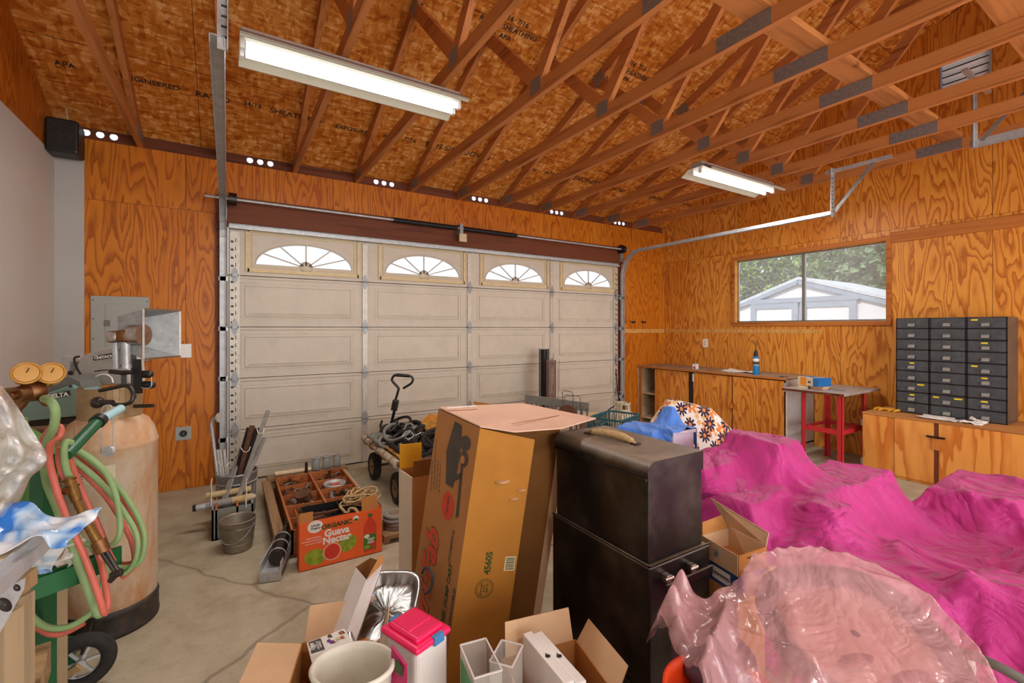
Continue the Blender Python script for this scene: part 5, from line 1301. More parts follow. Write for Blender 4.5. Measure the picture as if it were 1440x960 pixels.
# ---------------------------------------------------------------- orange juice carton
OX0, OX1, OY, OD, OZ = .349, .823, 2.86, .12, .275
t = thing('juice_carton', 'orange guava nectar carton standing open on the floor', 'carton', (.586, 2.92, 0))
mb = MB(); th = .004
mb.box(OX0, OX1, OY, OY+th, 0, OZ); mb.box(OX0, OX0+th, OY+th, OY+OD, 0, OZ); mb.box(OX1-th, OX1, OY+th, OY+OD, 0, OZ); mb.box(OX0, OX1, OY+OD-th, OY+OD, 0, OZ*.86); mb.box(OX0, OX1, OY, OY+OD, 0, th)
mb.build('body', M['orangebox'], t)
MB().slab([(OX0+.004, OY+.012, OZ-.04), (OX0+.075, OY+.012, OZ-.04), (OX0+.075, OY+.02, OZ+.055), (OX0+.0, OY+.02, OZ+.055)], .003).build('flap', M['kraft'], t)
MB().slab([(OX1-.12, OY+.012, OZ-.04), (OX1-.006, OY+.012, OZ-.04), (OX1-.03, OY+.03, OZ+.075), (OX1-.12, OY+.03, OZ+.075)], .003).build('flap', M['kraft'], t)
MB().slab([(OX0-.0, OY+.0, OZ-.0), (OX0+.0, OY+OD, OZ-.0), (OX0-.01, OY+OD, OZ+.05), (OX0-.01, OY+.01, OZ+.05)], .003).build('side_flap', M['kraft'], t)
def dec(x, z, y=OY): return V((OX0+x, y-.0006, z))
XD, ZD = V((1, 0, 0)), V((0, 0, 1))
def disc(mat, x, z, rx, rz, name, lift=0, rotd=0, par=t, n=32, y=OY):
    q = [V((OX0+x, y-.0003-lift, z))+ (XD*math.cos(R(rotd))+ZD*math.sin(R(rotd)))*rx*math.cos(2*math.pi*i/n)+(ZD*math.cos(R(rotd))-XD*math.sin(R(rotd)))*rz*math.sin(2*math.pi*i/n) for i in range(n)]
    return MB().slab(q, .0004, (0, -1, 0)).build(name, mat, par)
sx, sz = (OX1-OX0), OZ
disc(M['white'], .085, .245, .042, .036, 'brand_badge')
text('Uncle', .020, M['printblack'], t, dec(.085, .253)-XD*0-V((0, .001, 0)), XD, ZD, 'badge_lettering', bold=.0004, shear=.2)
text('Tropics', .018, M['printblack'], t, dec(.085, .236)-V((0, .001, 0)), XD, ZD, 'badge_lettering', bold=.0004, shear=.2)
text('ORGANIC', .038, M['printdark'], t, dec(.205, .232)-V((0, .0005, 0)), XD, ZD, 'lettering', bold=.0015, xs=1.0)
text('Guava', .056, M['white'], t, dec(.205, .190)-V((0, .0005, 0)), XD, ZD, 'lettering', bold=.0022)
text('Nectar', .056, M['white'], t, dec(.205, .148)-V((0, .0005, 0)), XD, ZD, 'lettering', bold=.0022)
for i, s_ in enumerate(('100% JUICE BLEND', 'NOT FROM CONCENTRATE', 'NO SUGAR ADDED')): text(s_, .010, M['white'], t, dec(.075, .182-i*.016)-V((0, .0005, 0)), XD, ZD, 'small_lettering')
disc(M['white'], .315, .243, .017, .017, 'organic_seal'); disc(M['printgreen'], .315, .236, .0145, .008, 'organic_seal_field', .0005)
for x, z, r1, r2, a in ((.085, .068, .060, .046, -12), (.265, .105, .056, .047, 25)):
    disc(M['guavagreen'], x, z, r1, r2, 'guava_print', 0, a)
disc(M['pinkrind'], .178, .078, .052, .052, 'guava_slice_print', .0005); disc(M['guavared'], .178, .078, .044, .045, 'guava_flesh_print', .0010)
bq = [(.365, .02), (.435, .02), (.440, .03), (.440, .175), (.428, .205), (.412, .225), (.410, .238), (.390, .238), (.388, .225), (.372, .205), (.360, .175), (.360, .03)]
MB().slab([dec(x, z) for x, z in bq], .0004, (0, -1, 0)).build('bottle_print', M['juice'], t)
MB().slab([dec(x, z)-V((0, .0005, 0)) for x, z in ((.386, .236), (.414, .236), (.414, .254), (.386, .254))], .0004, (0, -1, 0)).build('bottle_cap_print', M['printgreen'], t)
MB().slab([dec(x, z)-V((0, .0005, 0)) for x, z in ((.362, .035), (.438, .035), (.438, .125), (.362, .132))], .0004, (0, -1, 0)).build('bottle_label_print', M['printgreen'], t)
disc(M['white'], .380, .118, .016, .012, 'label_badge_print', .001); disc(M['guavared'], .420, .062, .018, .020, 'label_fruit_print', .001); disc(M['guavagreen'], .382, .052, .017, .012, 'label_fruit_print', .001)
for i, s_ in enumerate(('Organic', 'Guava', 'Nectar')): text(s_, .014, M['white'], t, dec(.404, .100-i*.012)-V((0, .0012, 0)), XD, ZD, 'label_lettering', bold=.0004)

# stack of grinding discs on a wooden block
BK = V((.98, 3.05, 0))
t = thing('wooden_block', 'low weathered wooden block under the grinding discs', 'block', BK)
MB().box(.86, 1.10, 2.93, 3.19, .03, .055).build('top_board', M['board'], t)
for x in (.88, 1.07): MB().box(x-.02, x+.02, 2.94, 3.18, 0, .03).build('foot', M['board'], t)
t = thing('grinding_disc', 'worn grinding disc, lowest of the stack beside the orange carton', 'disc', (.97, 3.05, .056), group='grinding discs on the block')
MB().lathe([(.022, 0), (.078, 0), (.082, .003), (.082, .019), (.078, .022), (.022, .022), (.022, 0)], (.97, 3.05, .056), 32).build('disc', M['tubegrey'], t)
MB().lathe([(.024, .0222), (.042, .0222), (.042, .024), (.024, .024)], (.97, 3.05, .056), 28).build('paper_washer', M['boardx'], t)
for i, w_ in enumerate(('second from the bottom', 'third from the bottom', 'topmost')): dup(t, (.97+rg.uniform(-.006, .006), 3.05+rg.uniform(-.006, .006), .056+.0235*(i+1)), label='worn grinding disc, %s of the stack beside the orange carton' % w_)

# ---------------------------------------------------------------- platform wagon
t = thing('garden_wagon', 'flat wagon with wrapped side rails, dark tyres and a raised pull handle', 'wagon', (1.4, 3.9, 0))
wx0, wx1, wy0, wy1, wz = 1.10, 1.72, 3.42, 4.42, .36
MB().box(wx0+.02, wx1-.02, wy0+.02, wy1-.02, wz-.03, wz-.01).build('deck', M['board'], t)
for x, r in ((wx0, .030), (wx1, .030)):
    MB().tube([(x, wy0+(wy1-wy0)*i/16, wz+.01*math.sin(i*2.1)*.3) for i in range(17)], [r*(1+.1*math.sin(i*2.7)) for i in range(17)], 12).build('wrapped_rail', M['wrapped'], t)
    for k in range(5): MB().torus((x, wy0+.1+k*.19, wz), r*1.08, .006, rot('X', 90), 16, 6).build('rail_binding', M['board'], t)
MB().cyl((wx0+.045, wy0, wz+.035), (wx0+.045, wy1, wz+.035), .012).build('bamboo_rod', M['pallet'], t)
for y in (wy0, wy1): MB().cyl((wx0, y, wz), (wx1, y, wz), .02).build('end_bar', M['rustiron'], t)
def wheel(x, y):
    wl = MB().lathe([(.072, -.03), (.10, -.036), (.118, -.028), (.124, -.012), (.124, .012), (.118, .028), (.10, .036), (.072, .03)], (x, y, .124), 32, rot('Y', 90)).build('wheel', M['tyre'], t)
    MB().lathe([(.001, -.02), (.03, -.026), (.05, -.012), (.07, -.022), (.074, -.03), (.074, .03), (.07, .022), (.05, .012), (.03, .026), (.001, .02)], (x, y, .124), 24, rot('Y', 90)).build('rim', M['hub'], t).parent = wl
for x in (wx0+.06, wx1-.06):
    for y in (3.58, 4.27): wheel(x, y); MB().bar((x+.05*(1 if x < 1.4 else -1), y, .124), (x+.05*(1 if x < 1.4 else -1), y, wz-.02), .03, .02).build('fork', M['darksteel'], t)
for y in (3.58, 4.27): MB().cyl((wx0+.03, y, .124), (wx1-.03, y, .124), .012).build('axle', M['darksteel'], t)
h0 = at(548, 604, 4.35)
MB().tube(path([(548, 612, 4.38), (551, 592, 4.36), (556, 572, 4.34)]), .014, 10).build('handle_shaft', M['darksteel'], t)
MB().bar(at(554, 577, 4.33), at(557, 562, 4.33), .055, .05, FW).build('handle_joint', M['darksteel'], t, bevel=.006)
MB().tube(path([(556, 563, 4.33), (560, 549, 4.33), (560, 545, 4.33), (552, 536, 4.33), (552, 531, 4.33), (557, 527, 4.33), (574, 528, 4.33), (580, 531, 4.33), (579, 538, 4.33), (567, 546, 4.33)]), .012, 10, sub=4).build('handle_loop', M['darksteel'], t)
MB().cyl(at(557, 527, 4.33), at(576, 528.5, 4.33), .016).build('hand_grip', M['black'], t)
# dark hose pile on the wagon
t = thing('hose_pile', 'heap of dark rubber hoses and straps on the wagon', 'hoses', (1.35, 3.85, wz))
rg = random.Random(21)
for k in range(40):
    c = V((rg.uniform(1.22, 1.55), rg.uniform(3.6, 4.2), wz+.03+rg.random()*.13)); ph = rg.random()*6; r1 = rg.uniform(.07, .17)
    pts = [c+V((math.cos(a+ph)*r1*.7, math.sin(a+ph)*r1*1.1, .04*math.sin(a*1.5+ph))) for a in np.linspace(0, rg.uniform(3, 6), 10)]
    MB().tube([(p.x, p.y, max(p.z, wz+.01)) for p in pts], rg.uniform(.010, .020), 8, sub=3).build('hose_length', rg.choice([M['black'], M['rubber'], M['greyrack'], M['rubber']]), t)
t = thing('bent_wire', 'bright bent wire frame on the dark hose heap', 'wire frame', at(570, 610, 3.75))
MB().tube(path([(562, 630, 3.72), (566, 612, 3.75), (576, 605, 3.78), (584, 618, 3.72), (578, 632, 3.7)]), .004, 6, sub=2).tube(path([(566, 612, 3.75), (574, 618, 3.7), (584, 612, 3.75), (592, 608, 3.78)]), .004, 6).build('wire', M['galv'], t)
for k in range(4):
    c = at(528+k*5, 612+k*3, 4.05-k*.05)
    tag(MB().torus(c, .06, .016, rot('X', 12*k), 20, 8).build('hose_coil', M['greyrack']), 'flat grey hose coil at the left edge of the wagon load', 'hose coil', 'hose coils on the wagon')
# wooden box at the wagon's rear
t = thing('wooden_box', 'open light wooden box on the wagon behind the hoses', 'box', (1.72, 3.9, wz+.1))
bz0, bz1 = .40, .56; pts4 = [(1.52, 3.98), (1.80, 3.80), (1.96, 4.04), (1.68, 4.22)]
mb = MB()
for i in range(4):
    a, b = pts4[i], pts4[(i+1) % 4]; mb.slab([(a[0], a[1], bz0), (b[0], b[1], bz0), (b[0], b[1], bz1), (a[0], a[1], bz1)], .012)
mb.slab([(p[0], p[1], bz0) for p in pts4], .01, (0, 0, 1)); mb.build('body', M['pallet'], t)
t = thing('wagon_load_block', 'board under the wooden box on the wagon', 'board', (1.7, 3.95, wz)); MB().box(1.45, 1.9, 3.75, 4.25, wz-.009, bz0-.001).build('board', M['board'], t)
# ---------------------------------------------------------------- long counter under the window
t = thing('counter_cabinet', 'long plywood counter cabinet with sliding doors under the window', 'cabinet', (5.62, 3.8, 0))
CX0, CX1, CY0, CY1, CZ = 5.32, XR-.004, 2.69, YB-.006, .842
MB().box(CX0-.015, CX1, CY0-.0, CY1, CZ-.02, CZ).build('worktop', M['cream'] if False else paint('worn counter top', '9a8a7a', .45, var=.15, scale=3, dirt='6b4a34', dirt_amt=.6), t, bevel=.003)
mb = MB(); mb.box(CX0-.018, CX0-.014, CY0, CY1, CZ-.022, CZ+.001); mb.build('worktop_edge', M['trimw'], t)
mb = MB(); mb.box(CX0, CX1, CY0, CY0+.018, 0, CZ-.02); mb.build('end_panel', paint('white end panel', 'd3cdc8', .6, var=.05, scale=3, dirt='a29a90', dirt_amt=.3), t)
mb = MB(); mb.box(CX0, CX1, CY1-.02, CY1, 0, CZ-.02); mb.box(CX1-.012, CX1, CY0, CY1, 0, CZ-.02); mb.box(CX0, CX1, CY0, CY1, .06, .078)
for y in (4.30, 3.9): mb.box(CX0+.02, CX1, y-.009, y+.009, .06, CZ-.02)
mb.build('carcass', M['cream'], t)
MB().box(CX0, CX0+.03, CY1-.06, CY1-.02, 0, CZ-.02).build('face_stile', M['trimz'], t)
MB().box(CX0+.03, CX1, 4.32, CY1-.02, .42, .435).build('shelf', M['cream'], t)
def cyx(px, x=CX0): p = at(px, 550, X=x); return p.y
for a, b, off, nm in ((cyx(920), cyx(967), .012, 0), (cyx(975), cyx(1031), .0, 1), (cyx(1031)-.004, cyx(1103), -.014, 2)):
    y0, y1 = min(a, b), max(a, b)
    d = MB().box(CX0+off, CX0+off+.013, y0, y1, .05, CZ-.035).build('sliding_door', M['ply_cab'], t, bevel=.001)
p = cyx(971); MB().box(CX0+.02, CX0+.03, p-.05, p+.05, .05, CZ-.03).build('door_gap_back', M['black'], t)
p = cyx(1031); MB().box(CX0-.017, CX0-.013, p-.006, p+.006, .05, CZ-.035).build('meeting_edge', M['header'], t)
for px, m in ((1105, M['galv']), (976, M['twine'])):
    p = cyx(px); MB().box(CX0-.02, CX0-.015, p-.012, p+.012, CZ-.15, CZ-.05).build('catch', m, t)
for px in (1028, 1036): p = cyx(px); MB().lathe([(.001, .0), (.03, .0), (.036, .002), (.03, .004), (.001, .004)], (CX0-.016, p, .44), 20, rot('Y', -90)).build('finger_pull', M['ply_cab'], t)
# things on the counter
def on(x, y, z=CZ): return at(x, y, z=z)
c = V((5.46, cyx(1063, 5.46), CZ)); 
t = thing('torch_can', 'blue gas torch can with a white label and burner on the counter', 'torch', c)
MB().lathe([(.001, 0), (.033, 0), (.035, .004), (.035, .12)], c, 24).build('can', M['bluebottle'], t)
MB().lathe([(.0352, .11), (.0354, .11), (.0354, .19), (.035, .195), (.033, .205), (.028, .215), (.001, .22)], c, 24).build('label_band', M['paper'], t)
MB().lathe([(.0358, .125), (.0362, .125), (.0362, .16), (.0358, .16)], c, 24).build('print', M['printgrey'], t)
MB().lathe([(.034, .196), (.036, .198), (.036, .21), (.02, .225), (.001, .225)], c, 24).build('shoulder', M['bluebox'], t)
MB().lathe([(.001, .22), (.02, .22), (.024, .24), (.022, .27), (.012, .30), (.001, .30)], c, 16).build('valve', M['black'], t)
MB().tube([c+UP*.29, c+UP*.33-RT*.003, c+UP*.37+RT*.01, c+UP*.42+RT*.02], [.007, .007, .009, .011], 10, sub=3).build('burner_tube', M['copper'], t)
c = V((5.5, cyx(978, 5.5), CZ)); t = thing('small_box', 'small white and red pack near the corner end of the counter', 'box', c)
MB().cbox(c+UP*.035, (.05, .06, .07)).build('carton', M['paper'], t); MB().cbox(c+UP*.02-V((.0255, 0, 0)), (.002, .03, .03)).build('red_print', M['red'], t)
c = V((5.6, cyx(1040, 5.6), CZ)); t = thing('paper_sheet', 'crumpled white paper lying behind the blue torch can', 'paper', c)
film_patch('p', [c+V((-.10, -.22, .006)), c+V((-.10, .20, .006)), c+V((.10, .20, .02)), c+V((.10, -.22, .014))], M['paper'], '', 'paper', .006, 16, 3, scale=6)
o = bpy.data.objects['p']; o.name = 'sheet'
for k in ('label', 'category'): del o[k]
o.data.transform(MW[t].inverted()); o.parent = t
c = V((5.45, cyx(1003, 5.45), CZ)); t = thing('wood_offcut', 'small flat stick lying on the counter', 'wood', c); MB().cbox(c+UP*.004, (.02, .14, .008)).build('stick', M['tray'], t)
c = V((5.42, 2.80, CZ)); t = thing('small_coin_dish', 'tiny ring dish near the near end of the counter', 'dish', c); MB().torus(c+UP*.004, .022, .003).build('ring', M['darksteel'], t); MB().torus(c+V((.04, -.03, .004)), .014, .003).build('ring', M['darksteel'], t)

# ---------------------------------------------------------------- red stand
t = thing('red_stand', 'red angle iron stand with a grey top between counter and cabinet', 'stand', (5.35, 2.25, 0))
rx0, rx1, ry0, ry1, rz0 = 5.06, 5.60, 2.05, 2.42, .745
for x, y, m in ((rx0, ry0, 'red'), (rx0, ry1, 'red'), (rx1, ry0, 'redlamp'), (rx1, ry1, 'redlamp')):
    sx_ = 1 if x == rx0 else -1; sy_ = 1 if y == ry0 else -1
    mb = MB(); mb.box(min(x, x+sx_*.004), max(x, x+sx_*.004), min(y, y+sy_*.042), max(y, y+sy_*.042), 0, rz0); mb.box(min(x, x+sx_*.042), max(x, x+sx_*.042), min(y, y+sy_*.004), max(y, y+sy_*.004), 0, rz0)
    mb.build('leg', M['red'], t)
for z in (.36,):
    for q in ((rx0+.005, rx0+.009, ry0+.01, ry1-.01), (rx1-.009, rx1-.005, ry0+.01, ry1-.01), (rx0+.01, rx1-.01, ry0+.005, ry0+.009), (rx0+.01, rx1-.01, ry1-.009, ry1-.005)): MB().box(*q, z, z+.04).build('rail', M['red'], t)
mb = MB()
for q in ((rx0+.01, rx0+.046, ry0+.05, ry1-.05), (rx0+.01, rx1-.01, ry0+.01, ry0+.046), (rx1-.046, rx1-.01, ry0+.05, ry1-.05), (rx0+.01, rx1-.01, ry1-.046, ry1-.01)): mb.box(*q, .401, .404)
mb.build('rail_flange', M['red'], t)
MB().box(rx0-.03, XR-.06, ry0-.03, ry1+.18, rz0, rz0+.022).build('top', paint('grey scuffed stand top', 'a8a09c', .45, var=.12, scale=5, dirt='5f544c', dirt_amt=.5), t, bevel=.003)
MB().box(rx0-.033, rx0-.03, ry0-.03, ry1+.18, rz0-.002, rz0+.022).build('top_edge', M['header'], t)
# box and blocks on it
zt_ = rz0+.022
def obx(name, lab, cat, x, y, z, sx_, sy_, sz_, rz, m):
    tt = thing(name, lab, cat, (x, y, z), R(rz)); MB().box(-sx_/2, sx_/2, -sy_/2, sy_/2, 0, sz_).build('body', m, tt, local=True, bevel=.002); return tt
c = at(1150, 543, z=zt_)
c = V((5.30, 2.42, zt_))
tt = obx('wood_block', 'pale wood block under the small printed carton, left one', 'block', 5.22, 2.47, zt_, .10, .09, .035, 12, M['cream'])
tt = obx('wood_block', 'pale wood block under the small printed carton, right one', 'block', 5.26, 2.33, zt_, .12, .12, .032, -6, M['kraftlight'])
tt = obx('metal_plate', 'grey flat plate sticking out from under the wood blocks', 'plate', 5.32, 2.22, zt_, .10, .16, .012, -4, M['galv_dull'])
tt = thing('printed_carton', 'small orange blue and cream carton on the red stand', 'carton', (5.25, 2.385, zt_+.036), R(-14))
MB().box(-.09, .09, -.115, .115, 0, .085).build('body', M['creambox'], tt, local=True, bevel=.002)
MB().box(-.0915, -.0895, .015, .085, .001, .084).build('orange_print', M['orangeprint'], tt, local=True)
MB().box(-.0915, .0915, -.1165, -.06, .001, .0855).build('blue_print', M['bluebox'], tt, local=True)
MB().box(-.06, .07, -.03, .09, .0845, .086).build('blue_print_top', M['bluebox'], tt, local=True)
MB().box(-.0925, -.091, -.035, -.005, .03, .05).build('small_print', M['printgrey'], tt, local=True)

# ---------------------------------------------------------------- low plywood cabinet
t = thing('low_cabinet', 'low wide plywood cabinet below the grey drawer unit', 'cabinet', (5.6, .9, 0))
LX0, LY0, LY1, LZ = 5.30, -.9, 1.975, .585
MB().box(LX0+.014, XR-.004, LY0, LY1, 0.0, LZ-.018).build('carcass', M['ply_cab2'], t)
MB().box(LX0-.004, XR-.004, LY0, LY1, LZ-.018, LZ).build('top', wood('cabinet top ply', 1, 'c0874c', '9a6230'), t, bevel=.002)
def lyx(px): return at(px, 600, X=LX0).y
ya, yb = lyx(1313), lyx(1320)
for a, b in ((LY1-.004, ya), (yb, LY0)):
    MB().box(LX0, LX0+.014, min(a, b), max(a, b), .03, LZ-.02).build('door', M['ply_cab2'], t, bevel=.001)
MB().box(LX0+.004, LX0+.016, yb, ya, .03, LZ-.02).build('meeting_gap', M['header'], t)
MB().box(LX0-.012, LX0, yb-.0, ya+.012, .33, .44).build('latch_block', M['trimz'], t)
MB().box(LX0-.02, LX0-.008, yb-.045, ya+.045, .435, .452).build('latch_bar', M['darksteel'], t)
for z in (.10, .48): MB().box(LX0-.006, LX0+.03, LY1-.002, LY1+.008, z-.03, z+.03).build('hinge', M['galv_dull'], t)
# drawer unit 3 x 9
t = thing('drawer_unit', 'slate grey steel drawer unit of twenty seven drawers on the low cabinet', 'drawer unit', (5.75, 1.42, LZ))
GX, GY0, GY1, GZ0, GZ1 = 5.58, 1.04, 1.796, LZ+.002, 1.502
MB().box(GX+.004, XR-.01, GY0, GY1, GZ0, GZ1).build('casing', M['drawer_side'], t, bevel=.003)
mb = MB()
for k in range(4): y = GY0+(GY1-GY0)*k/3; mb.box(GX-.001, GX+.005, max(GY0, y-.010), min(GY1, y+.010), GZ0, GZ1)
for k in range(10): z = GZ0+(GZ1-GZ0)*k/9; mb.box(GX-.001, GX+.005, GY0, GY1, max(GZ0, z-.005), min(GZ1, z+.005))
mb.build('front_grid', M['black'], t)
yel = {(0, 4): [(.50, .16, .0)], (0, 6): [(.78, .22, 0)], (0, 7): [(.50, .16, 0)], (1, 7): [(.16, .18, 0), (.82, .24, 0)], (2, 0): [(.18, .18, 0)], (2, 2): [(.45, .18, 0)], (2, 4): [(.18, .17, 0)], (2, 5): [(.45, .17, 0)], (2, 7): [(.45, .18, 0)]}
cw, rh = (GY1-GY0)/3, (GZ1-GZ0)/9
for c_ in range(3):
    for r_ in range(9):
        yl = GY1-c_*cw-.011; yr = yl-cw+.022; zt = GZ1-r_*rh-.007; zb = zt-rh+.014; off = rg.uniform(0, .004)+(.010 if (c_, r_) in ((2, 1),) else 0)
        d = MB().box(GX-.006-off, GX+.003, yr, yl, zb, zt).build('drawer', M['drawer'], t, bevel=.0015)
        W = yl-yr
        def py(f): return yl-W*f
        mb = MB(); fy = GX-.0065-off
        for a in ((.36, .365), (.62, .625)): mb.box(fy-.0006, fy, py(a[1]), py(a[0]), zb+.003, zt-.003)
        mb.build('card_holder_line', M['drawer_side'], t).parent = d
        a, b = py(.60), py(.38); z0 = zb+.020
        h = MB().slab([(fy, a, z0+.022), (fy, b, z0+.022), (fy-.018, b, z0+.012), (fy-.018, a, z0+.012)], .002).slab([(fy-.018, a, z0-.004), (fy-.018, b, z0-.004), (fy-.018, b, z0+.013), (fy-.018, a, z0+.013)], .002).build('pull', M['pull'], t); h.parent = d
        for f, w_, _ in yel.get((c_, r_), []):
            MB().box(fy-.0012, fy, py(f+w_/2), py(f-w_/2), zt-.024, zt-.012).build('yellow_tape', M['yellow'], t).parent = d
MB().box(GX-.002, GX+.1, 1.36, 1.47, GZ1, GZ1+.0015).build('paper_strip', M['kraftlight'], t)
# papers and bag in front of the drawers, yellow thing
c = V((5.44, 1.46, LZ))
film_patch('paper_stack', [V((5.36, 1.60, LZ+.008)), V((5.36, 1.30, LZ+.008)), V((5.54, 1.26, LZ+.016)), V((5.55, 1.56, LZ+.018))], M['paper'], 'white papers lying in front of the grey drawer unit', 'papers', .004, 18, 8, scale=5)
film_patch('plastic_bag', [V((5.36, 1.29, LZ+.012)), V((5.37, 1.14, LZ+.010)), V((5.52, 1.13, LZ+.022)), V((5.53, 1.27, LZ+.03))], M['paper'], 'small crumpled white bag beside the papers on the low cabinet', 'bag', .010, 18, 12, scale=9)
t = thing('pencil_case', 'dark pen shape on the papers before the drawer unit', 'pen', (5.36, 1.30, LZ+.02)); MB().cyl((5.39, 1.32, LZ+.031), (5.40, 1.22, LZ+.031), .008).build('barrel', M['darksteel'], t); MB().cyl((5.40, 1.22, LZ+.031), (5.402, 1.20, LZ+.031), .008, .002).build('tip', M['darksteel'], t)
t = thing('yellow_glove', 'crumpled yellow rag beside the drawer unit', 'rag', (5.55, 1.87, LZ))
rg2 = random.Random(4)
for k in range(5): MB().tube([(5.50+rg2.uniform(-.03, .05), 1.95-.04*k+rg2.uniform(-.01, .01), LZ+.012), (5.54, 1.93-.04*k, LZ+.02), (5.6+rg2.uniform(-.03, .05), 1.93-.04*k, LZ+.012)], .012, 8, sub=3).build('fold', M['orangeprint'] if False else paint('yellow rag', 'd9a02a', .8), t)

# ---------------------------------------------------------------- propane bottle, teal crate, rack, wire
PB = at(877, 600, 5.85); PB = V((PB.x, PB.y, 0))
t = thing('propane_bottle', 'old cream propane bottle by the right door track', 'gas bottle', PB)
MB().lathe([(.11, 0), (.12, 0), (.12, .03), (.15, .06), (.157, .10), (.157, .25), (.15, .29), (.12, .325), (.07, .345), (.001, .35)], PB, 32).build('body', M['propane'], t)
mb = MB()
for a0, a1 in ((20, 160), (200, 340)):
    for i in range(8):
        a, b = R(a0+(a1-a0)*i/8), R(a0+(a1-a0)*(i+1)/8); r = .085
        for z0, z1 in ((.33, .375), (.43, .455)): mb.slab([(PB.x+r*math.cos(a), PB.y+r*math.sin(a), z0), (PB.x+r*math.cos(b), PB.y+r*math.sin(b), z0), (PB.x+r*math.cos(b), PB.y+r*math.sin(b), z1), (PB.x+r*math.cos(a), PB.y+r*math.sin(a), z1)], .004)
    for a in (R(a0+4), R(a1-4), R((a0+a1)/2)): mb.bar((PB.x+r*math.cos(a), PB.y+r*math.sin(a), .33), (PB.x+r*math.cos(a), PB.y+r*math.sin(a), .455), .03, .005, (math.cos(a), math.sin(a), 0))
mb.build('collar', M['propane'], t)
MB().cyl(PB+UP*.34, PB+UP*.41, .018).cyl(PB+UP*.41, PB+UP*.43, .03).build('valve', M['brass'], t)
tag(MB().tube(path([(866, 520, 6.3), (868, 545, 6.2), (871, 570, 6.1), (868, 592, 6.0)]), .008, 8, sub=5).build('black_cable', M['rubber']), 'thin black cable hanging beside the right door track', 'cable')
tag(MB().tube(path([(864, 571, 6.1), (856, 576, 6.0), (850, 584, 5.9), (848, 600, 5.8)]), .008, 8, sub=5).build('black_cable', M['rubber']), 'curved black cable left of the propane bottle', 'cable')
c = at(864, 600, 4.65)
t = thing('plastic_crate', 'teal openwork plastic crate near the propane bottle', 'crate', (c.x, c.y, .22), R(20))
W_, D_, H_ = .46, .34, .29
mb = MB()
for z in (0, H_/3, 2*H_/3, H_):
    th = .018 if z in (0, H_) else .008
    for a, b in (((-W_/2, -D_/2), (W_/2, -D_/2)), ((W_/2, -D_/2), (W_/2, D_/2)), ((W_/2, D_/2), (-W_/2, D_/2)), ((-W_/2, D_/2), (-W_/2, -D_/2))): mb.bar((*a, z), (*b, z), .008, th)
mb.build('rim_and_bands', M['tealcrate'], t, local=True)
mb = MB()
for i in range(31):
    x = -W_/2+W_*i/30
    for y in (-D_/2, D_/2): mb.bar((x, y, 0), (x+.03*(1 if i % 2 else -1)*(0 < i < 30), y, H_), .006, .006, (0, 1, 0))
for i in range(1, 12):
    y = -D_/2+D_*i/12
    for x in (-W_/2, W_/2): mb.bar((x, y, 0), (x, y+.03*(1 if i % 2 else -1), H_), .006, .006, (1, 0, 0))
mb.build('lattice', M['tealcrate'], t, local=True)
MB().box(-W_/2, W_/2, -D_/2, D_/2, -.004, .004).build('base', M['tealcrate'], t, local=True)
t = thing('storage_carton', 'plain brown carton under the teal crate', 'carton', (c.x, c.y, 0), R(20)); MB().box(-.24, .24, -.18, .18, 0, .214).build('body', M['kraft'], t, local=True)
mb = MB(); r5 = random.Random(6)
for i in range(60):
    p = V((r5.uniform(-.2, .2), r5.uniform(-.14, .14), r5.uniform(.02, .2))); d = V((r5.uniform(-1, 1), r5.uniform(-1, 1), r5.uniform(-.4, .4))).normalized()*.05; mb.cyl(p-d, p+d, .004, n=5)
cr_t = mb; o = mb
w_ = thing('crate_contents', 'grey wire and small metal scrap heaped in the teal crate', 'scrap', (c.x, c.y, .23), R(20), kind='stuff'); mb.build('wire_scrap', M['galv_dull'], w_, local=True)
# rolled wire meshes
def meshroll(x, y0, tt, zt, r, m, lab, n=16, tilt=.0):
    c = at(x, 480, tt); t = thing('mesh_roll', lab, 'wire mesh', (c.x, c.y, 0))
    mb = MB()
    for k in range(n): a = 2*math.pi*k/n; mb.cyl((c.x+r*math.cos(a), c.y+r*math.sin(a), 0), (c.x+r*math.cos(a)+tilt, c.y+r*math.sin(a), zt), .0022, n=4)
    mb.build('upright_wires', m, t); mb = MB()
    for k in range(int(zt/.028)): mb.torus((c.x+tilt*k*.028/zt, c.y, .01+k*.028), r, .002, None, 16, 4)
    mb.build('ring_wires', m, t)
meshroll(765, 490, 5.68, 1.15, .062, M['mesh_dark'], 'tall dark roll of wire mesh against the garage door', 26)
MBc = at(765, 480, 5.68); tt_ = thing('mesh_core', 'dark inner sheet rolled inside the tall wire mesh', 'roll', (MBc.x, MBc.y, 0)); MB().cyl((MBc.x, MBc.y, 0), (MBc.x, MBc.y, 1.14), .045).build('core', M['black'], tt_)
meshroll(775, 495, 5.55, 1.02, .058, M['mesh_rust'], 'shorter rusty roll of wire mesh beside the dark one', 30)
c = at(781, 560, 5.5)
for x0, x1, y1, lab in ((776, 779, 496, 'thin wire curving up beside the mesh rolls, left one'), (783, 787, 505, 'thin bent wire right of the mesh rolls')):
    p0 = at(x0, 600, 5.5); tag(MB().tube([(p0.x, p0.y, .0), at(x0+2, 560, 5.5), at(x1-2, 525, 5.5), at(x1, y1, 5.5)], .0025, 6, sub=5).build('loose_wire', M['rustiron']), lab, 'wire')
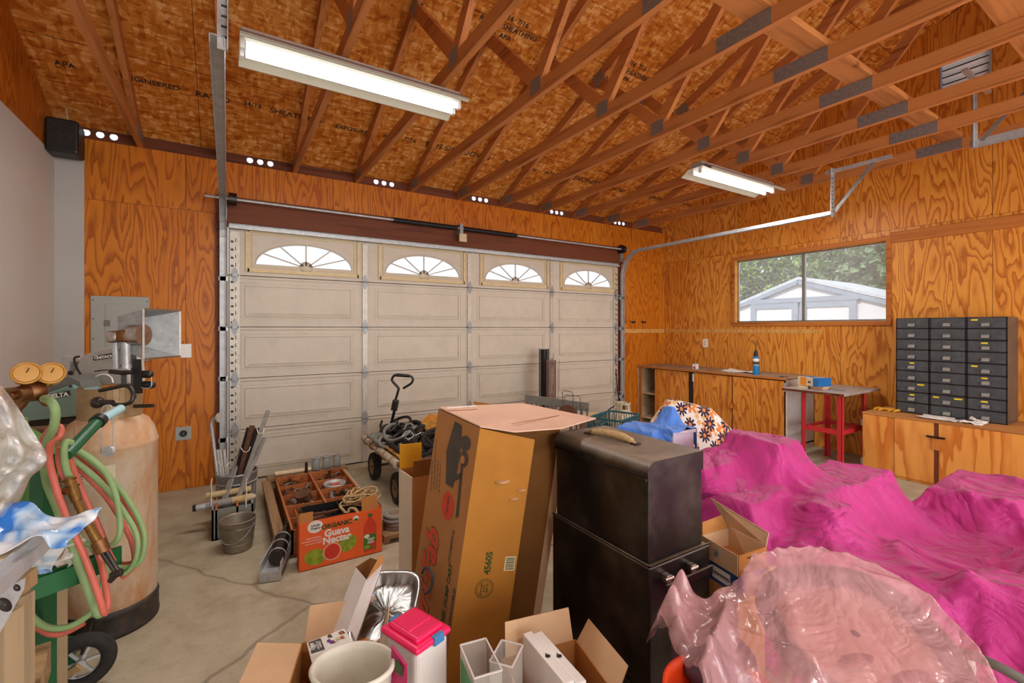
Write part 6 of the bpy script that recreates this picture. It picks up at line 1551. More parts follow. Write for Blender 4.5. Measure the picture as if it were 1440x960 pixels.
# grey slatted rack
p, q = at(739, 560, 5.0), at(828, 580, 4.62)
t = thing('slatted_rack', 'grey painted slatted rack standing behind the black chest', 'rack', (p.x, p.y, 0))
zt0, zt1 = at(739, 555, 5.0).z, at(828, 573, 4.62).z
P0, P1 = V((p.x, p.y, 0)), V((q.x, q.y, 0)); dn = (P1-P0).normalized(); nn = V((dn.y, -dn.x, 0))
MB().bar(P0+UP*(zt0-.04), P1+UP*(zt0-.07), .03, .085).build('top_rail', M['greyrack'], t)
MB().bar(P0+UP*.12, P1+UP*.12, .03, .05).build('bottom_rail', M['greyrack'], t)
for i in range(13):
    a = P0.lerp(P1, (i+.3)/12.6); MB().bar(a+UP*.0, a+UP*(zt0-.08), .012, .030, nn).build('slat', M['greyrack'], t)
# wire baskets
t = thing('wire_basket', 'rusty wire basket with hoop handles beside the rack', 'basket', at(803, 600, 4.5))
c = at(803, 620, 4.5); c = V((c.x, c.y, 0)); 
mb = MB()
for z in (.18, .30, .42, .50): mb.torus((c.x, c.y, z), .12, .0025, None, 20, 5)
for k in range(16): a = 2*math.pi*k/16; mb.cyl((c.x+.12*math.cos(a), c.y+.12*math.sin(a), .0), (c.x+.12*math.cos(a), c.y+.12*math.sin(a), .50), .0022, n=5)
mb.build('basket', M['mesh_rust'], t)
for xa, xb, yt in ((791, 806, 549), (794, 816, 555)):
    MB().tube(path([(xa, 590, 4.45), (xa, yt+2, 4.45), (xa+2, yt, 4.45), (xb-2, yt+2, 4.45), (xb, yt+5, 4.45), (xb, 590, 4.45)]), .004, 6).build('hoop_handle', M['rustiron'], t)
t = thing('rake_head', 'arched rusty metal fan shape leaning at the rack', 'rake', at(797, 580, 4.55))
c = at(797, 583, 4.55)
MB().slab([c+RT*.10*math.cos(R(a))+UP*.10*math.sin(R(a)) for a in range(0, 181, 15)], .004).build('fan_plate', M['rustiron'], t)
for k in range(9): MB().cyl(c+RT*(-.1+.025*k), V((c.x, c.y, 0))+RT*(-.11+.0275*k), .004, n=6).build('tine', M['mesh_rust'], t)
c = at(834, 600, 4.9)
t = thing('small_carton', 'low brown carton between the rack and the teal crate', 'carton', (c.x, c.y, 0), R(10)); MB().box(-.12, .12, -.1, .1, 0, at(834, 583, 4.9).z).build('body', M['kraftlight'], t, local=True)
# upright cardboard sheet behind the big carton
p, q = at(667, 564, 3.9), at(704, 570, 3.75)
t = thing('cardboard_sheet', 'brown cardboard panel edge peeping over the big carton', 'cardboard', (p.x, p.y, 0))
MB().slab([V((p.x, p.y, 0)), V((q.x, q.y, 0)), q, p], .006).build('panel', M['kraft'], t)

# ---------------------------------------------------------------- low bench with white boxes, blue cloth, floral cloth
t = thing('low_bench', 'low board bench carrying the covered things behind the black chest', 'bench', (2.7, 2.2, 0))
BZ = .46
MB().box(2.10, 3.45, 1.88, 2.72, BZ-.03, BZ).build('top', M['cream'], t, bevel=.003)
for x in (2.16, 3.39):
    for y in (1.94, 2.66): MB().box(x-.03, x+.03, y-.03, y+.03, 0, BZ-.03).build('leg', M['boardz'], t)
def tub(name, lab, c, sx_, sy_, h, rz, m, cat='storage box'):
    tt = thing(name, lab, cat, c, R(rz)); MB().box(-sx_/2, sx_/2, -sy_/2, sy_/2, 0, h).build('body', m, tt, local=True, bevel=.012)
    MB().box(-sx_/2-.008, sx_/2+.008, -sy_/2-.008, sy_/2+.008, h-.02, h).build('rim', m, tt, local=True, bevel=.004); return tt
T1 = at(906, 640, 2.95); T2 = at(946, 640, 2.88); h1, h2 = .76, .775
tub('storage_tub', 'white storage box under the blue cloth, left one', (T1.x, T1.y, BZ), .20, .22, h1-BZ, 10, M['white'])
tub('storage_tub', 'pale lilac storage box under the blue cloth, right one', (T2.x, T2.y, BZ), .18, .18, h2-BZ, -5, paint('pale lilac plastic', 'cbbfd0', .5))
cb = at(926, 590, 2.95); pk = at(941, 570, 2.97)
hf = hbox([(T1.x, T1.y, .122, .132, R(10), h1+.006, 9), (T2.x, T2.y, .112, .112, R(-5), h2+.006, 9), (pk.x-.012, pk.x+.012, pk.y-.03, pk.y+.03, pk.z-.006, 1.9)], 8)
P_ = drape(cb.x-.24, cb.x+.27, cb.y-.20, cb.y+.24, 60, 54, lambda x, y: np.maximum(hf(x, y), BZ+.002), .93, 1.05, 60, 8, 3, .02)
def ridged0(x, y): return .012*(1-abs(np.sin(14*x+9*y+.8*np.sin(11*y))))**2+.010*(1-abs(np.sin(12*y-17*x+np.sin(9*x))))**2
P_[..., 2] += ridged0(P_[..., 0], P_[..., 1])
tag(sheet(P_).build('blue_cloth', M['blue_tarp'], sub=1, solid=.002), 'bright blue cloth draped over the white storage boxes', 'cloth')
# covered machine under the floral cloth
ct = at(952, 560, 3.55)
t = thing('covered_machine', 'bench machine standing under the floral cloth', 'machine', (ct.x, ct.y, BZ))
FX, FY_ = ct.x, ct.y
MB().box(FX-.06, FX+.07, FY_-.06, FY_+.06, BZ, .76).build('body', M['grey_dark'], t, bevel=.03)
MB().box(FX+.08, FX+.24, FY_-.28, FY_-.1, BZ, .56).build('table', M['grey_dark'], t, bevel=.02)
def hf2(x, y):
    ax_, ay_, bx_, by_ = FX-.02, FY_+.02, FX+.30, FY_-.36
    L2 = (bx_-ax_)**2+(by_-ay_)**2; k = np.clip(((x-ax_)*(bx_-ax_)+(y-ay_)*(by_-ay_))/L2, 0, 1)
    d = np.hypot(x-ax_-k*(bx_-ax_), y-ay_-k*(by_-ay_))
    return np.where(k < .55, .845-.10*k, .79-(k-.55)*.52)-1.5*np.clip(d-.05, 0, 9)
P_ = drape(FX-.26, FX+.48, FY_-.55, FY_+.28, 60, 64, lambda x, y: np.maximum(hf2(x, y), BZ+.003), .90, 1.02, 80, 8, 5, .02)
o = sheet(P_).build('floral_cloth', M['floral'], sub=1, solid=.002); tag(o, 'white cloth with orange and plum flowers draped over a machine', 'cloth')
uv = o.data.uv_layers.new(name='UVMap'); nx_, ny_ = P_.shape[:2]
for l in o.data.loops:
    i, j = divmod(l.vertex_index, ny_); uv.data[l.index].uv = (i/nx_*.92, j/ny_*1.03)

# ---------------------------------------------------------------- magenta cloth over stacked things
BX = [(2.42, 2.66, 1.26, 1.56, .79), (2.02, 2.42, 1.42, 1.68, .69), (2.0, 2.34, 1.16, 1.42, .60), (2.36, 3.08, 1.0, 1.30, .615), (2.22, 2.42, .92, 1.05, .60),
      (2.02, 2.50, .54, 1.02, .46), (3.25, 3.85, .56, .92, .53), (2.5, 3.3, .45, .9, .36), (2.46, 3.2, -.5, .45, .46), (3.2, 4.2, -.5, .5, .47), (1.86, 2.1, -.3, .5, .34), (2.15, 2.46, .30, .52, .50)]
NM = ['bench', 'crate', 'carton', 'chest', 'carton', 'carton', 'case', 'crate', 'table', 'table', 'carton']
for i, b in enumerate(BX):
    pass
hfm = hbox(BX, 7)
P_ = drape(1.60, 4.55, -.75, 1.96, 150, 138, hfm, .86, 1.075, 90, 8, 7, .05, bend=.2)
def ridged(x, y, seed, fs, am, pw=4.5):
    g = np.random.RandomState(seed); h = np.zeros_like(x)
    for f, a in zip(fs, am):
        th, ph, p2, p3 = g.rand(4)*6.283
        wv = .5*np.sin(f*.6*(x*math.sin(th)-y*math.cos(th))+p2)+.35*np.sin(f*.37*(x+y)+p3)
        m = .5+.5*np.sin(f*.31*(x*math.cos(p2)+y*math.sin(p2))+p3)
        h += a*m*(1-abs(np.sin(f*(x*math.cos(th)+y*math.sin(th))*.5+wv*1.6+ph)))**pw
    return h
P_[..., 2] += ridged(P_[..., 0], P_[..., 1], 4, (6, 9, 13, 19, 27, 36), (.030, .032, .030, .022, .014, .008))*(P_[..., 2] > .06)

cloth_o = sheet(P_).build('magenta_cloth', M['magenta'], sub=1, solid=.003)
tag(cloth_o, 'large magenta cloth draped over a heap of stacked things', 'cloth')
t = thing('covered_stack', 'stack of cartons hidden under the large magenta cloth', 'cartons', (2.6, .8, 0))
for i, b in enumerate(BX):
    MB().box(b[0]+.02, b[1]-.02, b[2]+.02, b[3]-.02, 0, b[4]-.02).build('carton', M['kraft'], t)
for x, y in ((1000, 636), (1037, 640), (1216, 684)):
    pass
# ---------------------------------------------------------------- black steel chest, two tiers
t = thing('tool_cabinet', 'black steel roller cabinet under the black top chest', 'tool cabinet', (1.37, 1.32, 0))
BX0, BX1, BY0, BY1, BM, BT = 1.203, 1.532, 1.052, 1.592, .594, .945
MB().box(BX0, BX1, BY0, BY1, .03, BM).build('body', M['chest'], t, bevel=.006)
mb = MB(); mb.box(BX0, BX1, BY0, BY0+.004, BM, BM+.006); mb.box(BX0, BX0+.004, BY0, BY1, BM, BM+.006); mb.build('top_lip', M['chest'], t)
mb = MB()
for yy in (1.15, 1.50):
    for k in range(4): mb.bar((BX0-.002, yy-.02, .16+k*.032), (BX0-.002, yy+.02, .172+k*.032), .005, .006, (0, 0, 1))
mb.build('louvre_row', M['darksteel'], t)
for x in (1.27, 1.40): MB().box(x-.012, x+.012, BY0-.028, BY0, BM-.055, BM-.03).cyl((x-.02, BY0-.024, BM-.042), (x+.02, BY0-.024, BM-.042), .008, n=10).build('lid_bracket', M['steel'], t, bevel=.002)
MB().box(1.25, 1.50, BY0-.034, BY0-.026, BM-.085, BM-.055).build('side_handle', M['chest'], t, bevel=.002)
for x in (BX0+.04, BX1-.04):
    for y in (BY0+.04, BY1-.04): MB().cyl((x-.012, y, .02), (x+.012, y, .02), .02, n=14).build('caster', M['rubber'], t)
t = thing('tool_chest', 'black steel top chest with a dusty rounded lid', 'tool chest', (1.36, 1.32, BM))
ux0, ux1, uy0, uy1 = 1.216, 1.506, 1.068, 1.580
MB().box(ux0, ux1, uy0, uy1, BM+.001, .89).build('body', M['chest'], t, bevel=.004)
mb = MB(); pr = [(ux0-.006, .875), (ux0-.008, .905)]+[(ux0-.008+.04-.04*math.cos(R(a)), .905+.04*math.sin(R(a))) for a in range(10, 91, 10)]+[(ux1+.002, BT), (ux1+.002, .875)]
n = len(pr); vs = [(x, y, z) for y in (uy0-.004, uy1+.004) for x, z in pr]
mb.add(vs, [(i, (i+1) % n, n+(i+1) % n, n+i) for i in range(n)], False); mb.add(vs[:n], [tuple(range(n))]); mb.add(vs[n:], [tuple(range(n-1, -1, -1))])
mb.build('lid', M['chest'], t, bevel=.002)
MB().bar((ux0-.010, uy0, .885), (ux0-.010, uy1, .885), .006, .010).build('lid_edge_bead', M['darksteel'], t)
hp_ = [V((1.33, 1.50, BT+.002)), V((1.33, 1.46, BT+.016)), V((1.345, 1.37, BT+.022)), V((1.355, 1.30, BT+.016)), V((1.36, 1.26, BT+.003))]
MB().tube(spline(hp_, 6), [.006, .012, .015, .016, .016, .013, .007], 10).build('leather_handle', M['rope'], t)
for p in (hp_[0], hp_[-1]): MB().cbox(p, (.03, .03, .006)).build('handle_plate', M['darksteel'], t)

# ---------------------------------------------------------------- tall leaning carton
def P3(x, y, tt): return at(x, y, tt)
Lt, Mt, Rt, Bt = P3(617, 575, 1.98), P3(675, 602, 1.72), P3(752, 618, 1.80), P3(788, 601, 2.05)
dv = RT*-.142-UP*.985
def low(p): k = (p.z-.008)/.985; return p+dv*k
Lb, Mb_, Rb, Bb = low(Lt), low(Mt), low(Rt), low(Bt)
t = thing('leaning_carton', 'tall open brown dump cart carton leaning against the black chest', 'carton', (Mb_.x, Mb_.y, 0))
n1 = (Mt-Lt).cross(Mb_-Mt).normalized()
if n1.dot(V((0, 0, CAMH))-Mt) < 0: n1 = -n1
n2 = (Rt-Mt).cross(Rb-Rt).normalized()
if n2.dot(V((0, 0, CAMH))-Mt) < 0: n2 = -n2
MB().slab([Lt, Mt, Mb_, Lb], .005, -n1).build('printed_side', kraft('printed kraft side', 'ab7848'), t)
MB().slab([Mt, Rt, Rb, Mb_], .005, -n2).build('front_side', kraft('warm brown side', 'a9712c'), t)
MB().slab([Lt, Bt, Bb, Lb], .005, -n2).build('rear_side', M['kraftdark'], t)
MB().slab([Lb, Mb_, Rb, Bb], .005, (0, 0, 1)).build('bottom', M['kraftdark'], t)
# right flap folded out from the rear panel
q0, q1 = Bt+RT*.0, Bb+RT*.0
MB().slab([Bt, Bt+RT*.035-FW*.01, Bb+RT*.030-FW*.01, Bb], .004).build('edge_flap', M['kraftlight'], t)
tp = [Lt+UP*.004, P3(735, 568, 2.16), P3(838, 589, 2.02), P3(790, 603, 1.84), P3(724, 608, 1.74), Mt+UP*.004]
mb = MB(); vs = tp+[p+UP*.005 for p in tp]; k = len(tp)
cen = sum(tp, V((0, 0, 0)))/k
vs = tp+[cen]+[p+UP*.005 for p in tp]+[cen+UP*.005]
mb.add(vs, [(i, k, (i+1) % k) for i in range(k)]+[(k+1+i, k+1+(i+1) % k, k+1+k) for i in range(k)]+[(i, (i+1) % k, k+1+(i+1) % k, k+1+i) for i in range(k)])
mb.build('top_flap', M['kraftpink'], t)
MB().bar(P3(720, 599, 1.80)+UP*.009, P3(786, 587, 2.0)+UP*.009, .004, .001).build('flap_score', M['kraftdark'], t)
MB().bar(P3(628, 575.5, 1.93)+UP*.006, P3(670, 573, 2.0)+UP*.009, .018, .001).build('tape', M['paper'], t)
# prints on the side: polygons laid on the panel
def decal(pts, p0, n, mat, name, lift=.0008):
    q = [onp(x, y, p0, n)+n*lift for x, y in pts]
    return MB().slab(q, .0005, n).build(name, mat, t)
up_e = (Mt-Mb_).normalized(); left = (Lt-Mt); left = (left-up_e*left.dot(up_e)).normalized()
ptx = lambda x, y, lift=.001: onp(x, y, Mt, n1)+n1*lift
text('Agri·Fab', .142, M['printdark'], t, ptx(599, 826, .0007), up_e, left, 'logo_outline', bold=.0075, shear=.25, xs=1.02)
text('Agri·Fab', .142, M['printred'], t, ptx(599, 826, .0018), up_e, left, 'logo_lettering', bold=.0040, shear=.25, xs=1.02)
arc = spline([onp(x, y, Mt, n1)+n1*.003 for x, y in ((596, 828), (601, 834), (607, 826), (609, 812), (605, 800), (598, 798), (594, 806))], 6)
MB().tube(arc, .0045, 6).build('logo_swoosh', M['printblue'], t)
text('STEEL DUMP CART', .032, M['printdark'], t, ptx(628, 838), up_e, left, 'lettering', bold=.0008, xs=.95)
text('CONVOYEUR', .026, M['printgrey'], t, ptx(636, 856), up_e, left, 'lettering', bold=.0004)
text('(TOMBEREAU)', .020, M['printgrey'], t, ptx(635, 768), up_e, left, 'lettering')
body = [(640, 592), (650, 598), (649, 617), (647, 640), (642, 668), (637, 686), (627, 680), (628, 655), (628, 634), (634, 612)]
decal(body, Mt, n1, M['printgrey'], 'cart_tub_picture')
wl = [(655+7.5*math.cos(R(a)), 623+11*math.sin(R(a))) for a in range(0, 360, 24)]
decal(wl, Mt, n1, M['printgrey'], 'cart_wheel_picture', .0012)
wl = [(653+6*math.cos(R(a)), 645+12*math.sin(R(a))) for a in range(0, 360, 24)]
decal(wl, Mt, n1, M['printgrey'], 'cart_wheel_picture', .0012)
wl = [(651+3*math.cos(R(a)), 646+6*math.sin(R(a))) for a in range(0, 360, 24)]
decal(wl, Mt, n1, M['kraft'], 'wheel_hub_picture', .002)
decal([(638, 668), (650, 664), (650, 672), (640, 676)], Mt, n1, M['printgrey'], 'cart_axle_picture', .0012)
decal([(649, 652), (652, 652), (645, 726), (641, 728)], Mt, n1, M['printgrey'], 'cart_tongue_picture', .0012)
wl = [(630+8.5*math.cos(R(a)), 711+20*math.sin(R(a))) for a in range(0, 360, 12)]
decal(wl, Mt, n1, M['printred'], 'round_badge', .0012)
text('TOUGH', .022, M['printgrey'], t, ptx(630, 711, .0022), up_e, left, 'badge_lettering')
rg = random.Random(8)
for i, (x0, y0, y1) in enumerate(((614, 590, 690), (611, 640, 695), (618, 632, 700), (615, 640, 700), (610, 650, 696))):
    s_ = ' '.join(''.join(rg.choice('aeioutrsnlmcd') for _ in range(rg.randint(3, 8))) for _ in range(9))
for i, (x, y, L_) in enumerate(((612.5, 640, 28), (607.5, 665, 16), (611.5, 664, 16), (615.5, 664, 16), (619, 668, 12))):
    a, b = ptx(x+.7, y-18, .001), ptx(x-1.2, y+24, .001); d = (a-b).normalized(); pos = b; mb = MB()
    while (a-pos).dot(d) > 0:
        w_ = rg.uniform(.006, .022); mb.bar(pos, pos+d*w_, .004, .0006, n1); pos = pos+d*(w_+.006)
    mb.build('fine_print', M['printgrey'], t)
left2 = (Mt-Rt); left2 = (left2-up_e*left2.dot(up_e)).normalized()
pty = lambda x, y, lift=.001: onp(x, y, Mt, n2)+n2*lift
text('45605', .036, M['printdark'], t, pty(687, 791), up_e, left2, 'part_number', bold=.001)
mb = MB(); c = pty(681, 827, .001)
mb.torus(c, .036, .0012, ori(n2), 36, 4).torus(c, .029, .0008, ori(n2), 32, 4)
mb.build('round_seal', M['printdark'], t)
for i, (s_, dy) in enumerate((('BOX CERT', .012), ('32 ECT', 0), ('LIMIT 95', -.012))): text(s_, .010, M['printdark'], t, c-left2*0+left2*dy, up_e, left2, 'seal_lettering')
mb = MB(); c = pty(717, 792, .0012)
for i in range(11): mb.bar(c+up_e*(-.022+i*.0045)-left2*.018, c+up_e*(-.022+i*.0045)+left2*.018, .002 if i % 3 else .003, .0006, n2)
MB().slab([c+up_e*a*.028+left2*b*.022-n2*.001 for a, b in ((-1, -1), (1, -1), (1, 1), (-1, 1))], .0004, n2).build('barcode_label', M['creambox'], t)
mb.build('barcode', M['printdark'], t)
for (x, y, w_) in ((706, 676, .03), (733, 688, .02), (722, 700, .02)): MB().ball(pty(x, y, -.001), w_, 6, (1, 1, .12)).build('dent', M['kraftlight'], t)
# tall narrow carton behind it
c = at(585, 845, 2.30)
t = thing('narrow_carton', 'tall narrow cream carton with a yellow lined open flap', 'carton', (c.x, c.y, 0))
za = .655
a_, b_, c_ = at(562, 668, 2.42), at(580, 677, 2.28), at(612, 668, 2.34); d_ = a_+(c_-b_)
a_, b_, c_, d_ = [V((p.x, p.y, 0)) for p in (a_, b_, c_, d_)]
q4 = [a_, b_, c_, d_]
names = ['white_side', 'brown_side', 'far_side', 'back_side']; mm = [M['paper'] if False else paint('cream coated board', 'd9cdb8', .6, var=.05), M['kraft'], M['kraft'], M['kraft']]
for i in range(4): MB().slab([q4[i], q4[(i+1) % 4], q4[(i+1) % 4]+UP*za, q4[i]+UP*za], .004).build(names[i], mm[i], t)
MB().slab([a_+UP*za, d_+UP*za, d_+UP*(za+.125), a_+UP*(za+.13)], .004).build('yellow_flap', M['yellowbox'], t)
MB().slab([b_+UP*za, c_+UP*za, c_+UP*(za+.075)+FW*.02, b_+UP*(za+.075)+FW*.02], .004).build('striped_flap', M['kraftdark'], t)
MB().slab([a_.lerp(b_, .25)+UP*.38-FW*.001, a_.lerp(b_, .75)+UP*.38-FW*.002, a_.lerp(b_, .75)+UP*.50-FW*.002, a_.lerp(b_, .25)+UP*.50-FW*.001], .002, -RT).build('white_label', M['paper'], t)
MB().slab([a_.lerp(b_, .55)+UP*.58, a_.lerp(b_, .8)+UP*.58, a_.lerp(b_, .8)+UP*.63, a_.lerp(b_, .55)+UP*.63], .001, -RT).build('hand_slot', M['printgrey'], t)

# ---------------------------------------------------------------- box beside the chest
def pz(x, y, z): return at(x, y, z=z)
zc = .592
A_, B_, C_ = pz(987, 752, zc), pz(1038, 781, zc), pz(1077, 768, zc); D_ = A_+(C_-B_)
t = thing('flap_carton', 'small brown flapped carton beside the black chest', 'carton', (B_.x, B_.y, zc-.08))
q4 = [A_, B_, C_, D_]; hh = .075
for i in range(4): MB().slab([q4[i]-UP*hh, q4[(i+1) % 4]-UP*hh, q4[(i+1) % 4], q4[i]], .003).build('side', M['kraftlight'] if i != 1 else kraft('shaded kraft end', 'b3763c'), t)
MB().slab([p-UP*hh for p in q4], .003, (0, 0, 1)).build('bottom', M['kraft'], t)
MB().slab([C_, D_, D_+UP*.10-RT*.05+FW*.05, C_+UP*.02+FW*.0+RT*.03-RT*.02+UP*.03], .003).build('long_flap', M['kraftlight'], t)
MB().slab([A_, D_, D_+UP*.05-RT*.03, A_+UP*.05+RT*.0], .003).build('short_flap', M['kraft'], t)
nL = (B_-A_).cross(UP).normalized()
if nL.dot(V((0, 0, CAMH))-A_) < 0: nL = -nL
dL = (B_-A_).normalized()
c = A_.lerp(B_, .45)-UP*.035+nL*.002
MB().slab([c+dL*a*.014+UP*b*.018+dL*b*.006 for a, b in ((-1, -1), (1, -1), (1, 1), (-1, 1))], .001, nL).build('white_label', M['paper'], t)
text('C18', .010, M['printgrey'], t, c+nL*.0016, UP*-1, dL, 'label_lettering')
nR = (C_-B_).cross(UP).normalized()
if nR.dot(V((0, 0, CAMH))-B_) < 0: nR = -nR
dR = (C_-B_).normalized(); c = B_.lerp(C_, .5)-UP*.03+nR*.0035
text('- 687654 -', .020, M['printdark'], t, c-UP*.016, dR, UP, 'lettering', bold=.0006)
text('MADE IN CHINA', .009, M['printdark'], t, c+UP*.012, dR, UP, 'lettering')
t = thing('blue_carton', 'blue labelled carton directly under the small flapped one', 'carton', (B_.x, B_.y, zc-.17))
q5 = [p-UP*(hh+.002)+(p-(A_+C_)/2)*-.03 for p in q4]
mb = MB().slab([p-UP*.07 for p in q5], .068, (0, 0, 1)); mb.build('body', M['bluebox'] if False else paint('navy board', '234a8a', .5), t)
c = q5[0].lerp(q5[1], .55)-UP*.034+nL*.001
MB().slab([c+dL*a*.042+UP*b*.022 for a, b in ((-1, -1), (1, -1), (1, 1), (-1, 1))], .0012, nL).build('white_label', M['paper'], t)
for i in range(3): text('0985', .016, M['printgrey'], t, c+nL*.003+dL*(-.028+.028*i), dL, UP, 'label_lettering')
t = thing('support_carton', 'large plain carton under the blue labelled one', 'carton', (B_.x, B_.y, 0))
MB().slab([V((p.x, p.y, 0)) for p in q5], q5[0].z-.071, (0, 0, 1)).build('body', M['kraft'], t)
c = at(1075, 815, 1.62)
film_patch('crumpled_paper', [at(1040, 845, 1.52), at(1105, 830, 1.5), at(1100, 800, 1.66), at(1052, 806, 1.62)], M['kraftlight'], 'crumpled brown packing paper between the flapped carton and the pink bag', 'paper', .012, 22, 31, scale=9)

# ---------------------------------------------------------------- pink bag over an upholstered stool
def loc(a, b, z): return RT*a+FW*b+UP*z
sc_ = (.905, 1.20)
t = thing('upholstered_stool', 'rose padded stool seat wrapped inside the pink plastic bag', 'stool', loc(sc_[0], sc_[1], 0))
def padh(a, b, top=.585, k=.36): return top+k*(b-sc_[1])
def padring(r, dz, sq=2.6, n=40):
    out = []
    for i in range(n):
        a = 2*math.pi*i/n; c, s = math.cos(a), math.sin(a); q = r/((abs(c)**sq+abs(s)**sq)**(1/sq))
        x, y = q*c*.235/.22, q*s*.20/.22; out.append(loc(sc_[0]+x, sc_[1]+y, padh(sc_[0]+x, sc_[1]+y)+dz))
    return out
mb = MB(); n = 40; rings = [padring(.01, .012), padring(.10, .010), padring(.155, .004), padring(.178, -.006), padring(.18, -.04), padring(.01, -.045)]
vs = sum(rings, []); mb.add(vs, [(j*n+i, j*n+(i+1) % n, (j+1)*n+(i+1) % n, (j+1)*n+i) for j in range(5) for i in range(n)], True)
mb.build('seat_pad', M['pinkpad'], t)
MB().tube(padring(.190, .012), .027, 10, closed=True).build('padded_rim', M['padrim'], t)
for da, db in ((-.14, -.12), (.14, -.12), (.14, .12), (-.14, .12)):
    MB().cyl(loc(sc_[0]+da, sc_[1]+db, 0), loc(sc_[0]+da*.8, sc_[1]+db*.8, padh(0, sc_[1]+db)-.045), .016, n=12).build('leg', M['boardz'], t)
p0 = loc(sc_[0]+.02-.08, sc_[1]-.05, padh(0, sc_[1]-.05)+.016); 
for pp in ((-.10, -.06), (.0, -.10)):
    MB().ball(loc(sc_[0]+pp[0]+.06, sc_[1]+pp[1], padh(0, sc_[1]+pp[1])+.010), .05, 8, (1.3, .5, .12), ori((0, -.36, 1)).to_3x3() if False else rot('Z', -5)).build('dark_stain', paint('dark worn patch %g' % pp[0], '7a3a34', .7, var=.3, scale=20), t)
t = thing('dark_bag', 'dark folded bundle inside the left side of the pink plastic', 'bundle', loc(.50, 1.24, 0))
dm = paint('dark mauve bundle', '4a3842', .6, var=.25)
MB().ball(loc(.55, 1.22, .51), .115, 12, (.95, .8, .5)).build('bundle', dm, t)
MB().box(-.10, .08, -.09, .09, 0, .49).xf(Matrix.Translation(loc(.565, 1.24, 0)) @ Matrix.Rotation(R(-32), 4, 'Z')).build('support_box', dm, t)
def hbag(a, b):
    h = np.zeros_like(a)
    x = abs(a-sc_[0])/.262; y = abs(b-sc_[1])/.228; d = (x**2.6+y**2.6)**(1/2.6)
    h = np.maximum(h, np.where(d < 1, padh(a, b)+.042, padh(a, b)+.02-3.2*(d-1)*.2*1.6))
    e = np.hypot((a-.56)/1.1, b-1.24); h = np.maximum(h, .60-.35*e-2*np.clip(e-.13, 0, 9))
    e = abs((b-1.2)-(a-.55)*1.4); h = np.maximum(h, np.where((a > .43) & (a < .68), .645-1.1*e, 0))
    e = abs((b-1.18)+(a-.60)*.8); h = np.maximum(h, np.where((a > .46) & (a < .72), .625-1.2*e, 0))
    e = np.hypot((a-.66)/1.5, b-1.30); h = np.maximum(h, .64-2.5*np.clip(e-.05, 0, 9))
    for ca, cb_, top in ((.455, 1.28, .70), (.50, 1.34, .71), (.44, 1.20, .66)):
        e = np.hypot(a-ca, b-cb_); h = np.maximum(h, top-2.6*e)
    return h
P_ = drape(.385, 1.32, .80, 1.50, 110, 84, hbag, .80, 1.06, 60, 8, 9, .05, bend=.15)
rr_ = ridged(P_[..., 0], P_[..., 1], 9, (14, 20, 29, 41, 60), (.024, .020, .016, .011, .006), 3)
fall = np.clip((np.hypot((P_[..., 0]-sc_[0])/.25, (P_[..., 1]-sc_[1])/.2)-.3)*1.2, .10, 1)
P_[..., 2] += rr_*fall
Q_ = P_.copy(); Q_[..., 0] = P_[..., 0]*RT.x+P_[..., 1]*FW.x; Q_[..., 1] = P_[..., 0]*RT.y+P_[..., 1]*FW.y
tag(sheet(Q_).build('pink_plastic_bag', M['pinkbag'], sub=1), 'big crinkled translucent pink plastic bag in the right foreground', 'plastic bag')
t = thing('orange_bucket', 'orange red bucket between the black cabinet and the pink bag', 'bucket', loc(.50, 1.12, .22))
c = loc(.50, 1.08, .17)
MB().lathe([(.001, 0), (.105, 0), (.108, .01), (.122, .30), (.130, .30), (.130, .33), (.136, .335), (.136, .365), (.126, .365), (.124, .34), (.10, .02), (.001, .015)], c, 36).build('body', M['orangebin'], t)
t2 = thing('bucket_stand', 'plain box under the orange red bucket', 'box', loc(.485, 1.10, 0)); MB().box(-.12, .12, -.12, .12, 0, .229).xf(Matrix.Translation(loc(.485, 1.10, 0)) @ Matrix.Rotation(R(-32), 4, 'Z')).build('body', M['kraft'], t2)
tag(MB().tube(path([(1300, 905, 1.32), (1335, 912, 1.26), (1365, 921, 1.22), (1400, 935, 1.18), (1450, 962, 1.14), (1520, 1000, 1.1)]), .0125, 12, sub=6).build('vacuum_hose', M['hosegrey']), 'thick grey hose crossing the magenta cloth at the right edge', 'hose')
film_patch('white_sack', [at(1343, 985, 1.16), at(1395, 985, 1.16), at(1368, 935, 1.25), at(1346, 925, 1.25)], M['paper'], 'crumpled white sack peeking under the grey hose', 'sack', .008, 16, 41, scale=6)

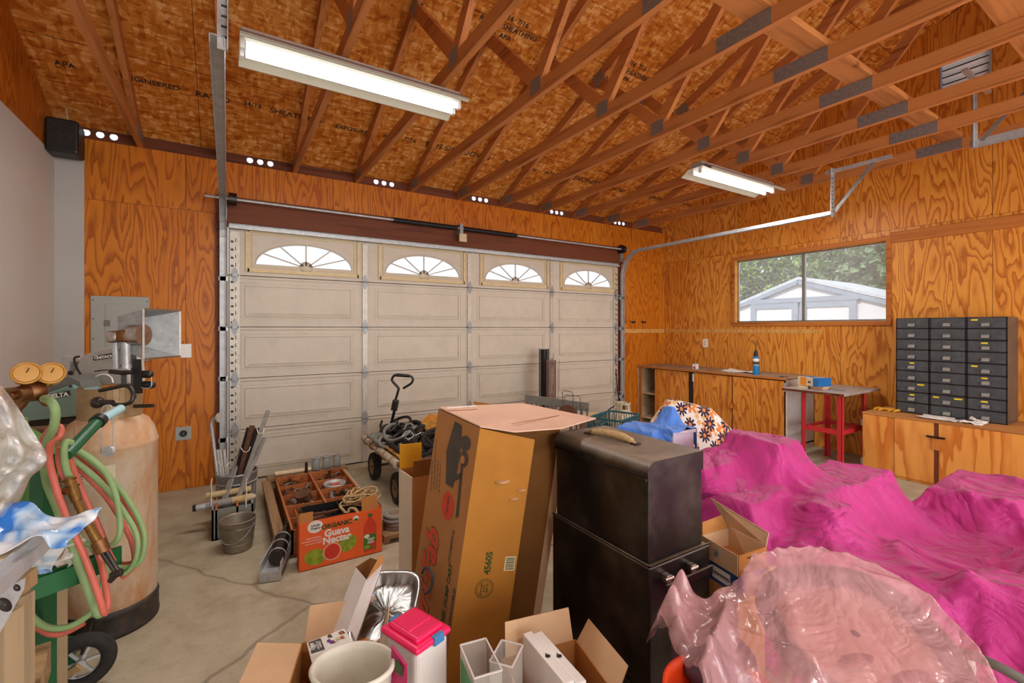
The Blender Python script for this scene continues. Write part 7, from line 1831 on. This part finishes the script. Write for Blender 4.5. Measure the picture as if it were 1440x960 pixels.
# ---------------------------------------------------------------- clutter at the bottom centre
def openbox(name, lab, a, b, w_, d_, z0, h, rz, m, flaps=(), cat='carton'):
    """open carton at camera-right a, depth b"""
    t = thing(name, lab, cat, loc(a, b, z0), R(-32+rz)); th = .004
    mb = MB(); mb.box(-w_/2, w_/2, -d_/2, -d_/2+th, 0, h); mb.box(-w_/2, w_/2, d_/2-th, d_/2, 0, h); mb.box(-w_/2, -w_/2+th, -d_/2, d_/2, 0, h); mb.box(w_/2-th, w_/2, -d_/2, d_/2, 0, h); mb.box(-w_/2, w_/2, -d_/2, d_/2, 0, th)
    mb.build('body', m, t, local=True)
    for side, ln, ang in flaps:
        c_, s_ = math.cos(R(ang))*ln, math.sin(R(ang))*ln
        e = {'l': ((-w_/2, -d_/2), (-w_/2, d_/2), (-1, 0)), 'r': ((w_/2, -d_/2), (w_/2, d_/2), (1, 0)), 'f': ((-w_/2, -d_/2), (w_/2, -d_/2), (0, -1)), 'b': ((-w_/2, d_/2), (w_/2, d_/2), (0, 1))}[side]
        p, q, o = V((*e[0], h)), V((*e[1], h)), V((e[2][0]*c_, e[2][1]*c_, s_)); k = (q-p)*.04
        MB().slab([p+k, q-k, q-k*1.6+o, p+k*1.6+o], .003).build('flap', M['kraftlight'], t, local=True)
    return t
openbox('open_carton', 'open pale carton with spread flaps at the bottom left centre', -.585, 1.52, .26, .22, 0, .30, 14, M['kraft'], (('l', .14, 12), ('b', .11, 55), ('r', .10, 70)))
# long white carton
t = thing('long_carton', 'long white narrow carton standing open in the pale carton', 'carton', at(480, 890, 1.50))
tpq = [at(500, 797, 1.78), at(515, 815, 1.66), at(540, 790, 1.70), at(521, 784, 1.82)]
btq = [at(458, 905, 1.62), at(474, 925, 1.50), at(500, 905, 1.54), at(486, 892, 1.66)]
wm_ = paint('white coated board', 'dcd6d4', .5, var=.04)
for i, nm in enumerate(('left_side', 'right_side', 'rear_side', 'back_side')):
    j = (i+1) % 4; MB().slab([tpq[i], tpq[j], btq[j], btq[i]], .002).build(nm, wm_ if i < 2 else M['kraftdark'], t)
MB().slab([tpq[1], tpq[2], at(538, 782, 1.72), at(535, 779, 1.70)], .002).build('end_flap', M['kraft'], t)
# chocolate box
t = thing('sweets_box', 'flat white sweets box with a dark lettered label in the pale carton', 'box', at(465, 915, 1.42))
q = [at(436, 922, 1.42), at(496, 901, 1.44), at(484, 883, 1.52), at(431, 903, 1.50)]
nn = (q[1]-q[0]).cross(q[3]-q[0]).normalized()
MB().slab(q, .05, -nn).build('body', M['white'], t, bevel=.002)
def uv_(u, v_, l=.0008): return q[0].lerp(q[1], u).lerp(q[3].lerp(q[2], u), v_)+nn*l
MB().slab([uv_(.04, .08), uv_(.36, .08), uv_(.36, .92), uv_(.04, .92)], .0005, nn).build('dark_label', M['darklabel'], t)
xd, yd = (q[1]-q[0]).normalized(), (q[3]-q[0]).normalized()
text('Thins', .022, M['white'], t, uv_(.10, .5, .0016), yd, -xd, 'lettering', shear=.3, bold=.0006)
for k, s_ in enumerate(('DARK', 'CHOCOLATE', 'ALMONDS')): text(s_, .009, M['white'], t, uv_(.18+.06*k, .5, .0016), yd, -xd, 'lettering')
rg = random.Random(4)
for k in range(9):
    u, v_ = rg.uniform(.45, .9), rg.uniform(.25, .8); m = [M['tray'], M['creambox'], M['purple'], M['printgrey']][k % 4]
    MB().slab([uv_(u, v_), uv_(u+.09, v_-.05), uv_(u+.07, v_+.16), uv_(u-.01, v_+.12)], .0006+.0002*k, nn).build('sweet_picture', m, t)
MB().slab([uv_(.5, 0, 0)-nn*.0+(q[0]-q[3]).normalized()*.0006, uv_(.58, 0, 0)+(q[0]-q[3]).normalized()*.0006, uv_(.58, 0, -.05)+(q[0]-q[3]).normalized()*.0006, uv_(.5, 0, -.05)+(q[0]-q[3]).normalized()*.0006], .0006, (q[0]-q[3]).normalized()).build('purple_band', M['purple'], t)
# foil pan
FC = loc(-.455, 1.66, .355)
t = thing('foil_pan', 'crumpled aluminium foil pan behind the pink lidded container', 'pan', FC)
rg_ = np.random.RandomState(3); n = 30; mb = MB(); vs = []
rings = [(1.06, .045), (1.0, .047), (.94, .045), (.86, .012), (.7, .002), (.45, .012), (.2, .004), (.02, .01)]
tm = Matrix.Rotation(R(-32), 3, 'Z') @ Matrix.Rotation(R(18), 3, 'X')
for r, z in rings:
    for i in range(n*2):
        a = math.pi*i/n; c, s = math.cos(a), math.sin(a); qq = 1/((abs(c)**4+abs(s)**4)**.25)
        p = V((c*qq*r*.105*1.0, s*qq*r*.15, z+rg_.rand()*.014*(r < .93)-.0)); vs.append(FC+tm @ p)
mb.add(vs, [(j*2*n+i, j*2*n+(i+1) % (2*n), (j+1)*2*n+(i+1) % (2*n), (j+1)*2*n+i) for j in range(len(rings)-1) for i in range(2*n)], True)
mb.build('pan', M['foil'], t, solid=.001)
t = thing('pan_support_carton', 'brown carton under the foil pan', 'carton', loc(-.455, 1.66, 0)); MB().box(-.09, .09, -.11, .11, 0, .335).xf(Matrix.Translation(loc(-.455, 1.66, 0)) @ Matrix.Rotation(R(-32), 4, 'Z')).build('body', M['kraft'], t)
# small scraps on the floor behind
for i, (x, y, s_, lab) in enumerate(((549, 818, .07, 'torn cardboard scrap on the floor left of the narrow carton'), (552, 832, .05, 'small crumpled cardboard scrap below the torn one'))):
    c = at(x, y, z=.012); rr2 = random.Random(i); pts = [c+V((math.cos(a)*s_*rr2.uniform(.7, 1.3), math.sin(a)*s_*rr2.uniform(.6, 1.1), rr2.uniform(0, .02))) for a in (0, 1.2, 2.4, 3.7, 5)]
    mb = MB(); cc_ = sum(pts, V((0, 0, 0)))/5; mb.add(pts+[cc_+UP*.01], [(k, (k+1) % 5, 5) for k in range(5)]); tag(mb.build('cardboard_scrap', M['kraftlight'], solid=.003), lab, 'scrap')
# white oval bin
BC = loc(-.405, 1.16, .20)
t = thing('plastic_bin', 'off white oval plastic bin at the bottom edge of the photo', 'bin', BC, R(-32))
rm = rot('Z', 0)
MB().lathe([(.001, .004), (.068, .004), (.072, 0), (.088, .33), (.094, .335), (.096, .342), (.092, .350), (.086, .346), (.082, .33), (.066, .012), (.001, .010)], (0, 0, 0), 44, None, 1.12, .88).build('body', M['bin'], t, local=True)
MB().ball((.02, .0, .16), .055, 10, (1, .8, 1.0)).build('white_bottle_inside', M['white'], t, local=True)
t = thing('bin_stand', 'plain carton under the off white bin', 'carton', loc(-.405, 1.16, 0)); MB().box(-.1, .1, -.08, .08, 0, .198).xf(Matrix.Translation(loc(-.405, 1.16, 0)) @ Matrix.Rotation(R(-32), 4, 'Z')).build('body', M['kraft'], t)
# pink lidded container
t = thing('cereal_container', 'milky plastic container with a hot pink flip lid', 'container', loc(-.275, 1.30, .235), R(-32-38))
W_, D_, H_ = .150, .118, .30
mb = MB(); mb.box(-W_/2, W_/2, -D_/2, D_/2, 0, H_); mb.build('body', M['frostpot'], t, local=True, bevel=.018, seg=4)
MB().box(-W_/2-.006, W_/2+.006, -D_/2-.006, D_/2+.006, H_-.004, H_+.016).build('lid', M['hotpink'], t, local=True, bevel=.012, seg=4)
MB().box(-W_/2+.012, W_/2-.012, -D_/2+.010, D_/2-.010, H_+.012, H_+.028).build('flip_cap', M['hotpink'], t, local=True, bevel=.012, seg=4)
MB().box(-W_/2+.02, W_/2-.055, -D_/2+.02, D_/2-.02, H_+.024, H_+.031).build('raised_tab', M['hotpink'], t, local=True, bevel=.003)
for s, tx in ((-1, -W_/2-.002), (1, W_/2+.002)): MB().box(tx-.008, tx+.008, s*(D_/2-.045)-.018, s*(D_/2-.045)+.018, H_-.006, H_+.018).build('tape', M['bluetape'], t, local=True, bevel=.002)
t = thing('container_stand', 'plain carton under the pink lidded container', 'carton', loc(-.275, 1.30, 0)); MB().box(-.07, .07, -.07, .07, 0, .233).xf(Matrix.Translation(loc(-.275, 1.30, 0)) @ Matrix.Rotation(R(-32), 4, 'Z')).build('body', M['kraft'], t)
t = thing('printed_pouch', 'magenta printed packet squeezed between the bin and the container', 'packet', loc(-.31, 1.16, .30))
MB().slab([at(550, 908, 1.19), at(572, 938, 1.14), at(573, 1000, 1.12), at(548, 985, 1.15)], .012, FW).build('packet', M['magprint'], t, bevel=.003)
MB().slab([at(556, 925, 1.165), at(566, 938, 1.145), at(566, 952, 1.142), at(556, 944, 1.15)], .001, -FW).build('dark_print', M['printdark'], t)
# clear containers and the carton with white boxes
openbox('storage_carton', 'open brown carton holding the white boxes by the black cabinet', .135, 1.36, .26, .26, 0, .36, 20, M['kraft'], (('b', .10, 78), ('f', .12, 20), ('r', .08, 60)))
def clear_tub(name, lab, a, b, w_, d_, z0, h, rz, extra):
    t = thing(name, lab, 'container', loc(a, b, z0), R(-32+rz)); th = .003
    mb = MB(); mb.box(-w_/2, w_/2, -d_/2, -d_/2+th, 0, h); mb.box(-w_/2, w_/2, d_/2-th, d_/2, 0, h); mb.box(-w_/2, -w_/2+th, -d_/2, d_/2, 0, h); mb.box(w_/2-th, w_/2, -d_/2, d_/2, 0, h); mb.box(-w_/2, w_/2, -d_/2, d_/2, 0, th)
    mb.build('body', M['frost'], t, local=True)
    mb = MB()
    for p, q_ in (((-w_/2, -d_/2), (w_/2, -d_/2)), ((w_/2, -d_/2), (w_/2, d_/2)), ((w_/2, d_/2), (-w_/2, d_/2)), ((-w_/2, d_/2), (-w_/2, -d_/2))): mb.bar((*p, h), (*q_, h), .004, .003)
    mb.build('rim', M['frostpot'], t, local=True)
    if extra:
        MB().box(-w_/2-.0015, -w_/2-.0002, -d_/2+.01, d_/2-.01, h*.35, h*.85).build('green_label', M['greenlabel'], t, local=True)
        for k in range(4): MB().ball((-.01+.012*k, -.01+.01*(k % 2), .04+.012*k), .02, 6, (1, .8, .5)).build('tissue', M['kraftlight'], t, local=True)
    return t
clear_tub('clear_container', 'clear open container with a green side label', -.085, 1.22, .075, .13, .33, .19, 22, True)
clear_tub('clear_container', 'second frosted container right of the green labelled one', -.015, 1.27, .065, .09, .33, .165, -20, False)
t = thing('container_box', 'brown carton under the clear containers', 'carton', loc(-.06, 1.24, 0)); MB().box(-.095, .095, -.10, .10, 0, .329).xf(Matrix.Translation(loc(-.06, 1.24, 0)) @ Matrix.Rotation(R(-32), 4, 'Z')).build('body', M['kraft'], t)
for k, off in enumerate((0, .033)):
    t = thing('white_box', ['flat white box with a small dark emblem, left of the pair', 'flat white box with a small dark emblem, right of the pair'][k], 'box', loc(.10+off, 1.33, .25), R(-32))
    t.rotation_euler = (0, 0, R(-32+28)); MW[t] = Matrix.Translation(t.location) @ Matrix.Rotation(R(-4), 4, 'Z')
    MB().box(-.016, .014, -.12, .11, .0, .20).build('body', M['white'], t, local=True, bevel=.003)
    c = V((-.001, -.01, .2003))
    e = MB().lathe([(.001, 0), (.008, 0), (.008, .0008), (.001, .0008)], c, 16, None, 1, .9).lathe([(.001, 0), (.003, 0), (.003, .0008), (.001, .0008)], c+V((.0, .010, 0)), 8, None, .7, 1.2)
    e.build('emblem', M['printblack'], t, local=True)
